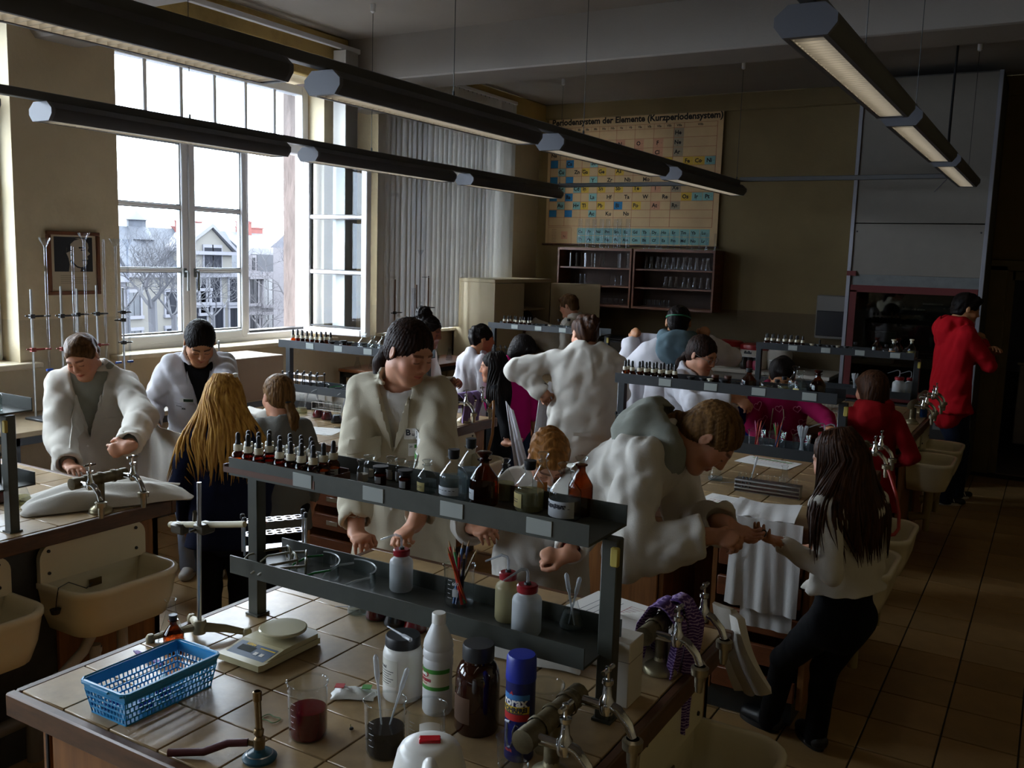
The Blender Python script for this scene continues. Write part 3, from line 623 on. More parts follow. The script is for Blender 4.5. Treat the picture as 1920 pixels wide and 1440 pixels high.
def tree(x, y, z0, zf, top, seed, label, spread=1.0, r0=.28):
    rn = random.Random(seed); b = MB()
    def grow(p, d, L_, r, k):
        n = 3; pts = [p]; dd = d.copy()
        for i in range(n):
            dd = (dd+V((rn.uniform(-1, 1), rn.uniform(-1, 1), rn.uniform(-.5, .8)))*.22).normalized(); pts.append(pts[-1]+dd*L_/n)
        b.tube(pts, [r, r*.88, r*.76, r*.64], 5 if k < 2 else 3, 0, None, False)
        if k >= 7 or r < .004: return
        m = 3 if k < 4 else 2
        for i in range(m):
            a = V((rn.uniform(-1, 1), rn.uniform(-1, 1), rn.uniform(-.35, .9))).normalized()
            nd = (dd*(.75 if i else 1.1)+a*spread*.9).normalized(); grow(pts[-1] if i < 2 else pts[2], nd, L_*rn.uniform(.6, .85), r*rn.uniform(.5, .66), k+1)
    L0 = (top-zf)*.36
    b.tube([(0, 0, 0), (.1, .05, (zf-z0)*.5), (0, 0, zf-z0)], [r0*1.3, r0*1.05, r0], 7)
    for i in range(4):
        a = 2*PI*i/4+rn.uniform(-.4, .4); grow(V((0, 0, zf-z0-.3*i*.4)), V((math.cos(a)*.9, math.sin(a)*.9, rn.uniform(.5, 1.1))).normalized(), L0, r0*.5, 1)
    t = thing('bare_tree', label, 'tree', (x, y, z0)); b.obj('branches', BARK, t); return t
def treepx(X, y, zf, top, seed, label, spread=1.0, r0=.28): tree(X, y, -12, zf, top, seed, label, spread, r0)
treepx(-30, 23.659, -0.108, 2.728, 5, 'large dense bare tree filling the left window sash', 1.1, .17)
treepx(-42, 31.564, -1.172, 3.872, 11, 'tall bare tree at the left edge of the window', 1.0, .13)
treepx(-45, 39.967, -2.069, 1.534, 3, 'thin bare tree in front of the gabled house', 1.1, .1)
treepx(-26, 27.063, 0.118, 2.788, 8, 'bare tree with a leaning trunk beside the rough window reveal', 1.0, .1)
treepx(-48, 46.909, -3.428, -0.263, 21, 'low bare tree in front of the mansard house', 1.1, .1)
treepx(-37, 30.416, -1.265, 2.584, 15, 'bare tree behind the meeting of the two window sashes', 1.1, .14)

# ================================================================ along the back wall
# periodic table chart
ch = thing('periodic_table_chart', 'old wall chart of the periodic table with coloured element squares', 'chart', (-5.46, YB-.035, 2.14))
CW, CH = 2.15, 1.50
CANV = mat('yellowed_chart_canvas', 'c9a87c', .85, var=.15, scale=2); INK = mat('chart_ink', '1a1510', .8); INKR = mat('chart_red_ink', '8a3a22', .8)
MB().box((0, .0, 0), (CW, .004, CH)).obj('canvas', CANV, ch, smooth=False)
MB().tube([(-.04, .0, CH+.005), (CW+.03, .0, CH+.005)], .011, 8).obj('top_rod', WOODD, ch); MB().tube([(-.04, .0, -.005), (CW+.03, .0, -.005)], .012, 8).obj('bottom_rod', WOODD, ch)
FR = MX(((1, 0, 0, 0), (0, 0, -1, 0), (0, 1, 0, 0), (0, 0, 0, 1)))         # XY lettering -> facing -Y
def put(b, s_, u, v, size, mi=0, bold=0, al='CENTER'):
    vs, fs = text_mb(s_, size, align=al, bold=bold); b.add(vs, fs, mi, MX.Translation((u*CW, -.0012, (1-v)*CH)) @ FR)
b = MB(); put(b, 'Periodensystem der Elemente (Kurzperiodensystem)', .02, .052, .098, 0, .0035, 'LEFT'); b.obj('title_lettering', INK, ch, smooth=False)['kind'] = 'stuff'
us = [.018, .067, .116, .165, .214, .263, .312, .363, .414, .467, .52, .574, .627, .683, .738, .794, .853, .912, .97]
vs_ = [.095, .13, .20, .27, .34, .405, .47, .535, .60, .665, .73, .79, .857]
b = MB()
def ln(u0, v0, u1, v1, w_=.0022): b.box((u0*CW-w_, -.001, (1-v1)*CH-w_), (u1*CW+w_, 0, (1-v0)*CH+w_))
for v in vs_: ln(us[0], v, us[-1], v, .0016)
for i in range(0, 16, 2): ln(us[i], .095, us[i], .857, .0016)
ln(us[15], .095, us[15], .13); ln(us[14], .095, us[14], .857); ln(us[18], .095, us[18], .857)
for i in (1, 3, 5, 7, 9, 11, 13): ln(us[i], .095, us[i], .13, .001)
ln(.018, .87, .165, .87, .001); ln(.018, .995, .165, .995, .001); ln(.165, .87, .165, .995, .001); ln(.018, .87, .018, .995, .001)
b.obj('ruled_lines', INKR, ch, smooth=False)['kind'] = 'stuff'
b = MB()
for i, s_ in enumerate(['Ia', 'Ib', 'IIa', 'IIb', 'IIIa', 'IIIb', 'IVa', 'IVb', 'Va', 'Vb', 'VIa', 'VIb', 'VIIa', 'VIIb', 'VIIIa']): put(b, s_, (us[i]+us[i+1])/2, .1125, .034, 0, .001)
put(b, 'VIIIb', .88, .1125, .034, 0, .001)
cols = {'b': mat('chart_blue', '1f6c96', .8), 't': mat('chart_teal', '7fa8a0', .8), 'y': mat('chart_yellow', 'c9a33a', .8), 'p': mat('chart_pink', 'c08a6a', .8), 'g': mat('chart_grey', '9a8a70', .8)}
fields = {k: MB() for k in cols}
rows_ = {2: '0:H: 14:He:g', 3: '0:Li: 2:Be: 4:B: 6:C:p 8:N:p 10:O:p 12:F:p 14:Ne:g', 4: '0:Na: 2:Mg: 4:Al: 6:Si: 8:P:p 10:S:p 12:Cl:p 14:Ar:g', 5: '0:K:b 2:Ca:b 5:Sc:t 7:Ti: 9:V: 11:Cr:y 13:Mn:y 15:Fe:y 16:Co:y 17:Ni:t', 6: '1:Cu:t 3:Zn: 4:Ga:y 6:Ge:y 8:As:y 10:Se: 12:Br:p 14:Kr:g',
         7: '0:Rb:b 2:Sr:b 5:Y:t 7:Zr: 9:Nb: 11:Mo: 13:Tc: 15:Ru:t 16:Rh:t 17:Pd:t', 8: '1:Ag:t 3:Cd:t 4:In:y 6:Sn:y 8:Sb:y 10:Te:y 12:I:p 14:Xe:g', 9: '0:Cs:b 2:Ba:b 5:La:t 7:Hf: 9:Ta: 11:W: 13:Re: 15:Os:y 16:Ir:t 17:Pt:t', 10: '1:Au:t 3:Hg:t 4:Tl:y 6:Pb:y 8:Bi:b 10:Po:y 12:At:p 14:Rn:g', 11: '0:Fr:b 2:Ra:b 5:Ac:t 7:Ku: 9:Ns:'}
for rI, s_ in rows_.items():
    v0, v1 = vs_[rI-1], vs_[rI]
    for e in s_.split():
        c, el, k = e.split(':'); c = int(c); u0, u1 = us[c], us[c+1]
        if k: fields[k].box((u0*CW+.003, -.0006, (1-v1)*CH+.004), (u1*CW-.003, 0, (1-v0)*CH-.004))
        if k != 'b' or el in ('Ca', 'Ba', 'Bi'): put(b, el, u0+(u1-u0)*.42, (v0+v1)/2, .062, 0, .002); put(b, str(rI*7+c), u0+(u1-u0)*.42, v1-.012, .014, 0); put(b, '1,5', u1-.012, (v0+v1)/2, .014, 0)
for j, els in enumerate(('Ce Pr Nd Pm Sm Eu Gd Tb Dy Ho Er Tm Yb Lu', 'Th Pa U Np Pu Am Cm Bk Cf Es Fm Md No Lr')):
    for i, el in enumerate(els.split()):
        u0 = .2+i*.0545; v0 = .872+j*.06; fields['t'].box((u0*CW, -.0006, (1-v0-.056)*CH), ((u0+.052)*CW, 0, (1-v0)*CH)); put(b, el, u0+.02, v0+.028, .046, 0, .0015)
for i in range(9): put(b, 'xxxxxxxxxx', .055, .885+i*.012, .012)
put(b, 'N', .12, .94, .04); fields['p'].box((.1*CW, -.0006, .04*CH), (.14*CW, 0, .1*CH))
b.obj('element_lettering', INK, ch, smooth=False)['kind'] = 'stuff'
for k in fields: fields[k].obj('colour_squares', cols[k], ch, smooth=False)['kind'] = 'stuff'
# wall cupboards with open shelves
SHW = mat('cupboard_brown_wood', '6e3f22', .45, var=.3, scale=3, stretch=(1, 1, 12)); SHB = mat('cupboard_back_board', '3a2416', .7, var=.2)
def cupboard(x0, x1, label):
    z0, z1 = 1.43, 2.10; r = thing('wall_cupboard', label, 'cupboard', (x0, YB-.32, z0)); w_ = x1-x0; h = z1-z0
    b = MB(); b.box((0, 0, 0), (.022, .32, h), 0, None, .002); b.box((w_-.022, 0, 0), (w_, .32, h), 0, None, .002); b.box((.022, .0, 0), (w_-.022, .32, .025)); b.box((.022, 0, h-.03), (w_-.022, .32, h)); b.obj('case', SHW, r)
    MB().box((.02, .305, .02), (w_-.02, .318, h-.02)).obj('back_board', SHB, r)
    for z in (.225, .43): MB().box((.022, .02, z), (w_-.022, .305, z+.016)).obj('shelf_board', SHW, r)
    return r
cupboard(-5.13, -4.19, 'left brown wall cupboard with straight glass tubes on its shelves'); cupboard(-4.17, -3.22, 'right brown wall cupboard with rows of small flasks on its shelves')
GEDGE = glass('far_glass', (.9, .92, .95), (.55, .6, .68), 1.0)
cyl = MB().lathe([(.0, .002), (.033, .002), (.033, .012), (.016, .016), (.016, .24), (.019, .245)], 10).mesh('measuring_cylinder', GEDGE)
cylb = MB().lathe([(0, .002), (.026, .002), (.026, .33), (.028, .335)], 12).mesh('glass_cylinder', GEDGE)
sflask = MB().lathe([(0, .001), (.028, .002), (.03, .01), (.013, .075), (.013, .105), (.016, .108)], 10).mesh('conical_flask', GEDGE)
sbeak = MB().lathe([(0, .001), (.024, .002), (.026, .01), (.026, .075), (.028, .08)], 10).mesh('small_beaker', GEDGE)
ttube = MB().lathe([(0, 0), (.008, .004), (.009, .14), (.011, .142)], 8).mesh('test_tube', GEDGE)
def row(name, me, label, cat, group, pts, sc=1):
    for p in pts:
        o = ob(name, me, None, p, random.uniform(0, 6)); tag(o, label, cat, group)
        if sc != 1: o.scale = (sc,)*3
rs = random.Random(5); yc = YB-.17
row('glass_cylinder', cylb, 'tall clear glass cylinder on the left brown wall cupboard', 'cylinder', 'tall cylinders on the cupboard', [(-4.93+.088*i, yc+rs.uniform(-.05, .05), 2.1005) for i in range(8)])
row('measuring_cylinder', cyl, 'short glass measuring cylinder on the right brown wall cupboard', 'cylinder', 'short cylinders on the cupboard', [(-4.12+.075*i, yc+rs.uniform(-.05, .05), 2.1005) for i in range(12)], .75)
row('glass_tube', ttube, 'straight glass tube on the top shelf of the left wall cupboard', 'glass tube', 'tubes on the top left shelf', [(-5.03+.038*i, yc-.05+rs.uniform(-.03, .06), 1.43+.4465) for i in list(range(13))+[16, 17, 19, 20]], 1.15)
row('conical_flask', sflask, 'small conical flask on the top shelf of the right wall cupboard', 'flask', 'flasks on the top right shelf', [(-4.07+.068*i, yc-.05+rs.uniform(-.03, .06), 1.8765) for i in range(12)], 1.3)
row('conical_flask', sflask, 'small conical flask on the middle shelf of the right wall cupboard', 'flask', 'flasks on the middle right shelf', [(-3.82+.07*i, yc-.05+rs.uniform(-.03, .06), 1.6715) for i in range(8)], 1.2)
row('small_beaker', sbeak, 'small glass on the bottom shelf of the right wall cupboard', 'glass', 'small glasses on the bottom right shelf', [(-4.1+.055*i, yc-.06, 1.4555) for i in range(7)])
row('small_beaker', sbeak, 'glass beaker on the middle shelf of the left wall cupboard', 'beaker', 'beakers on the middle left shelf', [(x, yc-.04, 1.6715) for x in (-4.9, -4.84, -4.45, -4.38)], 1.6)
row('small_beaker', sbeak, 'low glass on the bottom shelf of the left wall cupboard', 'glass', 'low glasses on the bottom left shelf', [(-4.75+.07*i, yc-.06, 1.4555) for i in range(7)], .9)
# cream steel cupboard, one door open
CRM = mat('cream_steel', 'b8a888', .45, var=.06, scale=2)
cb = thing('steel_cupboard', 'tall cream double-door cupboard with its right door open', 'cupboard', (-5.55, 8.18, 0))
b = MB(); b.box((0, 0, .05), (.52, .02, 1.70)); b.box((0, 1.2, .05), (.52, 1.22, 1.70)); b.box((0, 0, .05), (.02, 1.22, 1.7)); b.box((0, 0, .05), (.5, 1.22, .08)); b.box((0, -.005, 1.69), (.525, 1.225, 1.73), 0, None, .006); b.obj('case', CRM, cb)
for z in (.5, .95, 1.38): MB().box((.02, .02, z), (.46, 1.2, z+.02)).obj('shelf_board', CRM, cb)
MB().box((.502, .02, .08), (.522, .61, 1.685), 0, None, .004).obj('door', CRM, cb)
d = MB().box((0, -.011, .08), (.58, .011, 1.685), 0, None, .004).obj('door', CRM, cb, (.53, 1.2, 0), math.radians(38)); MB().box((.53, -.02, .9), (.545, -.011, 1.0)).obj('door_handle', GREYM, d)
# fume hood
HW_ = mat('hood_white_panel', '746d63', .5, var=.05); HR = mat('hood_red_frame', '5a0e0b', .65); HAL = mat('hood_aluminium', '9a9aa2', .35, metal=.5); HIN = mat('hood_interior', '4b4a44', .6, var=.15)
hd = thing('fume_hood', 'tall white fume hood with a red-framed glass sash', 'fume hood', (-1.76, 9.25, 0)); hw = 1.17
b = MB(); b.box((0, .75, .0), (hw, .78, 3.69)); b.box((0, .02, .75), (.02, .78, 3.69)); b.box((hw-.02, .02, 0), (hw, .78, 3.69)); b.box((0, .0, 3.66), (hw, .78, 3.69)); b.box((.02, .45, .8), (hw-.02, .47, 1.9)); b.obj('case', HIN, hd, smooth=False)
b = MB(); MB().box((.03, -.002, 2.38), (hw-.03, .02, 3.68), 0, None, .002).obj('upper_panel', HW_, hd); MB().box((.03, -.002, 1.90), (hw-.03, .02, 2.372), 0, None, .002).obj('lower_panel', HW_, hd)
for x in (.0, hw-.035): MB().box((x, -.02, .0), (x+.035, .02, 3.69), 0, None, .003).obj('side_profile', HAL, hd)
for x, z in ((.06, 2.3), (hw-.06, 2.3)): MB().lathe([(0, 0), (.009, 0), (.007, .004), (0, .005)][::-1], 8, 0, TR(x, -.001, z, 0, PI/2)).obj('screw', BLACK, hd)
MB().box((.035, .01, 1.80), (hw-.035, .03, 1.9)).obj('sash_slot', GREYM, hd)
MB().box((.0, -.024, 1.885), (.085, -.018, 1.93)).obj('red_sticker', HR, hd)
s_ = MB(); T = FR.inverted()
b = MB(); b.box((.04, -.012, 1.735), (hw-.04, .01, 1.80)); b.box((.04, -.012, .72), (.10, .01, 1.75)); b.box((hw-.10, -.012, .72), (hw-.04, .01, 1.75)); b.box((.04, -.03, .72), (hw-.04, .012, .83), 0, None, .01); f = b.obj('sash_frame', HR, hd)
MB().box((.1, -.003, .83), (hw-.1, .002, 1.735)).obj('sash_glass', glass('hood_glass', (.45, .46, .42), (.2, .2, .2), 1), f, smooth=False)
b = MB(); b.box((0, -.04, .62), (hw, .45, .71), 0, None, .004); b.box((.02, .0, .08), (hw-.02, .44, .62)); b.obj('base_unit', mat('hood_dark_base', '2c2a28', .5), hd)
for x in (.42, .86): MB().box((x, -.012, .5), (x+.09, .001, .6), 0, None, .004).obj('socket_plate', GREYM, hd)
MB().lathe([(0, .0), (.018, 0), (.016, .02), (0, .022)], 10, 0, TR(.9, -.012, .55, 0, PI/2)).obj('red_button', HR, hd)
MB().tube([(.35, .2, .85), (.42, .15, 1.05), (.52, .15, 1.06), (.6, .18, .9)], .009, 6).obj('rubber_hose', BLACK, hd)
b = MB(); b.box((.15, .3, 1.05), (.42, .44, 1.35)); b.obj('inner_window', mat('hood_inner_pane', '6f7a72', .3), hd)
# grey distribution box on the wall
r = thing('fuse_box', 'grey plastic fuse box with a dark window left of the hood', 'fuse box', (-2.17, YB-.13, 1.22))
MB().box((0, 0, 0), (.34, .128, .45), 0, None, .01).obj('case', mat('fuse_box_grey', '77706a', .5), r); MB().box((.015, -.02, .03), (.33, .0, .29), 0, None, .006).obj('window_flap', mat('fuse_box_dark_flap', '23242a', .2), r); MB().tube([(.05, .06, -.02), (.05, .06, -.1), (-.05, .06, -.14)], .012, 6).obj('cable_gland', BLACK, r)
# back counter and what stands on it
bc = thing('back_counter', 'white-topped counter along the back wall under the cupboards', 'counter', (-5.0, YB-.62, 0))
MB().box((.0, 0, .05), (3.1, .61, .84)).obj('carcass', mat('counter_grey_front', '8d867c', .6, var=.08), bc, smooth=False); MB().box((-.01, -.02, .84), (3.12, .615, .88), 0, None, .004).obj('worktop', mat('counter_white_top', 'cdc6ba', .4), bc)
for i in range(5): MB().box((.02+.62*i, -.016, .1), (.6+.62*i, .0, .82), 0, None, .003).obj('cabinet_door', mat('counter_grey_front', '8d867c'), bc)
REDL = mat('red_plastic_lid', '9c1a1e', .35); TUB = mat('white_tub_plastic', 'cfc8bb', .5)
def tub(x, y, rr, h, label, lid=True, cat='tub'):
    r = thing('chemical_tub', label, cat, (x, y, .8815))
    MB().lathe([(0, 0), (rr*.9, 0), (rr*.93, .01), (rr, h-.03), (rr, h)], 24).obj('body', TUB, r)
    if lid: MB().lathe([(rr*1.06, h-.03), (rr*1.08, h-.01), (rr*1.02, h+.02), (rr*.6, h+.03), (0, h+.03)], 24).obj('lid', REDL, r)
    else: MB().lathe([(rr*1.0, h-.001), (rr*.9, h+.02), (rr*.35, h+.03), (rr*.35, h+.055), (0, h+.055)], 20).obj('lid', TUB, r)
    l = MB(); l.grid(lambda u, v: ((rr*.985)*math.cos(-2.25+u*1.3), (rr*.985)*math.sin(-2.25+u*1.3), h*.15+v*h*.42), 8, 1); o = l.obj('label', PAPER, r)
    l = MB()
    for k in range(4): l.grid(lambda u, v: ((rr*.99)*math.cos(-2.15+u*1.0), (rr*.99)*math.sin(-2.15+u*1.0), h*(.26+.07*k)+v*h*.02), 6, 1)
    l.obj('print', BLACK, o)
    if lid: MB().grid(lambda u, v: ((rr*.99)*math.cos(-2.1+u*.6), (rr*.99)*math.sin(-2.1+u*.6), h*.68+v*h*.14), 6, 1).obj('black_sticker', BLACK, r)
    return r
tub(-2.992, 9.62, .155, .25, 'white tub with a red lid behind the girl with glasses'); tub(-2.707, 9.66, .155, .23, 'white tub with a red lid behind the far shelf post')
tub(-2.451, 9.68, .13, .19, 'white plastic tub without a coloured lid, right of the red-lidded tubs', False)
r = thing('black_appliance', 'black box-shaped appliance on the back counter behind the tall coated woman', 'appliance', (-4.441, 9.48, .8815)); MB().box((0, 0, 0), (.62, .42, .2), 0, None, .02).obj('case', mat('black_appliance', '1c1a19', .35), r); MB().box((.05, -.006, .04), (.4, .001, .17), 0, None, .004).obj('door', mat('cream_appliance_door', '5c5548', .4), r); MB().box((0, 0, .2), (.62, .42, .212), 0, None, .004).obj('lid', BLACK, r)
for k, (px, c, nm) in enumerate(((1392, '2a2019', 'dark brown'), (1402, '6a1f2a', 'dull red'), (1411, 'a01f4a', 'pink'))):
    r = thing('chemical_jar', '%s little chemical jar in front of the red-lidded tubs' % nm, 'jar', ({1392: -2.767, 1402: -2.711, 1411: -2.645}[px], 9.5, .8815)); MB().lathe([(0, 0), (.035, 0), (.037, .01), (.037, .075), (.025, .09), (.025, .1)], 14).obj('body', mat('jar_'+nm.replace(' ', '_'), c, .4), r); MB().lathe([(.03, .098), (.03, .125), (0, .127)], 14).obj('lid', BLACK, r)
# hall: bench with appliance seen through the doorway
r = thing('hall_cabinet', 'white wheeled laboratory trolley in the hall beyond the doorway', 'trolley', (-.30, 11.3, 0)); MB().box((.0, 0, .12), (.16, .8, .98), 0, None, .01).obj('body', HALLW, r); MB().box((-.02, -.02, .98), (.22, .82, 1.01), 0, None, .004).obj('top', WHITE, r)
for y in (.1, .7): MB().tube([(.15, y, .05), (.2, y, .05)], .05, 12).obj('wheel', BLACK, r)
MB().tube([(.1, .3, 1.0), (.3, .2, 1.06), (.36, .2, .8), (.28, .25, .6), (.3, .3, .7), (.34, .28, 1.0)], .012, 6).obj('cable_loop', BLACK, r); MB().box((.17, .2, .8), (.25, .3, .88), 0, None, .006).obj('yellow_plug', mat('yellow_plastic', 'b89a20', .5), r)
r = thing('hall_door', 'pale lilac cupboard door with a black knob at the end of the hall', 'door', (-.65, 14.38, 0)); MB().box((0, -.04, .62), (1.2, 0, 2.5)).obj('leaf', HALLW, r); MB().lathe([(0, .04), (.02, .03), (.012, 0)], 10, 0, TR(.33, -.04, 1.62, 0, PI/2)).obj('knob', BLACK, r); MB().box((-.5, -.02, .0), (2.4, .0, .62)).obj('plinth', DARKM, r)

# ================================================================ labware kit
LIQ = {'water': cloudy('clear_liquid', 'c9d2d2', .10, .05), 'pale': cloudy('pale_yellow_liquid', 'c9c49a', .3, .1), 'powder': mat('white_powder', 'd8d4c8', .9), 'blue': cloudy('pale_blue_liquid', '9fb4c4', .25, .1)}
def redliq(n, c, a=.88): return cloudy(n, c, a, .08)
LRED = redliq('red_cabbage_liquid', '5a0510'); LBRIGHT = redliq('bright_red_liquid', '7d0609'); LBLK = mat('black_blue_liquid', '08080d', .1)
CAPW = mat('cream_collar', 'ded6c0', .45); LABP = mat('bottle_label', 'b9bcc0', .7); LABY = mat('yellowed_label', 'b3a468', .7); LABO = mat('orange_hazard_label', 'd98a3a', .6); PRN = mat('label_print', '2a2a30', .8); PRNR = mat('label_print_red', 'a02430', .8)
PE = cloudy('milky_polyethylene', 'd4d8da', .55, .35); REDC = mat('red_screw_cap', '8c1620', .35); TUBEM = cloudy('clear_plastic_tube', 'd8dce0', .35, .1)
_k = {}
def kit(key, fn):
    if key not in _k: _k[key] = fn()
    return _k[key]
def arc_label(r, a0, a1, z0, z1, n=8): return MB().grid(lambda u, v: (r*math.cos(a0+(a1-a0)*u), r*math.sin(a0+(a1-a0)*u), z0+(z1-z0)*v), n, 1)
def dropper_parts():
    body = MB().lathe([(0, 0), (.0165, 0), (.018, .003), (.018, .038), (.015, .046), (.0095, .051), (.0095, .056)], 14).mesh('bottle', AMBER)
    liq = MB().lathe([(0, .002), (.0155, .002), (.0165, .028), (0, .028)], 12).mesh('contents', mat('dropper_contents', '2a0d05', .3))
    lab = arc_label(.01825, -2.6, -.5, .004, .028).mesh('label', LABP)
    pr = MB()
    for k in range(2): pr.grid(lambda u, v: (.0184*math.cos(-2.2+1.1*u), .0184*math.sin(-2.2+1.1*u), .013+.008*k+.0025*v), 5, 1)
    pr = pr.mesh('print', PRN)
    col = MB().lathe([(.0118, .052), (.0125, .054), (.0125, .068), (.0118, .07), (.006, .07)], 14).mesh('collar', CAPW)
    teat = MB().lathe([(.0078, .07), (.0075, .076), (.0062, .079), (.0068, .09), (.006, .099), (.003, .1025), (0, .103)], 12).mesh('rubber_teat', BLACK)
    return body, liq, lab, pr, col, teat
def dropper(loc, label, group, rz=0):
    r = thing('dropper_bottle', label, 'dropper bottle', loc, rz, group); P = kit('drop', dropper_parts)
    for m_, n_ in zip(P[:3]+P[4:], ('bottle', 'contents', 'label', 'collar', 'rubber_teat')):
        o = ob(n_, m_, r)
        if n_ == 'label': ob('print', P[3], o)
    return r
TRAYW = mat('tray_wood', '5a3218', .5, var=.3, scale=4)
def dropper_set(x, y, z, cols, nrow, where, pitch=.0395, skip=(), sc=1.0, tlabel=None, rp_=.04):
    t = thing('dropper_tray', tlabel or 'brown wooden tray holding the dropper bottles on '+where, 'tray', (x-.022, y-.024, z)); w_ = cols*pitch+.008; d = nrow*rp_+.012
    b = MB(); b.box((0, 0, 0), (w_, d, .006)); b.obj('tray_floor', TRAYW, t)
    b = MB(); b.box((0, -.005, 0), (w_, 0, .016)); b.box((0, d, 0), (w_, d+.005, .03)); b.box((-.005, -.005, 0), (0, d+.005, .022)); b.box((w_, -.005, 0), (w_+.005, d+.005, .022)); b.box((w_*.47, 0, 0), (w_*.47+.004, d, .024)); b.obj('tray_side', TRAYW, t)
    rr = random.Random(cols)
    for j in range(nrow):
        for i in range(cols):
            if (i, j) in skip: continue
            dropper((x+i*pitch+rr.uniform(-.001, .001), y+j*rp_+rr.uniform(-.001, .001), z+.0065), 'amber dropper bottle in the tray on '+where, 'dropper bottles on '+where, rr.uniform(-.5, .5))
def bottle(loc, r, h, label, kind='clear', stop='glass', liq=None, fill=.45, lab=None, cat='bottle', la=(-2.5, -1.0), lz=(.1, .36), lines=2, text=None, group=None, name='reagent_bottle', hook=None):
    t = thing(name, label, cat, loc, 0, group); G = CLEAR if kind == 'clear' else AMBER
    hb = h*.86 if stop else h; nr = max(.007, r*.34)
    MB().lathe([(0, .002), (r*.9, 0), (r, .004), (r, hb*.56), (r*.97, hb*.60), (nr*1.15, hb*.84), (nr, hb*.87), (nr, hb*.97), (nr*1.45, hb*.975), (nr*1.5, hb*.995), (nr*1.1, hb)], 24).obj('bottle', G, t, ang=.5)
    if liq: f = hb*fill; MB().lathe([(0, .003), (r*.88, .003), (r*.965, .007), (r*.965, f), (0, f)], 24).obj('liquid', LIQ[liq], t)
    if stop:
        m_ = {'glass': CLEAR, 'black': BLACK, 'amber': mat('amber_stopper', '2e0d05', .15), 'white': CAPW}[stop]
        if stop == 'black': MB().lathe([(nr*.95, hb*.95), (nr*1.15, hb*1.0), (nr*1.25, h), (0, h)], 16).obj('stopper', m_, t)
        else: MB().lathe([(nr*.9, hb*.93), (nr*.95, hb*1.0), (nr*.7, hb*1.02), (nr*1.5, h*.96), (nr*1.55, h*.985), (nr*1.2, h), (0, h)], 16).obj('stopper', m_, t)
    if lab:
        o = arc_label(r*1.012, la[0], la[1], h*lz[0], h*lz[1]).obj('label', lab, t)
        b = MB(); n = lines
        if text:
            vs, fs = text_mb(text, h*.07, align='LEFT', bold=.002)
            wd = max(v[0] for v in vs); sc_ = min(1, (la[1]-la[0])*r*.85/wd)
            b.add([(r*1.018*math.cos(la[0]+.15+v[0]*sc_/r), r*1.018*math.sin(la[0]+.15+v[0]*sc_/r), h*(lz[0]+(lz[1]-lz[0])*.72)+v[1]*sc_) for v in vs], fs)
        for k in range(n): z = h*(lz[0]+(lz[1]-lz[0])*(.55-.17*k)); b.grid(lambda u, v: (r*1.017*math.cos(la[0]+.2+(la[1]-la[0]-.5)*u), r*1.017*math.sin(la[0]+.2+(la[1]-la[0]-.5)*u), z+h*.012*v), 5, 1)
        if b.v: b.obj('print', PRN, o, smooth=False)
    return t
def vial(loc, label, kind='amber', r=.014, h=.05, group=None):
    t = thing('specimen_vial', label, 'vial', loc, 0, group)
    if kind == 'amber':
        MB().lathe([(0, 0), (r*.95, 0), (r, .003), (r, h*.62), (r*.8, h*.68), (r*.8, h*.74)], 14).obj('jar', AMBER, t); MB().lathe([(0, .002), (r*.9, .002), (r*.9, h*.5), (0, h*.5)], 12).obj('contents', mat('vial_contents', '5a2208', .7), t)
        MB().lathe([(r*.85, h*.7), (r*.9, h*.84), (r*1.28, h*.88), (r*1.3, h), (0, h)], 14).obj('lid', BLACK, t)
    else:
        MB().lathe([(0, .001), (r*.95, 0), (r, .003), (r, h*.6), (r*.72, h*.72), (r*.72, h*.8), (r*.95, h*.82), (r*.95, h*.85)], 14).obj('jar', CLEAR, t); MB().lathe([(0, .002), (r*.93, .002), (r*.93, h*.35), (0, h*.38)], 12).obj('contents', LIQ['powder'], t)
        MB().lathe([(r*.68, h*.75), (r*.68, h*.86), (r*1.05, h*.9), (r*1.05, h*.97), (0, h)], 14).obj('stopper', CLEAR if kind == 'clear' else CAPW, t)
    arc_label(r*1.015, -2.4, -.9, h*.1, h*.45).obj('label', LABP, t)
    return t
def washbottle(loc, r, h, label, liq='water', rz=0, tint=None):
    t = thing('wash_bottle', label, 'wash bottle', loc, rz)
    MB().lathe([(0, .001), (r*.9, 0), (r, .006), (r, h*.78), (r*.93, h*.85), (r*.62, h*.93), (r*.58, h)], 24).obj('bottle', tint or PE, t); MB().lathe([(0, .003), (r*.95, .005), (r*.95, h*.42), (0, h*.42)], 20).obj('liquid', LIQ[liq], t)
    b = MB(); b.lathe([(r*.62, h*.97), (r*.7, h*.985), (r*.72, h*1.12), (r*.62, h*1.15), (0, h*1.15)], 20); b.obj('screw_cap', REDC, t)
    MB().lathe([(r*.25, h*1.15), (r*.22, h*1.2), (0, h*1.2)], 12).obj('tube_seal', BLACK, t)
    MB().tube([(.0, 0, h*.25), (0, 0, h*1.2), (0, 0, h*1.42), (-.004, 0, h*1.5), (-.018, 0, h*1.53), (-r*1.9, 0, h*1.34)], [.0035]*5+[.002], 8).obj('spout_tube', TUBEM, t)
    return t
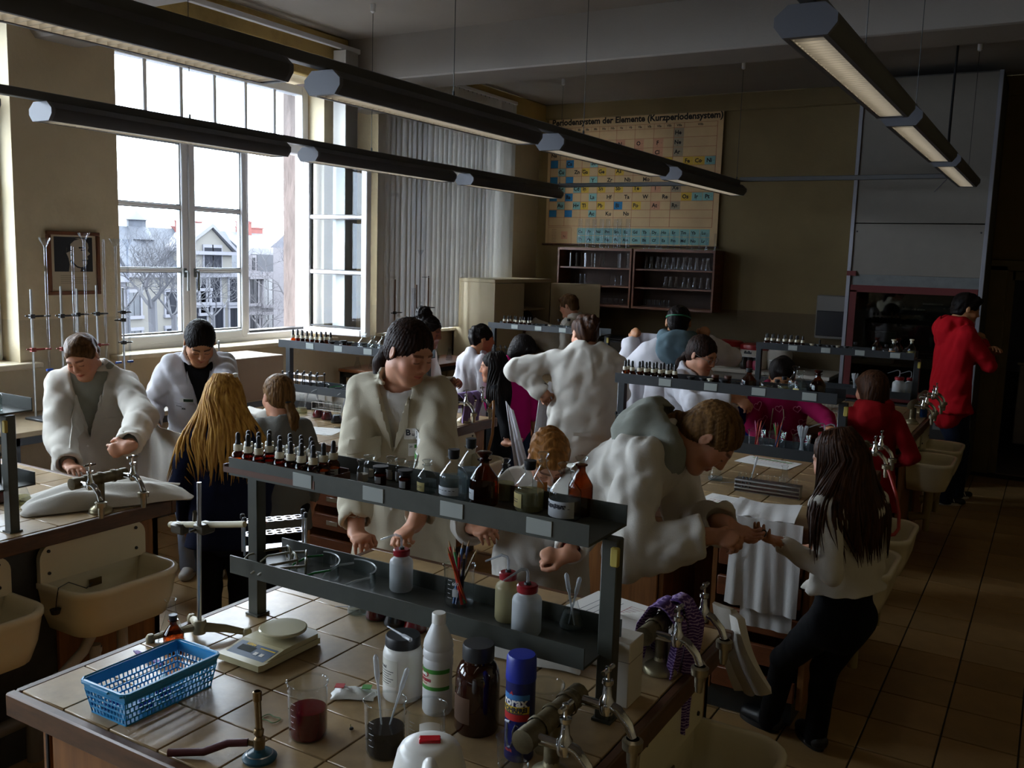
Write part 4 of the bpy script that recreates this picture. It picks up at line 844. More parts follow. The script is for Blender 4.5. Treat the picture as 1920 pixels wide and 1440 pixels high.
def beaker(loc, r, h, label, liq=None, fill=.5, marks=True, cat='beaker', text=None, rz=0):
    t = thing('beaker', label, cat, loc, rz)
    b = MB(); b.lathe([(0, .002), (r*.9, .0), (r*.985, .006), (r, .012), (r, h-.006), (r*1.06, h-.001), (r*1.05, h)], 28); b.lathe([(r*.99, h-.004), (r*1.075, h-.002), (r*1.075, h+.001), (r*1.02, h+.002)], 28)
    for i, v in enumerate(b.v):
        if v[2] > h-.008 and abs(math.atan2(v[1], v[0])+2.6) < .3: b.v[i] = (v[0]*1.1, v[1]*1.1, v[2])
    b.obj('glass', CLEAR, t)
    if liq: f = h*fill; MB().lathe([(0, .003), (r*.88, .003), (r*.965, .012), (r*.965, f), (0, f)], 28).obj('liquid', liq, t)
    if marks:
        m_ = MB(); WH = mat('white_print', 'c8c8c8', .6)
        for k in range(5): m_.grid(lambda u, v: (r*1.006*math.cos(-1.9+(.22 if k % 2 else .35)*u), r*1.006*math.sin(-1.9+(.22 if k % 2 else .35)*u), h*(.25+.11*k)+.0012*v), 3, 1)
        if text:
            vs, fs = text_mb(text, .012, bold=.0004); m_.add([(r*1.006*math.cos(-1.3+v[0]/r), r*1.006*math.sin(-1.3+v[0]/r), h*.62+v[1]) for v in vs], fs); vs, fs = text_mb('ml', .009); m_.add([(r*1.006*math.cos(-1.3+v[0]/r), r*1.006*math.sin(-1.3+v[0]/r), h*.62-.012+v[1]) for v in vs], fs)
            m_.grid(lambda u, v: (r*1.006*math.cos(-1.5+.4*u), r*1.006*math.sin(-1.5+.4*u), h*.3+.02*v), 4, 1)
        m_.obj('scale_print', WH, t, smooth=False)['kind'] = 'stuff'
    return t
def erlen(loc, r, h, label, liq=None, fill=.35, cat='flask', group=None):
    t = thing('conical_flask', label, cat, loc, 0, group)
    MB().lathe([(0, .002), (r*.92, 0), (r, .006), (r*.96, h*.15), (r*.36, h*.72), (r*.34, h*.95), (r*.45, h*.98), (r*.46, h), (r*.4, h)], 24).obj('glass', CLEAR, t)
    if liq:
        def rr(z): return r*.96*(1 if z < .12*h else 1-.62*(z/h-.12)/.6)
        f = h*fill; MB().lathe([(0, .003), (r*.9, .003), (r*.96, .007), (rr(h*.12), h*.12), (rr(f), f), (0, f)], 24).obj('liquid', liq, t)
    return t
PIPM = cloudy('clear_pipette_plastic', 'dfe2e6', .45, .15)
def pipette(p, d, L_, label, group=None):
    p = V(p); d = V(d).normalized(); b = MB(); b.tube([p, p+d*L_*.55, p+d*L_*.62, p+d*L_*.7, p+d*L_*.96, p+d*L_], [.0016, .003, .003, .0058, .0058, .002], 8)
    return tag(b.obj('plastic_pipette', PIPM), label, 'pipette', group)
ALU = mat('anodised_aluminium', 'b9bcc6', .25, metal=.9); RODB = mat('dark_rod', '3a3228', .4, metal=.4)
def ttrack(loc, rz, label, m=None, n=6, w_=.20, d=.05, posts=4, tubes=0):
    t = thing('test_tube_rack', label, 'test tube rack', loc, rz); m = m or ALU
    for z, nm in ((.012, 'base_plate'), (.058, 'hole_plate'), (.098, 'hole_plate')):
        b = MB()
        if nm == 'base_plate': b.box((0, 0, z), (w_, d, z+.002))
        else:
            cw = w_/n
            for i in range(n):
                for j in range(2):
                    cx, cy = cw*(i+.5), d*(j+.5)/2; N_ = 12; o = len(b.v); vs = []
                    for k in range(N_):
                        a = 2*PI*k/N_; q = max(abs(math.cos(a)), abs(math.sin(a))); vs += [(cx+.0088*math.cos(a), cy+.0088*math.sin(a), z), (cx+cw/2*math.cos(a)/q, cy+d/4*math.sin(a)/q, z)]
                    b.add(vs, [(2*k, 2*k+1, (2*k+3) % (2*N_), (2*k+2) % (2*N_)) for k in range(N_)])
        b.obj(nm, m, t, smooth=False)
    ps = [(-.004, .004), (w_+.004, .004), (-.004, d-.004), (w_+.004, d-.004)] if posts == 4 else [(w_*i/(posts//2-1), s_) for i in range(posts//2) for s_ in (-.003, d+.003)]
    for x, y in ps:
        p_ = MB().tube([(x, y, 0), (x, y, .1)], .0036, 8).obj('post', RODB if posts > 4 else STEEL, t); MB().lathe([(.006, .1), (.0075, .104), (.0065, .114), (0, .117)], 10, 0, TR(x, y, 0)).obj('knob', BLACK, p_)
    return t
def goggles(loc, rz, label, kind):
    t = thing('safety_glasses', label, 'safety glasses', loc, rz)
    if kind == 'frame':
        F = mat('taupe_plastic', '7d7764', .4)
        for s_ in (-1, 1):
            b = MB(); b.tube([(s_*.034+.026*math.copysign(abs(math.cos(a))**.7, math.cos(a)), .002, .024+.02*math.copysign(abs(math.sin(a))**.8, math.sin(a))) for a in [2*PI*i/20 for i in range(21)]], .0032, 6); b.obj('rim', F, t)
            MB().lathe([(.0, 0), (.024, 0)], 16, 0, TR(s_*.034, .002, .024, 0, PI/2), 1, .78).obj('lens', CLEAR, t, smooth=False)
            MB().tube([(s_*.062, .002, .034), (s_*.066, .05, .032), (s_*.06, .11, .026), (s_*.055, .13, .010)], [.004, .0045, .0035, .003], 6, flat=.5).obj('temple', F, t)
        MB().tube([(-.012, 0, .028), (0, -.002, .033), (.012, 0, .028)], .0035, 6).obj('bridge', F, t)
    else:
        G = glass('goggle_clear', (.9, .92, .92), (.5, .56, .56)); C = mat('green_temple', '1f7a3a', .4) if kind == 'green' else cloudy('clear_temple', 'd8dcdc', .4, .1)
        MB().grid(lambda u, v: (.068*math.sin((u-.5)*2.6), -.045*math.cos((u-.5)*2.6)+.03, .003+.042*v+(-.012*(1-v) if abs(u-.5) < .1 else 0)), 18, 4, 0, None, .0015).obj('lens', G, t)
        for s_ in (-1, 1): MB().tube([(s_*.066, .018, .036), (s_*.07, .06, .034), (s_*.06, .1, .02), (s_*.05, .115, .008)], [.003, .0035, .003, .002], 6).obj('temple', C, t)
        MB().tube([(.068*math.sin((u-.5)*2.6), -.046*math.cos((u-.5)*2.6)+.03, .047) for u in [i/14 for i in range(15)]], .0022, 5).obj('brow_rim', C if kind != 'green' else cloudy('clear_temple', 'd8dcdc', .4, .1), t)
    return t
# ================================================================ near bench: top shelf
ZT, ZL = 1.3412, 1.0612
skip = {(3, 0), (6, 2), (0, 2), (2, 2)}
dropper_set(-1.919, 1.785, ZT, 8, 3, 'the near shelf', .0395, skip)
g1 = 'small clear vials on the near shelf'
vial((-1.571,1.901, ZT), 'clear stoppered vial nearest the dropper tray on the near shelf', 'clear', .0155, .062)
vial((-1.515,1.907, ZT), 'amber vial with broad black lid, left of two on the near shelf', 'amber', .016, .05)
vial((-1.525,1.967, ZT), 'clear vial behind and between the two amber vials', 'clear', .015, .066); vial((-1.491,1.963, ZT), 'clear vial half hidden behind the right amber vial', 'clear', .0145, .064)
vial((-1.432,1.905, ZT), 'amber vial with broad black lid, right of two on the near shelf', 'amber', .0155, .052); vial((-1.461,1.978, ZT), 'clear vial of white powder left of the small conical bottle', 'clear', .0155, .058)
vial((-1.592,1.954, ZT), 'clear vial behind the first clear vial beside the dropper tray', 'clear', .015, .062)
bottle((-1.364,1.908, ZT), .0255, .088, 'small clear bottle with a yellowed label, left of the big bottles', 'clear', 'glass', 'water', .45, LABY, la=(-2.6, -1.2))
bottle((-1.271,1.892, ZT), .036, .13, 'clear bottle with black stopper and red-printed white label', 'clear', 'black', 'water', .55, LABP, la=(-2.7, -.6), lz=(.14, .3), lines=1)
bottle((-1.281,1.986, ZT), .034, .142, 'milky clear bottle with black stopper behind the amber one', 'clear', 'black', 'blue', .5)
bottle((-1.185,1.900, ZT), .036, .135, 'large amber bottle with glass stopper in the middle of the near shelf', 'amber', 'amber', None, .5, LABP, la=(-2.75, -1.75), lz=(.13, .32), lines=1)
bottle((-1.164,1.967, ZT), .0245, .108, 'clear bottle with an orange hazard label right of the large amber one', 'clear', 'glass', 'pale', .5, LABO, la=(-2.7, -1.7), lz=(.2, .48), lines=0, text='x')
bottle((-1.067,1.921, ZT), .0365, .125, 'clear bottle with a black stopper, a beige and a dark label', 'clear', 'black', 'pale', .48, LABY, la=(-2.7, -1.6), lz=(.1, .38))
bottle((-1.065,1.984, ZT), .026, .135, 'tall clear bottle with orange label, behind the beige-labelled one', 'clear', 'glass', 'blue', .35, LABO, la=(-1.6, -.6), lz=(.25, .48), lines=0)
bottle((-0.964,1.911, ZT), .0385, .135, 'large clear bottle with printed white label at the right shelf end', 'clear', 'glass', 'water', .42, LABP, la=(-2.7, -.5), lz=(.07, .36), lines=1, text='Glucoselösung')
bottle((-0.949,1.962, ZT), .030, .145, 'brown bottle with clear stopper behind the last clear one', 'amber', 'glass', None, .5)
# lower shelf
ttrack((-1.982,1.872, ZL), .95, 'shiny aluminium test tube rack with black knobs at the left end of the shelf', None, 6, .17, .05, 4)
goggles((-1.754,1.881, ZL), 2.3, 'taupe framed safety glasses lying on the near lower shelf', 'frame'); goggles((-1.818,1.891, ZL), 2.6, 'taupe safety glasses folded behind the first taupe pair', 'frame')
goggles((-1.670,1.897, ZL), 2.45, 'clear safety goggles with green temples on the near lower shelf', 'green'); goggles((-1.554,1.907, ZL), 2.6, 'all clear safety goggles left of the first wash bottle', 'clear')
washbottle((-1.446,1.913, ZL), .0315, .098, 'milky wash bottle with red cap behind the pencils, left one', 'water', .3)
pb = beaker((-1.260,1.916, ZL), .038, .105, 'glass beaker full of coloured pencils on the near lower shelf', None, 0, True, 'beaker', '600')
px_, py_ = pb.location.x, pb.location.y
for i, (c, nm) in enumerate((('2f7a3a', 'green'), ('a01c20', 'dark red'), ('26336e', 'blue'), ('b0286a', 'pink'), ('7a5a20', 'ochre'), ('c0281c', 'bright red'), ('16161c', 'black'), ('1f5a9a', 'light blue'), ('c8481c', 'orange'))):
    a = i*2.4; p = V((px_+.017*math.cos(a), py_+.017*math.sin(a), ZL+.004)); tq = V((px_+.033*math.cos(a+2.6+i*.2), py_+.033*math.sin(a+2.6+i*.2), ZL+.125+.012*(i % 4))); d = (tq-p).normalized(); L_ = .15+.008*(i % 3)
    t = thing('pencil', '%s coloured pencil standing in the beaker on the near shelf' % nm, 'pencil', (0, 0, 0), 0, 'coloured pencils'); MB().tube([p, p+d*(L_-.016)], .0036, 6).obj('shaft', mat('pencil_'+nm.replace(' ', '_'), c, .4), t, smooth=False); MB().tube([p+d*(L_-.016), p+d*L_], [.0036, .0006], 6).obj('tip', mat('pencil_wood', 'a8865a', .7), t)
washbottle((-1.106,1.898, ZL), .031, .107, 'yellowish wash bottle with red cap behind the fuller one', 'pale', .3, cloudy('yellowed_polyethylene', 'c0b48a', .5, .35)); washbottle((-1.026,1.854, ZL), .036, .105, 'milky wash bottle with red cap, front one right of the pencils', 'water', 1.1)
e = erlen((-0.952,1.948, ZL), .031, .10, 'conical flask of clear liquid with two pipettes in it', LIQ['water'], .4); ex, ey = e.location.x, e.location.y
pipette((ex+.008, ey, ZL+.006), (-.22, 0, 1), .13, 'pipette leaning left in the conical flask on the near shelf'); pipette((ex-.008, ey, ZL+.006), (.2, .03, 1), .125, 'pipette leaning right in the conical flask on the near shelf')
# ---------------------------------------------------------------- on the near bench
ZB = BH+.0018
erlen((-1.690,2.031, ZB), .033, .11, 'conical flask with clear liquid under the near shelf', LIQ['water'], .35); erlen((-1.621,2.029, ZB), .033, .10, 'conical flask of dark red liquid, left of two red ones under the shelf', LRED, .62)
erlen((-1.548,2.023, ZB), .034, .10, 'conical flask of black liquid between the two red ones', LBLK, .6); erlen((-1.475,2.022, ZB), .034, .10, 'conical flask of bright red liquid, right of the black one', LBRIGHT, .6)
pipette((-1.768,2.017, ZB+.006), (.9, .45, .05), .14, 'pipette lying on the tiles left of the clear conical flask')
beaker((-1.325,1.426, ZB), .041, .125, 'glass beaker half full of dark red liquid on the near bench', LRED, .52)
bk = beaker((-1.142,1.464, ZB), .041, .118, 'glass beaker with black liquid and two pipettes in front of the white jar', LBLK, .5); bx_, by_ = bk.location.x, bk.location.y
pipette((bx_-.01, by_, ZB+.05), (-.25, .15, 1), .155, 'left pipette standing in the black liquid'); pipette((bx_+.0, by_+.01, ZB+.05), (.3, .05, 1), .15, 'right pipette standing in the black liquid')
beaker((-1.106,1.560, ZB), .043, .075, 'low empty glass beaker behind the white kettle', None)
beaker((-0.891,1.703, ZB), .042, .125, 'tall empty beaker with a white label right of the blue can', None, 0, True)
t = thing('chemical_jar', 'white plastic jar with black screw lid and printed label', 'jar', (-1.269,1.690, ZB)); R_ = .047
MB().lathe([(0, .001), (R_*.94, 0), (R_, .005), (R_, .112), (R_*.93, .124), (R_*.84, .127), (R_*.84, .13)], 28).obj('jar', WHITE, t); MB().lathe([(R_*.86, .128), (R_*.9, .130), (R_*.9, .15), (R_*.85, .154), (0, .154)], 28).obj('lid', BLACK, t)
o = arc_label(R_*1.01, -2.75, -1.2, .04, .105, 10).obj('label', mat('label_off_white', 'cfccc0', .7), t); b = MB(); vs, fs = text_mb('hydroxid', .011, align='LEFT', bold=.0004); b.add([(R_*1.016*math.cos(-2.7+v[0]/R_), R_*1.016*math.sin(-2.7+v[0]/R_), .086+v[1]) for v in vs], fs)
for k in range(6): b.grid(lambda u, v: (R_*1.016*math.cos(-2.6+(1.2-.13*(k % 3))*u), R_*1.016*math.sin(-2.6+(1.2-.13*(k % 3))*u), .076-.006*k+.0016*v), 6, 1)
b.obj('print', PRN, o, smooth=False)
pipette((t.location.x-.055, t.location.y+.01, ZB+.157), (.94, -.3, -.02), .1, 'pipette lying across the black lid of the white jar')
t = thing('vinegar_bottle', 'white vinegar bottle with green label and red oval emblem', 'bottle', (-1.157,1.676, ZB)); R_ = .035
MB().lathe([(0, .001), (R_*.92, 0), (R_, .006), (R_, .06), (R_*.965, .064), (R_*.965, .112), (R_, .116), (R_*1.0, .128), (R_*.94, .133), (R_*1.0, .138), (R_*1.0, .150), (R_*.94, .154), (R_, .159), (R_*.95, .172), (R_*.45, .212), (R_*.4, .216)], 28).obj('bottle', cloudy('translucent_white_plastic', 'dcdcdc', .9, .35), t)
MB().lathe([(R_*.46, .214), (R_*.46, .236), (R_*.42, .238), (0, .238)], 20).obj('cap', WHITE, t)
GRN = mat('label_green', '3f8a30', .6); o = arc_label(R_*.99, -3.0, -.1, .063, .112, 16).obj('label', mat('label_cream', 'd9d3bc', .6), t)
arc_label(R_*1.0, -3.0, -.1, .063, .072, 16).obj('green_band', GRN, o); arc_label(R_*1.0, -3.0, -.1, .103, .113, 16).obj('green_band', GRN, o)
def onarc(b, s_, size, r, a, z, bold=.0008):
    vs, fs = text_mb(s_, size, bold=bold); b.add([(r*math.cos(a+v[0]/r), r*math.sin(a+v[0]/r), z+v[1]) for v in vs], fs)
A0 = -2.02
b = MB(); b.add([(R_*1.01*math.cos(A0+.42*math.cos(q)), R_*1.01*math.sin(A0+.42*math.cos(q)), .1005+.0085*math.sin(q)) for q in [2*PI*i/20 for i in range(20)]], [tuple(range(20))]); b.obj('oval_emblem', PRNR, o, smooth=False)
b = MB(); onarc(b, 'Surig', .009, R_*1.02, A0, .1005); b.obj('emblem_lettering', PAPER, o, smooth=False)
b = MB(); onarc(b, 'SPRITESSIG', .0085, R_*1.005, A0, .086); onarc(b, 'Für Kräuter', .0045, R_*1.005, A0, .0785, .0002); b.obj('lettering', PRNR, o, smooth=False)
t = thing('brown_chemical_jar', 'big amber-brown jar with wide black lid beside the vinegar', 'jar', (-1.037,1.659, ZB)); R_ = .05
MB().lathe([(0, .001), (R_*.93, 0), (R_, .008), (R_, .118), (R_*.95, .138), (R_*.8, .154), (R_*.64, .16), (R_*.64, .166)], 28).obj('jar', mat('dark_amber_glass', '2a0e05', .08, spec=.7), t); MB().lathe([(R_*.62, .164), (R_*.72, .167), (R_*.72, .195), (R_*.68, .2), (0, .2)], 28).obj('lid', BLACK, t); arc_label(R_*1.006, -2.8, -1.35, .03, .09, 10).obj('label', mat('browned_label', '4d2f14', .7), t)
t = thing('drain_cleaner_can', 'dark blue drain cleaner can with bright printed label', 'can', (-0.899,1.610, ZB)); R_ = .0315; CB = mat('can_blue', '101a5e', .35)
MB().lathe([(0, .001), (R_*.94, 0), (R_, .004), (R_, .178)], 28).obj('can', CB, t); MB().lathe([(R_*1.03, .175), (R_*1.04, .178), (R_*1.0, .222), (R_*.9, .228), (R_*.4, .2285), (0, .228)], 28).obj('cap', mat('cap_blue', '1a2a94', .4), t)
A0 = -1.75; b = arc_label(R_*1.008, A0-.95, A0+1.35, .138, .15, 12); b.obj('sky_band', mat('label_sky_blue', '3a78b8', .5), t)
arc_label(R_*1.008, A0-.95, A0+1.35, .108, .124, 12).obj('yellow_band', mat('label_yellow', 'd8b41e', .5), t); arc_label(R_*1.008, A0-.95, A0+1.35, .092, .107, 12).obj('red_band', mat('label_red', 'b01c1c', .5), t)
b = MB(); onarc(b, 'rorax', .026, R_*1.014, A0+.22, .133, .001); b.obj('brand_lettering', PAPER, t, smooth=False); b = MB(); onarc(b, 'ROHRFREI', .013, R_*1.014, A0+.25, .1165, .0008); onarc(b, 'POWER-GRANULAT', .005, R_*1.014, A0+.2, .1095, .0003); b.obj('band_lettering', PRN, t, smooth=False)
b = MB(); b.tube([(R_*1.012*math.cos(A0+a), R_*1.012*math.sin(A0+a), z) for a, z in ((-.25, .085), (-.25, .05), (-.1, .034), (.1, .034), (.25, .05), (.25, .07), (.4, .085), (.6, .082))], .004, 6, flat=.3); b.tube([(R_*1.012*math.cos(A0+a), R_*1.012*math.sin(A0+a), z) for a, z in ((-.5, .085), (.0, .088))], .003, 6); b.obj('pipe_picture', mat('label_silver', '9aa0b0', .4), t); b = MB(); onarc(b, 'stark', .009, R_*1.02, A0-.1, .026); b.obj('red_lettering', PRNR, t, smooth=False)
b = MB(); b.add([(R_*1.014*math.cos(A0+.02+q*6), R_*1.014*math.sin(A0+.02+q*6), z) for q, z in ((-.03, .148), (.03, .148), (.01, .158))], [(0, 1, 2)]); b.obj('flame_mark', PRNR, t, smooth=False)
# kettle
t = thing('kettle', 'white electric kettle with a red lid button at the bottom edge', 'kettle', (-0.922,1.314, ZB), .62); KW = mat('kettle_white_plastic', 'dcdad4', .35)
MB().lathe([(0, 0), (.078, 0), (.08, .01), (.08, .018), (.074, .02), (.076, .03), (.07, .1), (.060, .142), (.057, .148)], 32).obj('body', KW, t); MB().lathe([(.057, .147), (.054, .153), (.047, .157), (.046, .158), (.03, .161), (0, .162)], 32).obj('lid', KW, t)
MB().tube([(0, -.052, .146), (0, -.08, .153), (0, -.115, .145), (0, -.125, .11), (0, -.115, .06), (0, -.085, .03)], [.013, .015, .015, .014, .013, .012], 10).obj('handle', KW, t); MB().grid(lambda u, v: (.02*(2*u-1)*(1-.0*v), .05+.035*v-.0*u, .12+.03*v+.004*math.sin(PI*u)), 6, 3, 0, None, .004).obj('spout', KW, t)
b = MB(); b.box((-.02, -.009, .160), (.02, .013, .167), 0, None, .005); b.obj('lid_button', mat('kettle_red_button', 'b5121c', .2), t)
# scale
t = thing('laboratory_scale', 'beige electronic laboratory scale with round pan', 'scale', (-1.751,1.593, ZB), 0); sx_, sy_ = t.location.x, t.location.y
t.location = (-1.775, 1.575, ZB); SB = mat('scale_beige', 'b5ab86', .4); prof = [(0, 0), (.145, 0), (.15, .012), (.15, .22), (.13, .236), (.015, .236), (-.004, .22), (-.004, .012)]
b = MB(); b.prism(prof, .006, .022); b.prism([(0, .09), (.146, .09), (.146, .215), (.128, .23), (.017, .23), (0, .215)], .022, .034); b.obj('base', SB, t, ang=.4)
b = MB(); b.add([(0, .004, .018), (.145, .004, .018), (.146, .092, .034), (0, .092, .034), (0, .092, .02), (.146, .092, .02)], [(0, 1, 2, 3), (0, 3, 4), (1, 5, 2)]); b.obj('control_slope', SB, t, smooth=False)
def slope(x, y, dz=.0004): return (x, y, .018+(y-.004)/.088*.016+dz)
def sq(b, x0, y0, x1, y1, dz=.0006): b.add([slope(x0, y0, dz), slope(x1, y0, dz), slope(x1, y1, dz), slope(x0, y1, dz)], [(0, 1, 2, 3)]); return b
sq(MB(), .008, .016, .138, .078).obj('keypad_film', mat('scale_slate_blue', '56667a', .4), t); sq(MB(), .025, .042, .075, .064, .001).obj('display', mat('lcd', '2e3430', .2), t); sq(sq(MB(), .085, .038, .097, .05, .0012), .105, .038, .117, .05, .0012).obj('key', WHITE, t)
b = MB(); vs, fs = text_mb('KERN', .012, bold=.0008); b.add([slope(.05+v[0], .071+v[1], .0014) for v in vs], fs); b.obj('brand_lettering', mat('label_yellow', 'd8b41e', .5), t, smooth=False); sq(MB(), .085, .066, .136, .07, .001).obj('yellow_stripe', mat('label_yellow', 'd8b41e', .5), t)
MB().lathe([(.03, .034), (.03, .044), (.062, .047), (.064, .053), (.06, .055), (.02, .0545), (0, .0545)], 36, 0, TR(.073, .16, 0)).obj('weighing_pan', mat('pan_cream_enamel', 'b9b294', .12), t, ang=.3)
for x in (.015, .13):
    for y in (.02, .215): MB().lathe([(0, 0), (.009, 0), (.009, .007)], 8, 0, TR(x, y, 0)).obj('foot', BLACK, t)
# blue basket
t = thing('plastic_basket', 'light blue slotted plastic basket on the near bench corner', 'basket', (-1.80, 1.235, ZB)); BBL = mat('light_blue_plastic', '2a8cc0', .35); bw, bd, bh = .118, .235, .078
def wallgrid(p0, p1, out):                # p0->p1 bottom edge, leaning out
    p0 = V(p0); p1 = V(p1); L_ = (p1-p0).length; ux = (p1-p0)/L_; up = V((out[0]*.014, out[1]*.014, bh)); b = MB(); n = int(L_/.0105)
    def P_(u, v): return p0+ux*(L_*u-(.014*(1-2*u))*v*1.0)+up*v
    for v in (0, .2, .38, .56, .74, 1.0): b.tube([P_(0, v), P_(1, v)], .0026 if v not in (0, 1.0) else .004, 4)
    for k, (v0, v1) in enumerate(((0, .2), (.2, .38), (.38, .56), (.56, .74))):
        for i in range(n+1): u = min(1, max(0, (i+(.5 if k % 2 else 0))/n)); b.tube([P_(u, v0), P_(u, v1)], .0017, 4, 0, None, False)
    b.grid(lambda u, v: P_(u, .74+.26*v), 1, 1, 0, None, .002)
    return b
C_ = [(0, 0, 0), (bw, 0, 0), (bw, bd, 0), (0, bd, 0)]
for i in range(4):
    a, c = C_[i], C_[(i+1) % 4]; o_ = ((0, -1), (1, 0), (0, 1), (-1, 0))[i]; wallgrid(a, c, o_).obj('lattice_wall', BBL, t)
b = MB(); b.box((-.002, -.002, 0), (bw+.002, bd+.002, .003)); b.obj('basket_floor', BBL, t)
R0 = [(-.016, -.016), (bw+.016, -.016), (bw+.016, bd+.016), (-.016, bd+.016)]
b = MB(); b.tube([(x, y, bh) for x, y in ((-.006, -.018), (bw+.006, -.018), (bw+.018, -.006), (bw+.018, bd+.006), (bw+.006, bd+.018), (-.006, bd+.018), (-.018, bd+.006), (-.018, -.006), (-.006, -.018))], .005, 6, flat=.8); b.box((bw*.25, -.026, bh-.003), (bw*.75, -.016, bh+.002)); b.box((bw*.25, bd+.016, bh-.003), (bw*.75, bd+.026, bh+.002)); b.obj('rim', BBL, t)
for i, (x, y) in enumerate(((.03, .04), (.05, .1), (.08, .06), (.04, .16), (.09, .14), (.06, .2))):
    q = MB(); q.lathe([(0, 0), (.011, .002), (.011, .03), (.006, .033)], 10, 0, TR(-1.8+x, 1.235+y, ZB+.0035+.011, 1.3*i, PI/2)); o = q.obj('blue_vial', cloudy('pale_blue_vial', '8fd0e8', .5, .2) if i % 2 else mat('dark_blue_cap', '16349a', .4)); tag(o, 'small %s vial lying in the light blue basket' % ('pale blue' if i % 2 else 'dark blue'), 'vial', 'pale vials in the basket' if i % 2 else 'dark vials in the basket')
# retort stand on the near bench with a cream rod clamped to it
t = thing('retort_stand', 'retort stand with tripod foot and a cream rod clamped across it', 'retort stand', (-1.928,1.650, ZB)); STB = mat('stand_foot_beige', '8f8468', .45, metal=.3)
for a in (-2.3, .72, 2.6): MB().tube([(0, 0, .03), (.07*math.cos(a), .07*math.sin(a), .022), (.125*math.cos(a), .125*math.sin(a), .008)], [.016, .012, .009], 8, flat=.7).obj('leg', STB, t); MB().lathe([(.0, 0), (.012, 0), (.013, .012), (.008, .02), (0, .022)], 10, 0, TR(.125*math.cos(a), .125*math.sin(a), 0)).obj('foot', STB, t)
MB().lathe([(.017, .012), (.019, .045), (.016, .05), (.0, .052)], 14).obj('hub', STB, t); MB().tube([(0, 0, .05), (-.004, .01, .43)], .006, 10).obj('rod', STEEL, t)
hz = .30; b = MB(); b.tube([(-.135, .02, hz-.012), (.06, .03, hz+.02), (.14, .034, hz+.034)], .0085, 10); b.obj('cream_rod', mat('cream_rod', 'b9ae8c', .5), t); b = MB(); b.box((-.022, .0, hz-.012), (.02, .045, hz+.016), 0, None, .005); b.tube([(-.01, .02, hz), (-.01, -.02, hz)], .004, 6); b.box((-.12, .005, hz-.03), (-.07, .035, hz+.0), 0, None, .006); b.tube([(-.03, .015, hz+.02), (-.01, -.0, hz+.05)], .006, 6); b.obj('boss_clamp', mat('clamp_dark', '4a4438', .4, metal=.5), t)
bottle((-1.913,1.552, ZB), .026, .1, 'small amber bottle with blue-black stopper behind the blue basket', 'amber', 'black'); erlen((-1.964,1.587, ZB), .035, .12, 'empty conical flask behind the small amber bottle by the basket')
t = thing('felt_pen', 'short purple pen lying behind the blue basket', 'pen', (0, 0, 0)); a = V((-1.975,1.486, ZB+.006)); c = V((-1.930,1.482, ZB+.006)); MB().tube([a, c, c+(c-a)*1.5], .0055, 8).obj('barrel', mat('purple_pen', '5a2a8a', .35), t); MB().tube([a-(c-a)*.25, a], [.003, .0045], 8).obj('cap', mat('purple_pen_cap', '3d1a66', .35), t)
# bunsen burner
t = thing('gas_burner', 'brass gas burner on a round blue-green base with red hose', 'burner', (-1.343,1.300, ZB)); BR_ = mat('burner_brass', '7a6444', .35, metal=.8, var=.2)
MB().lathe([(0, 0), (.034, 0), (.036, .006), (.03, .012), (.012, .018), (.01, .03)], 24).obj('base', mat('burner_teal_enamel', '1d4a5a', .35), t); MB().lathe([(.026, .0125), (.028, .013), (.026, .0145)], 24).obj('base_ring', STEEL, t)
b = MB(); b.lathe([(.011, .02), (.012, .045), (.008, .05), (.0085, .052)], 14); b.tube([(0, 0, .03), (-.03, -.01, .032)], .006, 8); b.tube([(0, 0, .05), (-.011, .005, .13)], .0075, 12); b.lathe([(.0105, 0), (.011, .008), (.0085, .012)], 14, 0, TR(-.002, .0, .055)); b.lathe([(.0075, 0), (.0095, .002), (.0095, .02), (.007, .022)], 14, 0, TR(-.0105, .005, .122)); b.obj('burner_tube', BR_, t)
MB().tube([(-.025, -.008, .032), (-.06, -.03, .03), (-.10, -.06, .012), (-.16, -.1, .01)], .0085, 10).obj('gas_hose', mat('dark_red_hose', '4a1418', .5), t)
# loose small things
tag(MB().tube([V((-1.443,1.432, ZB+.002))+V((.022*math.cos(a), .014*math.sin(a)+.004*math.sin(3*a), 0)) for a in [2*PI*i/18 for i in range(19)]], .0012, 5).obj('rubber_band', mat('green_rubber', '5a7a4a', .6)), 'thin green rubber band lying beside the burner', 'rubber band')
t = thing('seed', 'single dark seed with a sprout on the tiles', 'seed', (-1.262,1.496, ZB)); MB().lathe([(0, 0), (.005, .002), (.004, .006), (0, .007)], 8).obj('seed_body', BLACK, t); MB().tube([(-.002, 0, .005), (-.005, .002, .011)], .0009, 5).obj('sprout', mat('sprout', '5a6a30', .7), t)
def crumple(name, x0, y0, w_, d, h, m, seed, label, cat, z=None, rz=0, nu=26, nv=20, amp=.3, th=.003, group=None, fn=None):
    rn = random.Random(seed); ph = [(rn.uniform(3, 11), rn.uniform(3, 11), rn.uniform(0, 6), rn.uniform(.4, 1)) for _ in range(7)]
    def f(u, v):
        e = min(1, 4*min(u, 1-u))*min(1, 4*min(v, 1-v)); s_ = sum(a_*abs(math.sin(kx*u+ky*v+p)) for kx, ky, p, a_ in ph)/sum(q[3] for q in ph)
        wx = .05*math.sin(7*v+seed)+.03*math.sin(15*v); wy = .06*math.sin(6*u+seed*2)+.03*math.sin(13*u)
        z_ = th+.002+h*e**.6*(1-amp+amp*2*(s_-.4)); z_ += fn(u, v) if fn else 0
        return ((u-.5)*w_*(1+wx), (v-.5)*d*(1+wy), max(th+.001, z_))
    o = MB().grid(f, nu, nv, 0, None, th).obj(name, m, None, (x0, y0, ZB if z is None else z), rz, ang=1.4); return tag(o, label, cat, group)
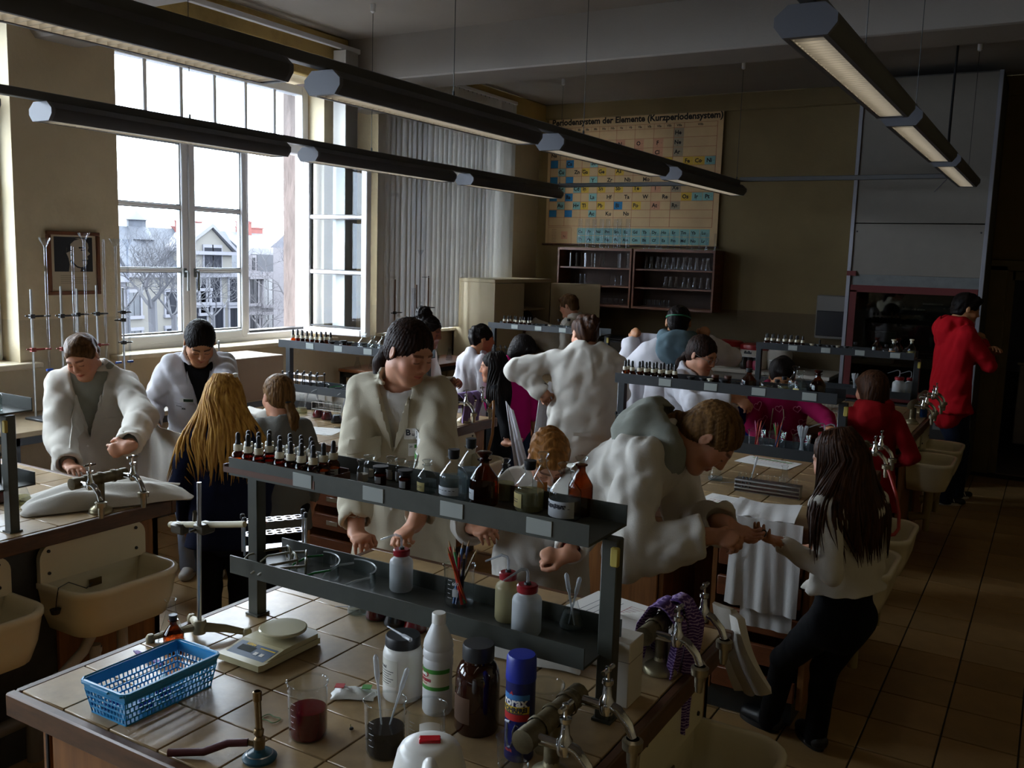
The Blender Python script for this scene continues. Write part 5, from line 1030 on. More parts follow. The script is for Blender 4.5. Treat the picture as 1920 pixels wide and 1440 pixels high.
COAT = cloth('white_coat_cotton', 'd6d1c8'); TOWEL = cloth('white_towel', 'd8d6d4')
FOIL = mat('crisp_packet', 'd6d8d4', .35, var=.05); pk = crumple('snack_packet', -1.362,1.623, .105, .055, .022, FOIL, 4, 'crumpled white packet with green and red print', 'packet', None, .5, 16, 10, .6, .002)
for k, (u0, c) in enumerate(((-.045, 'label_red'), (.02, 'label_green'))): MB().box((u0, -.012, .024), (u0+.022, .01, .0255)).obj('print', _m[c], pk)
crumple('folded_lab_coat', -1.121,2.085, .30, .17, .06, COAT, 9, 'crumpled white cloth lying under the lower shelf', 'coat', None, .1)
crumple('folded_lab_coat', -.90, 2.30, .30, .30, .075, COAT, 3, 'white coat heaped at the back of the near bench beside the taps', 'coat', None, .5, 30, 26, .45)
t = thing('carton', 'plain white carton standing under the right end of the near shelf', 'carton', (-.80, 1.93, ZB), 0); MB().box((-.05, 0, 0), (.012, .085, .16), 0, None, .002).obj('carton_body', mat('white_card', 'cfc8bc', .7), t); MB().box((-.0505, -.0005, .112), (.0125, .0855, .1135)).obj('lid_seam', mat('seam_grey', '8a847a', .8), t)
def sheet(x, y, rz, label, z=None, w_=.21, d=.297, kind=0, group=None):
    r = thing('worksheet', label, 'paper', (x, y, ZB if z is None else z), rz, group); MB().grid(lambda u, v: ((u-.5)*w_, (v-.5)*d, .0012+.004*(u-.5)**2*abs(v)), 6, 6, 0, None, .0006).obj('sheet', PAPER, r)
    def bx2(b, u0, v0, u1, v1): b.add([((u-.5)*w_, (v-.5)*d, .0046) for u, v in ((u0, v0), (u1, v0), (u1, v1), (u0, v1))], [(0, 1, 2, 3)]); return b
    if kind == 0:
        bx2(MB(), .12, .2, .88, .27).obj('green_bar', mat('pale_green_print', '8fb07a', .8), r); bx2(MB(), .55, .1, .88, .17).obj('pink_bar', mat('pale_pink_print', 'cfa098', .8), r); b = MB()
        for i in range(10): bx2(b, .15+.07*i, .31, .157+.07*i, .48)
        bx2(b, .15, .31, .79, .318); bx2(b, .15, .472, .79, .48); b.obj('red_grid', mat('red_print', '9a3a3a', .8), r); b = MB()
        for i in range(3): bx2(b, .12+.15*i, .11, .2+.15*i, .15)
        for i in range(4): bx2(b, .15, .58+.08*i, .8-.1*(i % 2), .59+.08*i)
        b.obj('text_lines', mat('grey_print', '77777c', .8), r)
    else:
        b = MB()
        for i in range(9): bx2(b, .12, .12+.085*i, .85-.2*(i % 3), .13+.085*i)
        b.obj('text_lines', mat('grey_print', '77777c', .8), r)
    return r
sheet(-1.053,2.476, 1.4, 'printed worksheet with green bars at the back of the near bench')
# upturned small beakers beside the near taps
for k, (px, lb) in enumerate((((-.86, 1.66), 'small upright beaker furthest behind the near taps'), ((-.89, 1.56), 'small beaker standing behind the near standpipe'), ((-.83, 1.47), 'small beaker with a yellow tint in front of the near taps'))):
    beaker((px[0], px[1], ZB), .027, .07, lb, LIQ['pale'] if k == 2 else None, .15, False)

# ================================================================ bottles and racks on the other shelves
def line(items, y0, y1, zt=ZT):
    for it in items: it()
# middle bench shelf
dropper_set(-1.885, 4.365, ZT, 8, 2, 'the middle shelf', .0385, {(7, 1), (1, 1)})
for px, kd, lb in ((1295, 'amber', 'first amber vial right of the droppers on the middle shelf'), (1318, 'amber', 'black-lidded amber vial left of the white-capped one on the middle shelf'), (1331, 'white', 'clear vial with white stopper on the middle shelf'), (1356, 'amber', 'amber vial between the two orange jars on the middle shelf'), (1375, 'clear', 'clear vial left of its twin before the dark amber bottle'), (1385, 'clear', 'clear vial right beside the dark amber bottle on the middle shelf')):
    vial(({1295: -1.539, 1318: -1.476, 1331: -1.441, 1356: -1.374, 1375: -1.327, 1385: -1.298}[px], 4.385, ZT), lb, kd, .0155, .054)
for x, lb in ((-1.430, 'slim orange-brown jar left of the amber vial on the middle shelf'), (-1.366, 'slim orange-brown jar with dark lid before the clear vials')):
    t = thing('brown_jar', lb, 'jar', (x, 4.43, ZT)); MB().lathe([(0, 0), (.0165, 0), (.017, .055), (0, .056)], 14).obj('jar', glass('orange_glass', (.6, .25, .05), (.2, .06, .01)), t); MB().lathe([(.0165, .055), (.018, .056), (.018, .068), (0, .069)], 14).obj('lid', mat('brown_lid', '4a2410', .4), t)
bottle((-1.262, 4.43, ZT), .037, .115, 'amber bottle with black stopper and white label on the middle shelf', 'amber', 'black', None, .5, LABP, la=(-2.8, -2.1))
bottle((-1.174, 4.42, ZT), .032, .105, 'clear bottle with yellowed label, first right of the amber one', 'clear', 'glass', 'water', .4, LABY, la=(-2.4, -1.2))
bottle((-1.113, 4.385, ZT), .03, .078, 'squat clear bottle with white and red label on the middle shelf', 'clear', 'black', 'water', .4, LABP, la=(-2.6, -.8)); bottle((-1.101, 4.47, ZT), .029, .085, 'squat clear bottle behind the white-red labelled one', 'clear', 'black', 'pale', .5)
bottle((-1.052, 4.48, ZT), .033, .14, 'tall clear bottle with glass stopper standing behind its pair', 'clear', 'glass', 'water', .5); bottle((-1.008, 4.395, ZT), .033, .13, 'tall clear bottle with pink and yellow label on the middle shelf', 'clear', 'glass', 'water', .4, LABY, la=(-2.5, -1.5))
bottle((-0.936, 4.43, ZT), .037, .135, 'big amber bottle at the right end of the middle shelf', 'amber', 'amber', None, .5)
ttrack((-1.93, 4.38, ZL), .05, 'dark wire test tube rack with many black-capped rods on the middle lower shelf', STEEL, 8, .25, .07, 12)
goggles((-1.571, 4.43, ZL), 2.0, 'green-templed goggles on the middle lower shelf', 'green')
for x, lb, c in ((-1.200, 'beaker with one pink rod on the middle lower shelf', 0), (-1.102, 'beaker of coloured pencils on the middle lower shelf', 1), (-0.987, 'beaker bristling with clear pipettes on the middle lower shelf', 2)):
    b_ = beaker((x, 4.42, ZL), .04, .10, lb, None, 0, False)
    rn = random.Random(int(x*100))
    for i in range((3, 7, 9)[c]):
        a = i*2.4; p = (x+.014*math.cos(a), 4.42+.014*math.sin(a), ZL+.004); d = (.25*math.cos(a+2.8), .25*math.sin(a+2.8), 1)
        if c == 2: pipette(p, d, .145, 'clear pipette in the crowded pipette beaker', 'pipettes in the middle shelf beaker')
        else:
            cc, nm = (('b01e50', 'pink'), ('a02018', 'red'), ('d0581c', 'orange'), ('2a6a38', 'green'), ('2a2f6e', 'blue'), ('16161a', 'black'), ('8a6a24', 'ochre'))[i]; d = V(d).normalized(); p = V(p)
            o = MB().tube([p, p+d*.13, p+d*.145], [.0036, .0036, .0006], 6).obj('pencil', mat('pencil_'+nm, cc, .4)); tag(o, '%s pencil in the %s beaker on the middle lower shelf' % (nm, 'sparse' if c == 0 else 'full'), 'pencil', None)
washbottle((-0.887, 4.42, ZL), .038, .11, 'wash bottle with bright red cap behind the long-haired girl', 'water', .5); washbottle((-0.851, 4.47, ZL), .036, .105, 'second wash bottle behind the red-capped one on the middle shelf', 'water', .2)
t = thing('coiled_tubing', 'coil of clear tubing beside the pencil beaker on the middle shelf', 'tubing', (-1.147, 4.40, ZL)); MB().tube([(.03*math.cos(a), .028*math.sin(a), .012+.02*abs(math.sin(.37*a))) for a in [i*.4 for i in range(48)]], .003, 5).obj('tube_coil', TUBEM, t)
# far bench shelf
dropper_set(-1.86, 6.925, ZT, 7, 2, 'the far right shelf', .0445, {(2, 1), (6, 1)})
for i, (x, kd) in enumerate(((-1.531, 'white'), (-1.478, 'amber'), (-1.413, 'amber'), (-1.379, 'amber'), (-1.349, 'white'), (-1.290, 'amber'))): vial((x, 6.95, ZT), ('white-stoppered vial next to the far dropper tray', 'amber vial, leftmost on the far right shelf', 'amber vial left of the close pair on the far right shelf', 'amber vial right of the close pair on the far right shelf', 'white-stoppered vial in the middle of the far right shelf', 'amber vial nearest the clear bottle on the far right shelf')[i], kd, .0165, .055)
bottle((-1.236, 6.99, ZT), .033, .085, 'lone squat clear bottle on the far right shelf', 'clear', 'black', 'water', .4, LABP, la=(-2.3, -1)); bottle((-1.090, 6.99, ZT), .036, .13, 'amber bottle with flared stopper in the far bottle cluster', 'amber', 'amber'); bottle((-1.021, 6.955, ZT), .025, .085, 'small clear bottle right of the far amber one', 'clear', 'black', 'pale', .5)
bottle((-0.972, 6.95, ZT), .034, .125, 'clear bottle with orange label in the far cluster', 'clear', 'white', 'pale', .3, LABO, la=(-2.4, -1), lines=0); bottle((-0.956, 7.04, ZT), .033, .13, 'amber bottle half behind the orange-labelled one', 'amber', 'amber'); bottle((-0.893, 6.95, ZT), .024, .08, 'small clear bottle near the right end of the far shelf', 'clear', 'glass', 'water', .5, LABP, la=(-2.4, -1)); bottle((-0.864, 7.02, ZT), .03, .13, 'slender clear bottle at the right end of the far shelf', 'clear', 'white', 'pale', .4, LABY, la=(-2.2, -1))
b_ = beaker((-1.217, 6.98, ZL), .034, .08, 'beaker of clear pipettes on the far right lower shelf', None, 0, False)
for i in range(7): a = i*2.4; pipette((b_.location.x+.01*math.cos(a), 6.98+.01*math.sin(a), ZL+.004), (.22*math.cos(a+2.6), .22*math.sin(a+2.6), 1), .14, 'clear pipette in the far pipette beaker', 'pipettes in the far shelf beaker')
washbottle((-0.916, 6.96, ZL), .044, .125, 'left wash bottle of the pair on the far right shelf', 'water', .4); washbottle((-0.848, 7.03, ZL), .042, .12, 'right wash bottle of the pair on the far right shelf', 'pale', .2)
# shelf between window and student
dropper_set(-4.245, 4.425, ZT, 9, 2, 'the window-side shelf', .0405, {(8, 1), (4, 1), (7, 0), (8, 0), (2, 1)})
for i, (x, kd) in enumerate(((-3.921, 'amber'), (-3.859, 'amber'), (-3.807, 'white'), (-3.824, 'amber'), (-3.806, 'amber'), (-3.713, 'amber'))): vial((x, 4.43+.03*(i % 3), ZT), ('amber vial at the end of the window-side dropper tray', 'amber vial left of the white-stoppered one by the window', 'white-stoppered vial on the window-side shelf', 'tall amber vial right of the white one by the window', 'amber vial at the back on the window-side shelf', 'amber vial nearest the clear bottles by the window')[i], kd, .0175, .058 if i != 3 else .068)
for i, (x, y, r_, h_) in enumerate(((-3.679, 4.45, .036, .125), (-3.672, 4.53, .03, .105), (-3.582, 4.435, .03, .085), (-3.556, 4.49, .036, .13))): bottle((x, y, ZT), r_, h_, ('tall clear bottle, leftmost on the window-side shelf', 'clear bottle at the back between two taller ones', 'squat clear bottle in front on the window-side shelf', 'tall clear bottle close to the hair of the student')[i], 'clear', 'glass', 'water', .45, LABP, la=(-2.4, -1))
bottle((-3.481, 4.5, ZT), .033, .13, 'amber bottle half hidden behind the hair of the student', 'amber', 'amber')
ttrack((-4.33, 4.42, ZL), .05, 'aluminium test tube rack with black knobs on the window-side lower shelf', ALU, 7, .28, .075, 12); goggles((-3.897, 4.49, ZL), 2.0, 'green-templed goggles on the window-side lower shelf', 'green'); goggles((-3.787, 4.5, ZL), 2.4, 'clear goggles on the window-side lower shelf', 'clear'); goggles((-4.018, 4.49, ZL), 2.6, 'second clear goggles by the window-side test tube rack', 'clear')
# shelf before the cream cupboard
dropper_set(-4.19, 6.985, ZT, 7, 2, 'the shelf before the cream cupboard', .041, {(0, 1), (3, 1), (5, 1), (2, 0)})
for i, (x, kd) in enumerate(((-3.905, 'amber'), (-3.873, 'clear'), (-3.841, 'clear'), (-3.804, 'amber'), (-3.741, 'white'))): vial((x, 7.0+.03*(i % 2), ZT), ('amber vial beside the droppers before the cream cupboard', 'first clear vial before the cream cupboard', 'second clear vial before the cream cupboard', 'amber vial right of the clear ones before the cream cupboard', 'white-stoppered vial before the cream cupboard')[i], kd, .0165, .055)
bottle((-3.669, 7.03, ZT), .034, .105, 'clear bottle with black stopper before the cream cupboard', 'clear', 'black', 'water', .5, LABP, la=(-2.3, -1)); bottle((-3.577, 7.03, ZT), .036, .115, 'clear bottle with dark stopper touching the coated woman in view', 'clear', 'black', 'water', .5, LABP, la=(-2.3, -1)); ttrack((-4.27, 6.99, ZL), .0, 'test tube rack on the lower shelf before the cream cupboard', STEEL, 7, .26, .07, 12)
# shelf at the left edge
bottle((-3.31, 1.90, ZT), .04, .12, 'clear bottle cut off by the left picture edge', 'clear', 'glass', 'water', .5); washbottle((-3.36, 1.88, ZL), .034, .105, 'wash bottle behind the shelf post at the left picture edge', 'blue', 2); ttrack((-3.40, 1.84, ZL), 1.1, 'test tube rack at the right end of the left edge shelf', ALU, 5, .12, .05, 8)
erlen((-3.550,2.152, ZB), .036, .11, 'conical flask of pale liquid beside the left shelf post', LIQ['pale'], .3); erlen((-3.636,2.117, ZB), .036, .11, 'conical flask of red liquid cut off by the left picture edge', LRED, .45)
# ================================================================ things on the other benches
def wirerack(loc, rz, w_, d, h, label, n=12, tubes=True):
    t = thing('wire_rack', label, 'test tube rack', loc, rz); W_ = mat('white_coated_wire', 'c8c6c0', .4); b = MB()
    for z in (.004, h*.55, h):
        b.tube([(0, 0, z), (w_, 0, z), (w_, d, z), (0, d, z), (0, 0, z)], .002, 5)
        for i in range(1, n): b.tube([(w_*i/n, 0, z), (w_*i/n, d, z)], .0012, 4, 0, None, False)
    for x in (0, w_):
        for y in (0, d): b.tube([(x, y, 0), (x, y, h)], .002, 5)
    b.obj('wire_frame', W_, t)
    if tubes:
        me = kit('tt', lambda: MB().lathe([(0, 0), (.0062, .003), (.0065, .1), (.0078, .102)], 8).mesh('test_tube', CLEAR))
        for i in range(n):
            o = ob('test_tube', me, None, t.matrix_basis @ V((w_*(i+.5)/n, d*.5, .006))) if False else ob('test_tube', me, None, (loc[0]+math.cos(rz)*w_*(i+.5)/n-math.sin(rz)*d*.5, loc[1]+math.sin(rz)*w_*(i+.5)/n+math.cos(rz)*d*.5, loc[2]+.006)); tag(o, 'empty test tube in the '+label, 'test tube', 'test tubes in the '+label)
    return t
wirerack((-1.42, 6.66, ZB), .05, .36, .07, .085, 'long white wire rack on the far bench', 14); wirerack((-4.06, 4.40, ZB), .05, .24, .07, .10, 'wire rack behind the red and blue flasks', 10)
t = thing('soap_bottle', 'blue soap bottle with white pump beside the far taps', 'bottle', (-0.769,7.225, ZB)); MB().lathe([(0, 0), (.024, 0), (.026, .006), (.026, .09), (.012, .105), (.012, .112)], 16).obj('bottle', mat('soap_blue', '0f3f7a', .25), t); b = MB(); b.lathe([(.013, .11), (.013, .125), (.005, .127), (.005, .145), (0, .145)], 12); b.tube([(0, 0, .145), (-.03, 0, .143), (-.036, 0, .134)], .004, 6); b.obj('pump', WHITE, t)
sheet(-1.139,6.418, .3, 'small paper on the far bench near the red-clad child', None, .12, .17, 1)
t = thing('tube_block', 'long metal block holding a row of short test tubes on the middle bench', 'test tube rack', (-1.23, 4.19, ZB), .03); bw_ = .30
b = MB(); b.box((0, 0, 0), (bw_, .055, .004)); b.box((0, 0, .0), (.003, .055, .058)); b.box((bw_-.003, 0, 0), (bw_, .055, .058)); b.obj('side_frame', STEEL, t, smooth=False)
for z in (.012, .03, .05): MB().box((.002, -.001, z), (bw_-.002, .056, z+.008), 0, None, .001).obj('hole_bar', STEEL, t)
sht = MB().lathe([(0, 0), (.0068, .002), (.0072, .075), (.0082, .077)], 10).mesh('test_tube', CLEAR)
for i in range(11): o = ob('test_tube', sht, None, (-1.215+.026*i, 4.218, ZB+.0125)); tag(o, 'short test tube standing in the metal block', 'test tube', 'test tubes in the metal block')
for i in range(3): o = MB().tube([(0, 0, 0), (.004, .01, .055)], .0045, 6).obj('dark_rod', BLACK, None, (-1.20+.017*i, 4.205, ZB+.013)); tag(o, 'dark plug in the left end of the metal block', 'plug', 'dark plugs in the metal block')
pipette((-1.17, 4.225, ZB+.02), (.18, .1, 1), .15, 'tall pipette leaning out of the metal block')
erlen((-1.373,4.349, ZB), .036, .115, 'conical flask under the chin of the bending student', LIQ['water'], .12); erlen((-1.035, 4.33, ZB), .035, .12, 'empty conical flask behind the metal block', None)
sheet(-1.159,3.953, -.12, 'worksheet with red grid and green bar at the middle bench edge', None, .297, .21); sheet(-1.267,4.916, 3.0, 'upside-down worksheet behind the metal block', None, .297, .21)
pipette((-1.321,4.281, ZB+.006), (.75, .6, .02), .12, 'pipette lying on the tiles beside the conical flask')
crumple('lab_coat', -1.90, 4.18, .34, .30, .045, COAT, 17, 'white coat spread on the left end of the middle bench', 'coat', None, .9, 28, 22, .5)
def drape(name, label, cat, top, bot, m, nf=4, amp=.02, nrm=(0, -1, 0), seed=0, nu=36, nv=26, th=.004, sag=.0, belly=0, group=None, hem=0):
    top = [V(p) for p in top]; bot = [V(p) for p in bot]; n_ = V(nrm).normalized(); ph = random.Random(seed)
    p1, p2, p3 = ph.uniform(0, 6), ph.uniform(0, 6), ph.uniform(.6, 1.4)
    def on(pl, u):
        k = u*(len(pl)-1); i = min(int(k), len(pl)-2); return pl[i].lerp(pl[i+1], k-i)
    def f(u, v):
        p = on(top, u).lerp(on(bot, u), v); w_ = math.sin(2*PI*nf*u+p1+1.5*v*p3)*.6+.4*math.sin(2*PI*nf*2.3*u+p2-2*v)
        return p+n_*(amp*w_*(.25+.75*v)+belly*math.sin(PI*v))+V((0, 0, -sag*math.sin(PI*u)*(1-v)+hem*math.sin(9*u+seed)*v))
    return tag(MB().grid(f, nu, nv, 0, None, th).obj(name, m, ang=1.4), label, cat, group)
drape('towel', 'white towel hanging over the front edge of the middle bench', 'towel', [(-1.13, 3.95, .935), (-1.02, 3.92, .93), (-.86, 3.95, .94)], [(-1.13, 3.735, .912), (-1.0, 3.735, .912), (-.84, 3.735, .912)], TOWEL, 2, .006, (0, 0, 1), 1, 20, 10)
o = drape('towel', 'long white towel hanging down the drawers of the middle bench', 'towel', [(-1.09, 3.728, .915), (-.95, 3.728, .915), (-.80, 3.728, .915)], [(-1.10, 3.71, .54), (-.95, 3.705, .53), (-.80, 3.71, .53)], TOWEL, 2.2, .012, (0, -1, 0), 2); drape('towel', 'second towel layer showing below the long white towel', 'towel', [(-1.03, 3.735, .9), (-.82, 3.735, .9)], [(-1.04, 3.735, .45), (-.82, 3.735, .45)], TOWEL, 1.6, .006, (0, -1, 0), 5)
# left column benches
erlen((-4.208,4.467, ZB), .036, .125, 'conical flask with pale liquid behind the ponytail girl', LIQ['pale'], .3); erlen((-4.019,4.417, ZB), .038, .115, 'conical flask of dark red liquid, left of three by the wire rack', LRED, .42); erlen((-3.926,4.394, ZB), .038, .115, 'conical flask of dark red liquid in the middle by the wire rack', LRED, .42); erlen((-3.805,4.347, ZB), .038, .115, 'conical flask of blue-black liquid by the wire rack', LBLK, .42)
for (x, y), lb, an in (((-4.270,4.553), 'pipette in the pale flask behind the ponytail girl', .3), ((-4.049,4.470), 'pipette in the left dark red flask', -.3), ((-3.832,4.398), 'pipette in the blue-black flask by the wire rack', .35)): pipette((x, y, ZB+.01), (an, .05, 1), .16, lb)
t = thing('petri_dish', 'shallow glass dish in front of the blue-black flask', 'dish', (-3.665,4.230, ZB)); MB().lathe([(0, 0), (.045, 0), (.046, .014), (.045, .015)], 24).obj('dish', CLEAR, t)
sheet(-3.723,4.069, .3, 'worksheet on the bench right of the ponytail girl', None, .297, .21, 1)
t = thing('black_tray', 'black plastic tray beside the window-side shelf post', 'tray', (-4.34, 4.66, ZB)); b = MB(); b.box((-.09, -.06, 0), (.09, .06, .004)); 
for a_, c_ in (((-.09, -.06, 0), (-.086, .06, .05)), ((.086, -.06, 0), (.09, .06, .05)), ((-.09, -.06, 0), (.09, -.056, .05)), ((-.09, .056, 0), (.09, .06, .05))): b.box(a_, c_)
b.obj('tray_body', BLACK, t, smooth=False)
t = thing('paper_roll', 'fat white paper roll lying behind the pale flask', 'paper roll', (-4.356,4.713, ZB+.062), .5); MB().tube([(-.11, 0, 0), (.11, 0, 0)], .06, 24).obj('roll', PAPER, t); MB().tube([(.105, 0, 0), (.1115, 0, 0)], .022, 16).obj('core', mat('card_core', '8a6a48', .8), t)
t = thing('carton', 'small white box between the paper roll and the wire rack', 'carton', (-4.254,4.712, ZB), .4); MB().box((0, 0, 0), (.07, .07, .13), 0, None, .002).obj('carton_body', PAPER, t)
crumple('lab_coat', -4.05, 4.86, .5, .22, .10, COAT, 23, 'white cloth heap behind the wire rack under the window-side shelf', 'coat', None, .1); crumple('lab_coat', -4.12, 4.05, .42, .30, .10, COAT, 29, 'white coat heaped between the two girls', 'coat', None, .6, 28, 22, .5)
o = crumple('folded_lab_coat', -3.331,2.382, .62, .30, .075, COAT, 6, 'folded white lab coat lying beside the left taps', 'coat', None, 1.08, 40, 22, .35, .006)
wirerack((-4.2, 6.62, ZB), .2, .2, .08, .1, 'wire rack on the bench before the cream cupboard', 8, False); beaker((-4.0, 6.7, ZB), .05, .11, 'beaker on the bench before the cream cupboard', None, 0, False); sheet(-3.8, 6.62, .3, 'pale paper on the bench before the cream cupboard', None, .3, .21, 1)
# purple and lilac cloths, hoses
PURP = mat('purple_cloth', '4d2a6e', .9); tnt = PURP.node_tree; tcn = N(tnt, 'ShaderNodeTexCoord'); wv = N(tnt, 'ShaderNodeTexWave', bands_direction='Z'); wv.inputs['Scale'].default_value = 38; wv.inputs['Distortion'].default_value = 6; wv.inputs['Detail Scale'].default_value = 1.5; rr_ = N(tnt, 'ShaderNodeValToRGB'); rr_.color_ramp.elements[0].color = (*hx('46256a'), 1); rr_.color_ramp.elements[1].color = (*hx('a58bb8'), 1); rr_.color_ramp.elements[0].position = .62; rr_.color_ramp.elements[1].position = .8
tnt.links.new(tcn.outputs['Object'], wv.inputs['Vector']); tnt.links.new(wv.outputs['Fac'], rr_.inputs[0]); tnt.links.new(rr_.outputs[0], tnt.nodes['Principled BSDF'].inputs['Base Color'])
def hangcloth(label, x, y, z0, z1, w_, m, seed, back=.14, nm='cleaning_cloth'):
    def f(u, v):
        s_ = (v-.28); a = u*w_-w_/2; nar = 1-.45*max(0, s_)**1.2
        if v < .28: p = (x-.035-.012*math.sin(9*u+seed)-.02*(1-v/.28), y+a*.9, z0-back*(1-v/.28))
        else: p = (x+.035+.012*math.sin(11*u+seed)+.012*math.sin(5*v), y+a*nar, z0-(z0-z1)*(s_/.72)*(1-.12*abs(u-.5)))
        if .2 < v < .36: q = (v-.2)/.16; p = (x-.035+.07*q, y+a, z0+.02*math.sin(PI*q))
        return p
    return tag(MB().grid(f, 18, 30, 0, None, .005).obj(nm, m, ang=1.4), label, 'cloth')
hangcloth('purple wavy-striped cloth hung over the near tap pipe', -.80, 2.17, 1.068, .80, .085, PURP, 1); hangcloth('second fold of purple cloth hanging lower from the tap pipe', -.775, 2.215, 1.072, .72, .06, PURP, 4)
LILAC = mat('lilac_cloth', '8a72a8', .9, var=.2, scale=12); hangcloth('lilac cloth hung on the tap behind the coated student', -3.22, 4.88, 1.068, .87, .12, LILAC, 2, .09); hangcloth('second lilac cloth beside the first on the same tap', -3.21, 4.99, 1.066, .90, .08, LILAC, 7, .07)
t = thing('rubber_hose', 'amber-brown rubber hose looping from the taps into the sink', 'hose', (0, 0, 0)); MB().tube([(-3.10, 5.0, .98), (-3.05, 4.98, 1.04), (-3.01, 4.92, .98), (-2.99, 4.88, .85), (-3.0, 4.84, .72), (-3.02, 4.78, .66), (-3.06, 4.70, .63), (-3.09, 4.62, .68), (-3.1, 4.58, .78), (-3.11, 4.62, .88)], .0095, 10).obj('hose', mat('amber_rubber', '8a5a1c', .4), t)
t = thing('rubber_hose', 'red rubber hose hanging into the middle bench sink', 'hose', (0, 0, 0)); MB().tube([(-.665, 4.86, .985), (-.645, 4.84, .95), (-.60, 4.79, .86), (-.57, 4.72, .78), (-.555, 4.63, .73), (-.565, 4.57, .715), (-.61, 4.53, .71), (-.66, 4.52, .66)], .0085, 10).obj('hose', mat('red_rubber', 'a0281c', .4), t)
# sleeve of the heaped coat hanging off the bench corner
t = drape('coat_sleeve', 'white coat sleeve hanging off the near bench corner below the taps', 'sleeve', [(-.80, 2.60, .955), (-.74, 2.60, .945), (-.70, 2.58, .93)], [(-.73, 2.64, .70), (-.665, 2.63, .70), (-.615, 2.60, .735)], COAT, 1.0, .012, (-.3, -1, 0), 3, 16, 16, .03, 0, .02)
# ================================================================ window side: tables, burettes, box, portrait, radiators
TBL = mat('window_table_top', '8d7b60', .4, var=.15); 
def steeltable(x0, x1, y0, y1, z, label, m, legm):
    t = thing('steel_table', label, 'table', (x0, y0, 0)); w_, d = x1-x0, y1-y0; MB().box((-.01, -.01, z-.03), (w_+.01, d+.01, z), 0, None, .004).obj('table_top', m, t)
    b = MB(); b.box((0, 0, z-.075), (w_, .03, z-.03)); b.box((0, d-.03, z-.075), (w_, d, z-.03)); b.box((w_-.03, 0, z-.075), (w_, d, z-.03)); b.obj('apron', legm, t, smooth=False)
    for x in (0, w_-.04):
        for y in (0, d-.04): MB().box((x, y, 0), (x+.04, y+.04, z-.03)).obj('leg', legm, t)
    return t
TZ = .90
steeltable(-5.5, -4.93, 2.95, 5.15, TZ, 'long steel-framed table under the window carrying the burette stands', TBL, mat('steel_table_leg', '34363a', .4, metal=.4))
steeltable(-5.48, -5.02, 6.30, 7.95, .93, 'black-legged table with a brown top full of small flasks by the far window', mat('brown_table_top', '7a4a2a', .4, var=.2), mat('black_table_leg', '1c1c1e', .4, metal=.3))
sf = MB().lathe([(0, .001), (.032, .0), (.034, .008), (.013, .075), (.012, .1), (.016, .105)], 12).mesh('conical_flask', GEDGE)
for i in range(20): o = ob('conical_flask', sf, None, (-5.36+.09*(i % 3)+.02*(i % 2), 6.40+.068*(i // 1) % 1.35, .9305)); tag(o, 'small empty conical flask in the rows on the brown window table', 'flask', 'flasks on the brown window table')
def burette(y, label, xs=-5.2, rod=.80, fun=True, bz=.45, off=.07, col='7a2a1c', two=False):
    t = thing('burette_stand', label, 'burette stand', (xs, y, TZ+.0005)); MB().box((-.09, -.05, 0), (.09, .05, .014), 0, None, .004).obj('base_plate', mat('stand_base', '4a4c50', .4, metal=.4), t); MB().tube([(-.06, 0, .01), (-.06, 0, rod)], .0068, 8).obj('rod', STEEL, t)
    for k, oy in enumerate((off, -off)[:2 if two else 1]):
        b = MB(); top = bz+.62; b.tube([(-.06, oy, .26), (-.06, oy, .30), (-.06, oy, top)], [.002, .0075, .0075], 10); 
        if fun: b.lathe([(.006, -.05), (.007, -.01), (.036, .045), (.037, .047)], 16, 0, TR(-.06, oy, top))
        b.obj('burette_tube', GEDGE, t)
        MB().tube([(-.06, oy-.018, .29), (-.06, oy+.022, .29)], .008, 8).obj('stopcock', mat('stopcock_blue', '2a4a9a', .4), t)
        for z in (.42, .62) if k == 0 else (.57,):
            b = MB(); b.box((-.072, -.014, z-.012), (-.048, .014, z+.012)); b.tube([(-.06, 0, z), (-.06, oy*.75, z)], .006, 6); b.tube([(-.06+.014*math.cos(a), oy+.014*math.sin(a), z) for a in [PI*1.3*i/8-2.0 for i in range(9)]], .005, 6); b.tube([(-.06, -.0, z), (-.06, -.04, z+.004)], .004, 6); b.obj('clamp', mat('clamp_%s' % (col if z < .5 else '2a2826'), col if z < .5 else '2a2826', .5, metal=.3), t)
    return t
burette(3.294, 'burette stand furthest left in front of the pier', -5.2, .78, True, .42, .10); burette(3.446, 'burette stand left of the framed portrait caption, without funnel', -5.14, .80, False, .42, .085); burette(3.593, 'burette stand below the portrait with a red clamp', -5.2, .78, True, .46, .06, '9a2a30'); burette(3.729, 'burette stand right of the portrait, tall tube without funnel', -5.2, .80, False, .47, .06); burette(3.950, 'double burette stand with two funnels before the left sash', -5.24, .78, True, .43, .045, '2a2826', True)
bs = thing('retort_stand', 'thin steel rod standing beside the cardboard box', 'retort stand', (-5.0, 4.486, TZ+.0005)); MB().tube([(0, 0, .01), (0, 0, .42)], .006, 8).obj('rod', STEEL, bs); MB().box((-.06, -.05, 0), (.06, .05, .012), 0, None, .003).obj('base_plate', GREYM, bs)
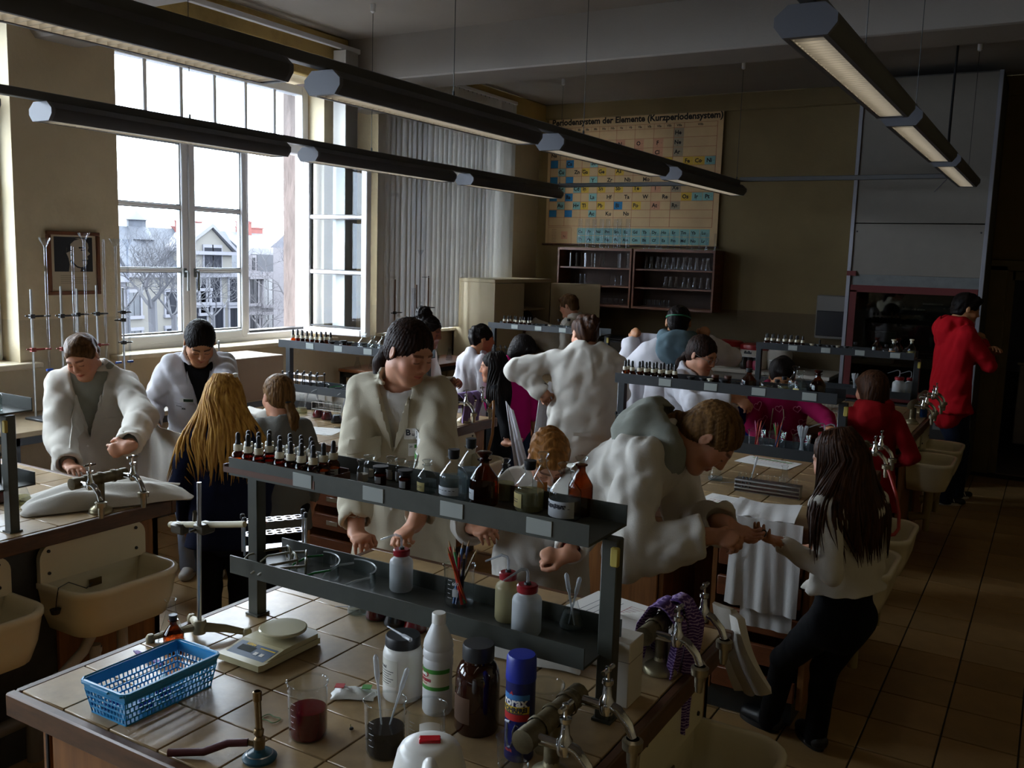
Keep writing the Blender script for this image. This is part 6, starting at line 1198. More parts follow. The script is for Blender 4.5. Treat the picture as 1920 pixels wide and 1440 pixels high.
# stands in front of the blinds
for (y, h_, lb) in ((6.660, .95, 'retort stand with a small dark clamp before the blind, left one'), (7.172, .98, 'retort stand with an iron ring before the blind, right one'), (6.986, .90, 'stand holding a tall funnel tube before the blind, middle one')):
    t = thing('retort_stand', lb, 'retort stand', (-5.15, y, .9305)); MB().box((-.08, -.05, 0), (.08, .05, .012), 0, None, .003).obj('base_plate', GREYM, t); MB().tube([(0, 0, .01), (0, 0, h_-.15)], .0065, 8).obj('rod', mat('rusty_rod', '6a4a34', .5, metal=.5), t)
    b = MB(); z = h_-.45; b.box((-.012, -.012, z-.012), (.012, .012, z+.012)); b.tube([(0, -.05, z), (0, .06, z)], .005, 6); b.tube([(.02*math.cos(a), .075+.02*math.sin(a), z) for a in [2*PI*i/10 for i in range(11)]], .004, 5); b.obj('clamp', BLACK, t)
    if 'funnel' in lb: MB().tube([(0, .05, .3), (0, .05, 1.0)], .006, 8).lathe([(.005, 0), (.007, .02), (.03, .07), (.031, .072)], 14, 0, TR(0, .05, 1.0)).obj('funnel_tube', GEDGE, t); MB().tube([(0, -.04, .3), (0, -.04, .72)], .022, 12).obj('glass_tube', GEDGE, t)
    if 'ring' in lb: MB().tube([(.035*math.cos(a), -.045+.035*math.sin(a), h_-.16) for a in [2*PI*i/14 for i in range(15)]], .0035, 5).obj('ring', STEEL, t)
# cardboard box
t = thing('cardboard_box', 'large brown cardboard box with printed flaps on the window table', 'box', (-5.22, 4.28, TZ+.0005), -.03); KB = mat('cardboard', '8a7460', .8, var=.06, scale=3); KT = mat('cardboard_white_top', 'b5a698', .8)
MB().box((0, 0, 0), (.38, .66, .30), 0, None, .003).obj('carton_body', KB, t); MB().box((.0, .003, .3005), (.188, .657, .3045)).obj('flap', KT, t); MB().box((.192, .003, .3005), (.38, .657, .3045)).obj('flap', KT, t)
b = MB(); vs, fs = text_mb('öffnen!', .085, bold=.001); b.add(vs, fs, 0, MX.Translation((.29, .21, .3052)) @ MX.Rotation(PI/2, 4, 'Z')); b.obj('lettering', PRN, t, smooth=False); b = MB()
for k in range(4): b.box((.23+.03*k, .42, .3046), (.24+.03*k, .6-.03*(k % 2), .3052))
b.obj('print_lines', mat('pink_grey_print', 'a08a88', .8), t, smooth=False); MB().box((-.012, -.001, .296), (.18, -.0, .306)).obj('painted_flap_shadow', BLACK, t)  # black strip painted in as the shadow under the flap
# framed print
t = thing('framed_portrait', 'brown-framed print of a man in profile on the pier', 'picture', (XW+.012, 3.615, 1.626)); pw = 3.990-3.615; phh = .41; FX = MX(((0, 0, 1, 0), (1, 0, 0, 0), (0, 1, 0, 0), (0, 0, 0, 1)))
fb = MB()
for a_, c_ in (((0, 0), (pw, .024)), ((0, phh-.024), (pw, phh)), ((0, .024), (.024, phh-.024)), ((pw-.024, .024), (pw, phh-.024))): fb.box((a_[0], a_[1], -.01), (c_[0], c_[1], .018), 0, FX, .003)
fb.obj('frame', mat('frame_wood', '6a3c1c', .4, var=.2), t); MB().box((.02, .02, -.008), (pw-.02, phh-.02, .002), 0, FX).obj('mount', mat('mount_paper', 'b8a88c', .8), t); MB().box((.05, .15, .002), (pw-.05, phh-.035, .0026), 0, FX).obj('print_ground', mat('print_black', '16161a', .7), t, smooth=False)
def pol(b, pts, z): b.add([(x*pw, y*phh, z) for x, y in pts], [tuple(range(len(pts)))], 0, FX); return b
LT = mat('print_light', 'a89a86', .8)
pol(MB(), [(.40, .37), (.62, .37), (.64, .44), (.72, .45), (.76, .50), (.75, .55), (.78, .57), (.76, .61), (.82, .655), (.77, .70), (.79, .75), (.78, .82), (.72, .88), (.60, .90), (.48, .88), (.40, .82), (.37, .74), (.36, .66), (.40, .58), (.42, .48)], .0029).obj('profile_shape', LT, t)
b = MB(); pol(b, [(.60, .735), (.74, .74), (.75, .755), (.60, .76)], .0032); pol(b, [(.64, .70), (.73, .705), (.73, .72), (.64, .72)], .0032); pol(b, [(.66, .54), (.75, .545), (.74, .557), (.66, .556)], .0032); pol(b, [(.42, .52), (.56, .43), (.66, .41), (.66, .43), (.56, .455), (.44, .56)], .0032); pol(b, [(.36, .66), (.46, .70), (.44, .80), (.52, .86), (.62, .885), (.48, .89), (.38, .80)], .0032); pol(b, [(.44, .60), (.47, .62), (.47, .67), (.45, .66)], .0032); b.obj('ink_shape', mat('print_black', '16161a'), t, smooth=False)
b = MB()
for k in range(5): pol(b, [(.24, .30-.03*k), (.50 if k == 0 else .80-.03*(k % 2), .30-.03*k), (.50 if k == 0 else .80-.03*(k % 2), .306-.03*k), (.24, .306-.03*k)], .0026)
b.obj('caption_lines', mat('caption_grey', '7a6f60', .8), t)
# radiators under the sills
RAD = mat('radiator_cream', 'b3a488', .4)
def radiator(y0, n, label):
    t = thing('radiator', label, 'radiator', (XW+.05, y0, .12)); rib = MB().box((0, 0, 0), (.12, .046, .72), 0, None, .02).mesh('rib', RAD)
    for i in range(n): ob('rib', rib, t, (0, .052*i, 0))
    MB().tube([(.06, -.1, .05), (.06, .052*n, .05)], .016, 8).obj('pipe', RAD, t)
radiator(7.30, 17, 'cream ribbed radiator under the far window')

# ================================================================ people: smooth-blended distance fields turned into one skin surface each
def nets(F, o, h):
    s_ = F < 0; nx, ny, nz_ = F.shape
    C = np.zeros((nx-1, ny-1, nz_-1), np.int8); cs = [(a, b, c) for a in (0, 1) for b in (0, 1) for c in (0, 1)]
    for a, b, c in cs: C += s_[a:nx-1+a, b:ny-1+b, c:nz_-1+c]
    I = np.argwhere((C > 0) & (C < 8))
    if len(I) == 0: return np.zeros((0, 3)), []
    idx = -np.ones(C.shape, np.int64); idx[I[:, 0], I[:, 1], I[:, 2]] = np.arange(len(I))
    val = np.stack([F[I[:, 0]+a, I[:, 1]+b, I[:, 2]+c] for a, b, c in cs], 1); pos = np.zeros((len(I), 3)); cnt = np.zeros(len(I)); ca = np.array(cs, float)
    for i in range(8):
        for j in range(i+1, 8):
            if abs(ca[i]-ca[j]).sum() != 1: continue
            m = (val[:, i] < 0) != (val[:, j] < 0); t = np.where(m, val[:, i]/np.where(m, val[:, i]-val[:, j], 1), 0)
            pos += np.where(m[:, None], ca[i]+t[:, None]*(ca[j]-ca[i]), 0); cnt += m
    P = (I+pos/cnt[:, None])*h+o; Q = []
    for ax in range(3):
        u, w_ = [(1, 2), (2, 0), (0, 1)][ax]; sl0 = [slice(None)]*3; sl1 = [slice(None)]*3; sl0[ax] = slice(0, -1); sl1[ax] = slice(1, None)
        A = s_[tuple(sl0)]; B = s_[tuple(sl1)]; E = np.argwhere(A != B)
        E = E[(E[:, u] > 0) & (E[:, w_] > 0) & (E[:, u] < F.shape[u]-1) & (E[:, w_] < F.shape[w_]-1)]
        if len(E) == 0: continue
        q = []
        for du, dw in ((-1, -1), (0, -1), (0, 0), (-1, 0)):
            e = E.copy(); e[:, u] += du; e[:, w_] += dw; q.append(idx[e[:, 0], e[:, 1], e[:, 2]])
        q = np.stack(q, 1); fl = ~A[E[:, 0], E[:, 1], E[:, 2]]; q[fl] = q[fl][:, ::-1]; Q.append(q[(q >= 0).all(1)])
    return P, (np.concatenate(Q) if Q else [])
def A3(p): return np.array([float(t) for t in p])
class Field:
    def __init__(s): s.p = []
    def cone(s, a, b, ra, rb, k=.03, flat=None, cut=0, sub=False):
        a, b = A3(a), A3(b); r = max(ra, rb); lo = np.minimum(a, b)-r; hi = np.maximum(a, b)+r
        def f(X, Y, Z):
            x, y, z = X-a[0], Y-a[1], Z-a[2]; ba = b-a; ln_ = np.linalg.norm(ba)+1e-9
            if cut: e = (x*ba[0]+y*ba[1]+z*ba[2])/ln_
            if flat is not None:
                w_, fl = flat; q = (x*w_[0]+y*w_[1]+z*w_[2])*(1/fl-1); x, y, z = x+q*w_[0], y+q*w_[1], z+q*w_[2]; ba = ba+w_*np.dot(ba, w_)*(1/fl-1)
            t = np.clip((x*ba[0]+y*ba[1]+z*ba[2])/(ba@ba+1e-12), 0, 1)
            d = np.sqrt((x-t*ba[0])**2+(y-t*ba[1])**2+(z-t*ba[2])**2)-(ra+(rb-ra)*t)
            if flat is not None: d = d*flat[1]**.5
            if cut & 2: d = np.maximum(d, e-ln_)
            if cut & 1: d = np.maximum(d, -e)
            return d
        s.p.append((f, lo, hi, k, sub)); return s
    def ell(s, c, R, rad, k=.02, sub=False):
        c = A3(c); R = np.array(R); r = max(rad)
        def f(X, Y, Z):
            x, y, z = X-c[0], Y-c[1], Z-c[2]; q = [(x*R[0, i]+y*R[1, i]+z*R[2, i]) for i in range(3)]
            k0 = np.sqrt(sum((q[i]/rad[i])**2 for i in range(3)))+1e-9; k1 = np.sqrt(sum((q[i]/rad[i]**2)**2 for i in range(3)))+1e-9
            return k0*(k0-1)/k1
        s.p.append((f, c-r, c+r, k, sub)); return s
    def path(s, pts, r, k=.02, **kw):
        R = r if isinstance(r, (list, tuple)) else [r]*len(pts)
        for i in range(len(pts)-1): s.cone(pts[i], pts[i+1], R[i], R[i+1], k, **kw)
        return s
    def func(s, f, lo, hi, k, sub=True): s.p.append((f, A3(lo), A3(hi), k, sub)); return s
    @staticmethod
    def comb(F, d, k, sub):
        if sub:
            h = np.clip(.5-.5*(F+d)/k, 0, 1); return F+(-d-F)*h+k*h*(1-h)
        h = np.clip(.5+.5*(F-d)/k, 0, 1); return F+(d-F)*h-k*h*(1-h)
    def ev(s, P):
        F = np.full(len(P), .3)
        for f, lo, hi, k, sub in s.p: F = s.comb(F, f(P[:, 0], P[:, 1], P[:, 2]), k, sub)
        return F
    def grid(s, h, disp=None):
        lo = np.min([q[1] for q in s.p if not q[4]], 0)-3*h; hi = np.max([q[2] for q in s.p if not q[4]], 0)+3*h
        n = np.ceil((hi-lo)/h).astype(int)+1; F = np.full(n, .3)
        ax = [lo[i]+h*np.arange(n[i]) for i in range(3)]
        for f, a, b, k, sub in s.p:
            pad = k+2*h+.01; i0 = np.maximum(0, np.floor((a-pad-lo)/h).astype(int)); i1 = np.minimum(n, np.ceil((b+pad-lo)/h).astype(int)+1)
            if (i1 <= i0).any(): continue
            sl = tuple(slice(i0[i], i1[i]) for i in range(3)); X, Y, Z = ax[0][sl[0]][:, None, None], ax[1][sl[1]][None, :, None], ax[2][sl[2]][None, None, :]
            F[sl] = s.comb(F[sl], f(X, Y, Z), k, sub)
        if disp is not None:
            m = np.abs(F) < .03; I = np.argwhere(m); F[m] += disp(lo+h*I)
        return nets(F, lo, h)
def field_obj(name, P, Q, m, parent, smooth_it=1):
    me = bpy.data.meshes.new(name)
    if smooth_it and len(Q):               # light Laplacian smoothing
        Q_ = np.asarray(Q); e = np.concatenate([Q_[:, [0, 1]], Q_[:, [1, 2]], Q_[:, [2, 3]], Q_[:, [3, 0]]])
        for _ in range(smooth_it):
            S_ = np.zeros_like(P); c = np.zeros(len(P)); np.add.at(S_, e[:, 0], P[e[:, 1]]); np.add.at(c, e[:, 0], 1); P = np.where(c[:, None] > 0, P*.45+.55*S_/np.maximum(c, 1)[:, None], P)
    nv, nf = len(P), len(Q); me.vertices.add(nv); me.vertices.foreach_set('co', np.asarray(P, np.float32).ravel()); me.loops.add(nf*4); me.loops.foreach_set('vertex_index', np.asarray(Q, np.int32).ravel())
    me.polygons.add(nf); me.polygons.foreach_set('loop_start', np.arange(0, nf*4, 4, dtype=np.int32)); me.polygons.foreach_set('loop_total', np.full(nf, 4, np.int32)) if False else None
    me.polygons.foreach_set('use_smooth', np.ones(nf, bool)); me.materials.append(m); me.update(calc_edges=True); me.validate()
    o = bpy.data.objects.new(name, me); COL.objects.link(o); o.parent = parent
    if parent is not None and parent.location.length: o.location = -parent.location
    return o
def folds(seed, amp, R=None, wl=.10, vert=.35):
    rn = np.random.RandomState(seed); K = []
    for i in range(5):
        d = rn.normal(size=3); d[2] *= vert; d /= np.linalg.norm(d); K.append((d*2*PI/(wl*rn.uniform(.6, 1.7)), rn.uniform(0, 6), rn.normal(size=3)*2*PI/(wl*2.5), rn.uniform(.5, 1)))
    tot = sum(q[3] for q in K)
    def f(P): return amp*sum(a*(1-2*np.abs(np.sin(.5*(P@k+p+1.3*np.sin(P@k2))))**1.3) for k, p, k2, a in K)/tot
    return f
def skin(name, c):
    m = mat(name, c, .55, var=.08, scale=14, bump=.05, bscale=200, spec=.35); t = m.node_tree; b = t.nodes['Principled BSDF']
    at = N(t, 'ShaderNodeAttribute'); at.attribute_name = 'tone'; mx = N(t, 'ShaderNodeMix', data_type='RGBA', blend_type='MULTIPLY'); mx.inputs[0].default_value = 1
    t.links.new(b.inputs['Base Color'].links[0].from_socket, mx.inputs['A']); t.links.new(at.outputs['Color'], mx.inputs['B']); t.links.new(mx.outputs['Result'], b.inputs['Base Color'])
    b.inputs['Subsurface Weight'].default_value = .08; b.inputs['Subsurface Radius'].default_value = (.01, .004, .002); return m
SK1 = skin('fair_skin', 'c08a6e'); SK2 = skin('light_brown_skin', 'a8744e'); SK3 = skin('brown_skin', '7d4e34')
def hairm(name, c1, c2, st=(70, 70, 3)):
    m = mat(name, c1, .55, col2=c2, scale=1.0, stretch=st, spec=.1, bump=.5, bscale=1.0); return m
HB_BLOND = hairm('blond_hair', 'c79a4e', '7d5424'); HB_DKBL = hairm('dark_blond_hair', '7d5c36', '46301a'); HB_BROWN = hairm('brown_hair', '4a2d1a', '22130b'); HB_BLACK = hairm('black_hair', '1c1512', '0b0808'); HB_RED = hairm('reddish_blond_hair', 'a06a34', '63401c'); HB_DKBR = hairm('dark_brown_hair', '33211a', '170e0a'); HB_LBR = hairm('light_brown_hair', '66482c', '38240f')
WORLD_UP = np.array([0, 0, 1.])
def unit(v): v = np.asarray(v, float); return v/(np.linalg.norm(v)+1e-12)
def hand(F, W, d, n, s, curl=.35, side=1, thumb=.6, spread=.12):
    """wrist W, direction d of the fingers, palm normal n (out of the palm), side +1: thumb lies towards d x n"""
    d = unit(d); n = unit(n-d*np.dot(n, d)); l = unit(np.cross(d, n))*side
    W = A3(W); kn = W+d*.078*s
    F.cone(W-d*.03*s, W+d*.01*s, .024*s, .026*s, .02, (n, .75)); F.cone(W+d*.012*s, kn-d*.006*s, .031*s, .036*s, .012, (n, .42)); F.cone(kn+l*.024*s-d*.006*s, kn-l*.026*s-d*.012*s, .0125*s, .012*s, .012)
    for i, (o_, L_) in enumerate(((.028, .072), (.0095, .08), (-.0095, .075), (-.027, .06))):
        b = kn+l*o_*s-d*(0, 0, .003, .009)[i]*s; a = 0; fd = unit(d+l*spread*(o_/.028)); c_ = curl[i] if isinstance(curl, (list, tuple)) else curl*(1+.12*(i-1.5)*.5); p = b; r = (.0088, .0092, .0088, .0078)[i]*s
        for j, (fr, an) in enumerate(((.46, 62), (.30, 85), (.24, 55))):
            a += math.radians(an)*c_; q = p+(fd*math.cos(a)+n*math.sin(a))*L_*fr*s; F.cone(p, q, r*(1-.08*j), r*(.92-.08*j), .005); p = q
    tb = W+d*.022*s+l*.022*s+n*.006*s; t1 = tb+(unit(d*.62+l*.75+n*.35*thumb))*.038*s; t2 = t1+unit(d*.85+l*(.35-.6*thumb)+n*(.2+.4*thumb))*.030*s; t3 = t2+unit(d*.9-l*.5*thumb+n*.4*thumb)*.024*s
    F.cone(tb, t1, .0145*s, .0115*s, .012); F.cone(t1, t2, .0108*s, .0095*s, .005); F.cone(t2, t3, .0095*s, .0075*s, .005)
def ik(S_, W, l1, l2, pole):
    v = W-S_; D = np.linalg.norm(v); k = max(1., D/(.985*(l1+l2))); l1, l2 = l1*k, l2*k; u = v/D
    a = (l1*l1-l2*l2+D*D)/(2*D); hgt = math.sqrt(max(0, l1*l1-a*a)); p = unit(pole-u*np.dot(pole, u)); return S_+u*a+p*hgt
class Body: pass
def skeleton(T, yaw, head=(0, 0, 0), lean=0, side=0, wr=None, build=1., stance=.07, feet=None, h=None, poles=None, neckf=0):
    T = A3(T); hh = h or T[2]; fw0 = np.array([-math.sin(yaw), math.cos(yaw), 0]); rt0 = np.array([math.cos(yaw), math.sin(yaw), 0])
    for it in range(8):
        B = Body(); B.h = hh; B.s = (.126+.062*hh)/.225; up = math.cos(lean)*WORLD_UP+math.sin(lean)*fw0; up = math.cos(side)*up+math.sin(side)*rt0; rt = unit(rt0-up*np.dot(rt0, up)); fw = np.cross(up, rt); B.up, B.rt, B.fw, B.fw0, B.rt0 = up, rt, fw, fw0, rt0
        hp, hy, hr = head; yw = yaw+hy; hf = np.array([-math.sin(yw)*math.cos(hp), math.cos(yw)*math.cos(hp), -math.sin(hp)]); hr_ = np.array([math.cos(yw), math.sin(yw), 0]); hu = np.cross(hr_, hf); hr2 = math.cos(hr)*hr_+math.sin(hr)*hu; hu = np.cross(hr2, hf)
        B.H = np.stack([hr2, hf, hu], 1)
        B.P0 = np.array([0, 0, .50*hh]); B.S0 = B.P0+up*.305*hh; B.N = B.P0+up*.335*hh; B.piv = B.N+up*.035*hh+fw*(.012*hh+neckf); B.hc = B.piv+hu*.083*B.s+hf*.022*B.s; top = B.hc+hu*.124*B.s
        if h: break
        hh *= T[2]/top[2]
    sh = np.array([T[0]-top[0], T[1]-top[1], 0])
    for k in ('P0', 'S0', 'N', 'piv', 'hc'): setattr(B, k, getattr(B, k)+sh)
    B.build = build; B.arm = {}
    for sd, sg in (('L', -1), ('R', 1)):
        S_ = B.S0+rt*sg*.094*hh*build; w_ = (wr or {}).get(sd)
        if w_ is None: W = S_-WORLD_UP*.31*hh+fw0*.03*hh+rt*sg*.03*hh; hd = dict(curl=.35)
        else: W = TL(B, *w_[0][1:]) if w_[0][0] == 'rel' else A3(w_[0]); hd = w_[1] if len(w_) > 1 else {}
        pole = (poles or {}).get(sd); pole = A3(pole) if pole is not None else -WORLD_UP*.8-fw0*.5+rt*sg*.55
        E = ik(S_, W, .172*hh, .155*hh, pole); B.arm[sd] = (S_, E, W, hd, sg)
    B.leg = {}
    for sd, sg in (('L', -1), ('R', 1)):
        hip = B.P0+rt0*sg*.05*hh-WORLD_UP*.01*hh
        f = (feet or {}).get(sd); base = sh*1.; base[2] = 0
        an = (A3((*f, 0)) if f else B.P0*np.array([1, 1, 0])+rt0*sg*stance)+WORLD_UP*.055*hh/1.6; kn = ik(hip, an, .235*hh, .225*hh, fw0); B.leg[sd] = (hip, kn, an, sg)
    return B
def HL(B, x, y, z): return B.hc+B.H@(np.array([x, y, z])*B.s)
def TL(B, x, y, z): return B.P0+B.rt*x*B.h+B.fw*y*B.h+B.up*z*B.h          # torso coordinates in body heights, z from the hips
def body_mesh(B, par, SK, vox=.006, lids=True, hands=True, lipc=(.95, .52, .5), browc=(.25, .2, .18), bald=False):
    s = B.s; R = B.H; F = Field()
    F.ell(HL(B, 0, -.012, .026), R, [t*s for t in (.074, .093, .086)], .02); F.ell(HL(B, 0, .026, -.034), R, [t*s for t in (.060, .062, .078)], .03)
    F.path([HL(B, -.046, .005, -.062), HL(B, -.02, .06, -.098), HL(B, .02, .06, -.098), HL(B, .046, .005, -.062)], .019*s, .025); F.ell(HL(B, 0, .07, -.098), R, [t*s for t in (.022, .018, .017)], .018)
    F.ell(HL(B, 0, .072, .02), R, [t*s for t in (.05, .02, .011)], .015)
    for sg in (-1, 1):
        F.ell(HL(B, sg*.030, .094, .001), R, [t*s for t in (.018, .013, .0115)], .012, True); F.ell(HL(B, sg*.030, .0765, -.0005), R, [t*s for t in (.0145, .012, .0125)], .004)
        F.ell(HL(B, sg*.038, .058, -.034), R, [t*s for t in (.026, .025, .026)], .025)
        RE = R@np.array([[math.cos(.35*sg), math.sin(.35*sg), 0], [-math.sin(.35*sg), math.cos(.35*sg), 0], [0, 0, 1]]); F.ell(HL(B, sg*.078, -.008, -.006), RE, [t*s for t in (.0075, .0175, .029)], .005); F.ell(HL(B, sg*.087, -.004, -.002), RE, [t*s for t in (.0055, .0095, .017)], .004, True)
    F.cone(HL(B, 0, .086, .012), HL(B, 0, .103, -.026), .008*s, .0115*s, .010)
    for sg in (-1, 1): F.ell(HL(B, sg*.011, .093, -.031), R, [t*s for t in (.0085, .010, .0075)], .006)
    F.path([HL(B, -.022, .078, -.0605), HL(B, -.006, .0905, -.0565), HL(B, .006, .0905, -.0565), HL(B, .022, .078, -.0605)], .0052*s, .004); F.path([HL(B, -.02, .077, -.064), HL(B, 0, .0885, -.069), HL(B, .02, .077, -.064)], .0062*s, .004)
    F.cone(HL(B, 0, -.018, -.05), B.piv, .052*s, .05*s, .03); F.cone(B.piv, B.N-B.up*.03*B.h, .052*s, .068*s, .03)
    P, Q = F.grid(vox); head_n = len(P)
    Fb = Field(); fl = (B.fw, .62); b_ = B.build; h = B.h
    Fb.cone(TL(B, 0, 0, .25), TL(B, 0, 0, .08), .070*h*b_, .062*h*b_, .04, fl); Fb.cone(TL(B, 0, 0, .05), TL(B, 0, 0, -.02), .070*h*b_, .070*h*b_, .05, fl); Fb.cone(B.N, TL(B, 0, 0, .28), .035*h, .06*h, .05, fl)
    for sd in 'LR':
        S_, E, W, hd, sg = B.arm[sd]; Fb.cone(B.S0, S_, .030*h, .026*h, .03); Fb.cone(S_, E, .024*h, .020*h, .02); Fb.cone(E, W, .020*h, .0150*h, .02)
        hp, kn, an, _ = B.leg[sd]; Fb.cone(hp, kn, .05*h, .033*h, .03); Fb.cone(kn, an, .033*h, .022*h, .02)
    P2, Q2 = Fb.grid(.012); Q2 = Q2+len(P); Ps, Qs = [P, P2], [Q, Q2]; n = len(P)+len(P2)
    if hands:
        for sd in 'LR':
            S_, E, W, hd, sg = B.arm[sd]
            if hd.get('skip'): continue
            Fh = Field(); d = A3(hd['d']) if 'd' in hd else unit(W-E); nn = A3(hd['n']) if 'n' in hd else -B.rt*sg*.8-WORLD_UP*.3
            sc = s*.94; Fh.cone(W-unit(W-E)*.07, W, .021*h*.95, .0158*h, .01)
            l = np.cross(unit(d), unit(nn)); side = hd.get('side'); side = side if side else (1 if np.dot(l, B.fw0*.6+WORLD_UP*.4-B.rt*sg*.5) > 0 else -1)
            hand(Fh, W, d, nn, sc, hd.get('curl', .35), side, hd.get('thumb', .5), hd.get('spread', .12)); Ph, Qh = Fh.grid(.0042 if vox < .007 else .0055); Ps.append(Ph); Qs.append(Qh+n); n += len(Ph)
    P = np.concatenate(Ps); Q = np.concatenate(Qs)
    o = field_obj('body', P, Q, SK, par, 1)
    L_ = ((P-B.hc)@B.H)/s; x, y, z = np.abs(L_[:, 0]), L_[:, 1], L_[:, 2]; col = np.ones((len(P), 4), np.float32); hm = np.zeros(len(P), bool); hm[:head_n] = True
    def sm(v, a, b): return np.clip((v-a)/(b-a), 0, 1)
    def mix(mask, c): 
        mk = np.where(hm, np.clip(mask, 0, 1), 0)[:, None]; col[:, :3] = col[:, :3]*(1-mk)+np.array(c)*mk
    mix(sm(.06-np.hypot(x-.045, (z+.035)), 0, .04)*(y > .03)*.5, (1.0, .78, .74))
    mix((1-sm(np.hypot(x/.024, (z+.0635)/.0095), .8, 1.05))*(y > .066), lipc); mix((1-sm(np.abs(z+.0635-.0*x), .0008, .003))*(x < .021)*(y > .07), (.45, .2, .2))
    mix((1-sm(np.abs(z-.024+.09*np.abs(x-.028)), .003, .0065))*(x > .010)*(x < .05)*(y > .055), browc)
    ez = .0025 if not lids else -.0052
    if not lids: mix((1-sm(np.hypot((x-.030)/.012, (z-.0)/.0052), .8, 1.05))*(y > .07), (1.5, 1.6, 1.7)); mix((1-sm(np.hypot((x-.030)/.0048, (z-.0)/.005), .8, 1.05))*(y > .07), (.12, .09, .08))
    mix((1-sm(np.abs(z-ez-(.0 if lids else .004)), .0012, .0034))*(np.abs(x-.030) < .0145)*(y > .066), (.16, .11, .1))
    mix((1-sm(np.hypot(x-.0085, z+.0355), .003, .0055))*(y > .09), (.45, .3, .28))
    a = o.data.color_attributes.new('tone', 'FLOAT_COLOR', 'POINT'); a.data.foreach_set('color', col.ravel()); return o
def hair_mesh(B, par, m, style='short', vox=.006, seed=1, locks=None, extra=None):
    s = B.s; R = B.H; F = Field()
    def E(c, r, k=.02, sub=False): F.ell(HL(B, *c), R, [t*s for t in r], k, sub)
    fr = .0
    if style in ('crop',): E((0, -.014, .032), (.079, .098, .086)); E((0, -.045, -.02), (.066, .056, .055))
    elif style == 'short': E((0, -.014, .034), (.083, .101, .094)); E((0, -.045, -.025), (.069, .06, .058)); E((.01, .055, .085), (.055, .04, .026), .03)
    elif style == 'bob': E((0, -.014, .03), (.088, .104, .096)); E((0, -.03, -.05), (.088, .075, .085), .04); E((0, .062, .05), (.068, .03, .03), .02)
    else: E((0, -.016, .032), (.082, .102, .091)); E((0, -.045, -.022), (.071, .062, .062), .03)
    if style == 'bob': E((0, .115, -.06), (.066, .075, .092), .012, True)
    else: E((0, .118, -.046), (.086, .080, .116), .010, True)
    if style in ('crop', 'short'):
        for sg in (-1, 1): E((sg*.085, .005, -.05), (.03, .05, .045), .01, True)
        F.func(lambda X, Y, Z: ((X-B.hc[0])*R[0, 2]+(Y-B.hc[1])*R[1, 2]+(Z-B.hc[2])*R[2, 2])+.062*s, B.hc-.2, B.hc+.2, .01)
    if style == 'bun':
        for i in range(26):
            a, b = i*2.4, math.acos(1-2*(i+.5)/26); q = .042; E((q*math.sin(b)*math.cos(a), -.075+q*math.sin(b)*math.sin(a), .115+.85*q*math.cos(b)), (.026, .026, .026), .01)
        E((0, -.075, .115), (.05, .05, .045))
    if style == 'lowbun':
        for i in range(14):
            a, b = i*2.4, math.acos(1-2*(i+.5)/14); q = .03; E((q*math.sin(b)*math.cos(a), -.115+q*math.sin(b)*math.sin(a), .045+q*1.2*math.cos(b)), (.02, .02, .022), .008)
    if style == 'pony':
        p = [HL(B, 0, -.10, -.035)]; 
        for k, (y_, z_) in enumerate(((-.115, -.06), (-.12, -.12), (-.105, -.18), (-.1, -.235))): p.append(HL(B, .012*math.sin(k+seed)+.008*k, y_, z_))
        F.path(p, [.017*s, .02*s, .03*s, .026*s, .012*s], .015)
    if extra: extra(F)
    rn = np.random.RandomState(seed); K = [rn.normal(size=3) for _ in range(4)]
    def disp(P):
        L_ = ((P-B.hc)@B.H)/s; a = np.arctan2(L_[:, 0], L_[:, 1]+.01)
        if style in ('short', 'crop', 'bun', 'lowbun'): return .0030*np.sin(L_@(K[0]*90)+2*np.sin(L_@(K[1]*40)))+.003*np.sin(L_@(K[2]*70))
        return .0022*np.sin(38*a+6*np.sin(L_[:, 2]*22))+.0014*np.sin(71*a)
    P, Q = F.grid(vox, disp); o = field_obj('hair', P, Q, m, par, 1)
    if locks:
        b = MB(); rr = random.Random(seed)
        for path, r in locks(rr): b.tube(path, [r*.5]+[r]*(len(path)-4)+[r*.8, r*.5, r*.1], 6, 0, None, True, .55)
        if b.v: lk = b.obj('hair_locks', m, o, ang=2)
        if b.v and par.location.length: pass
    return o
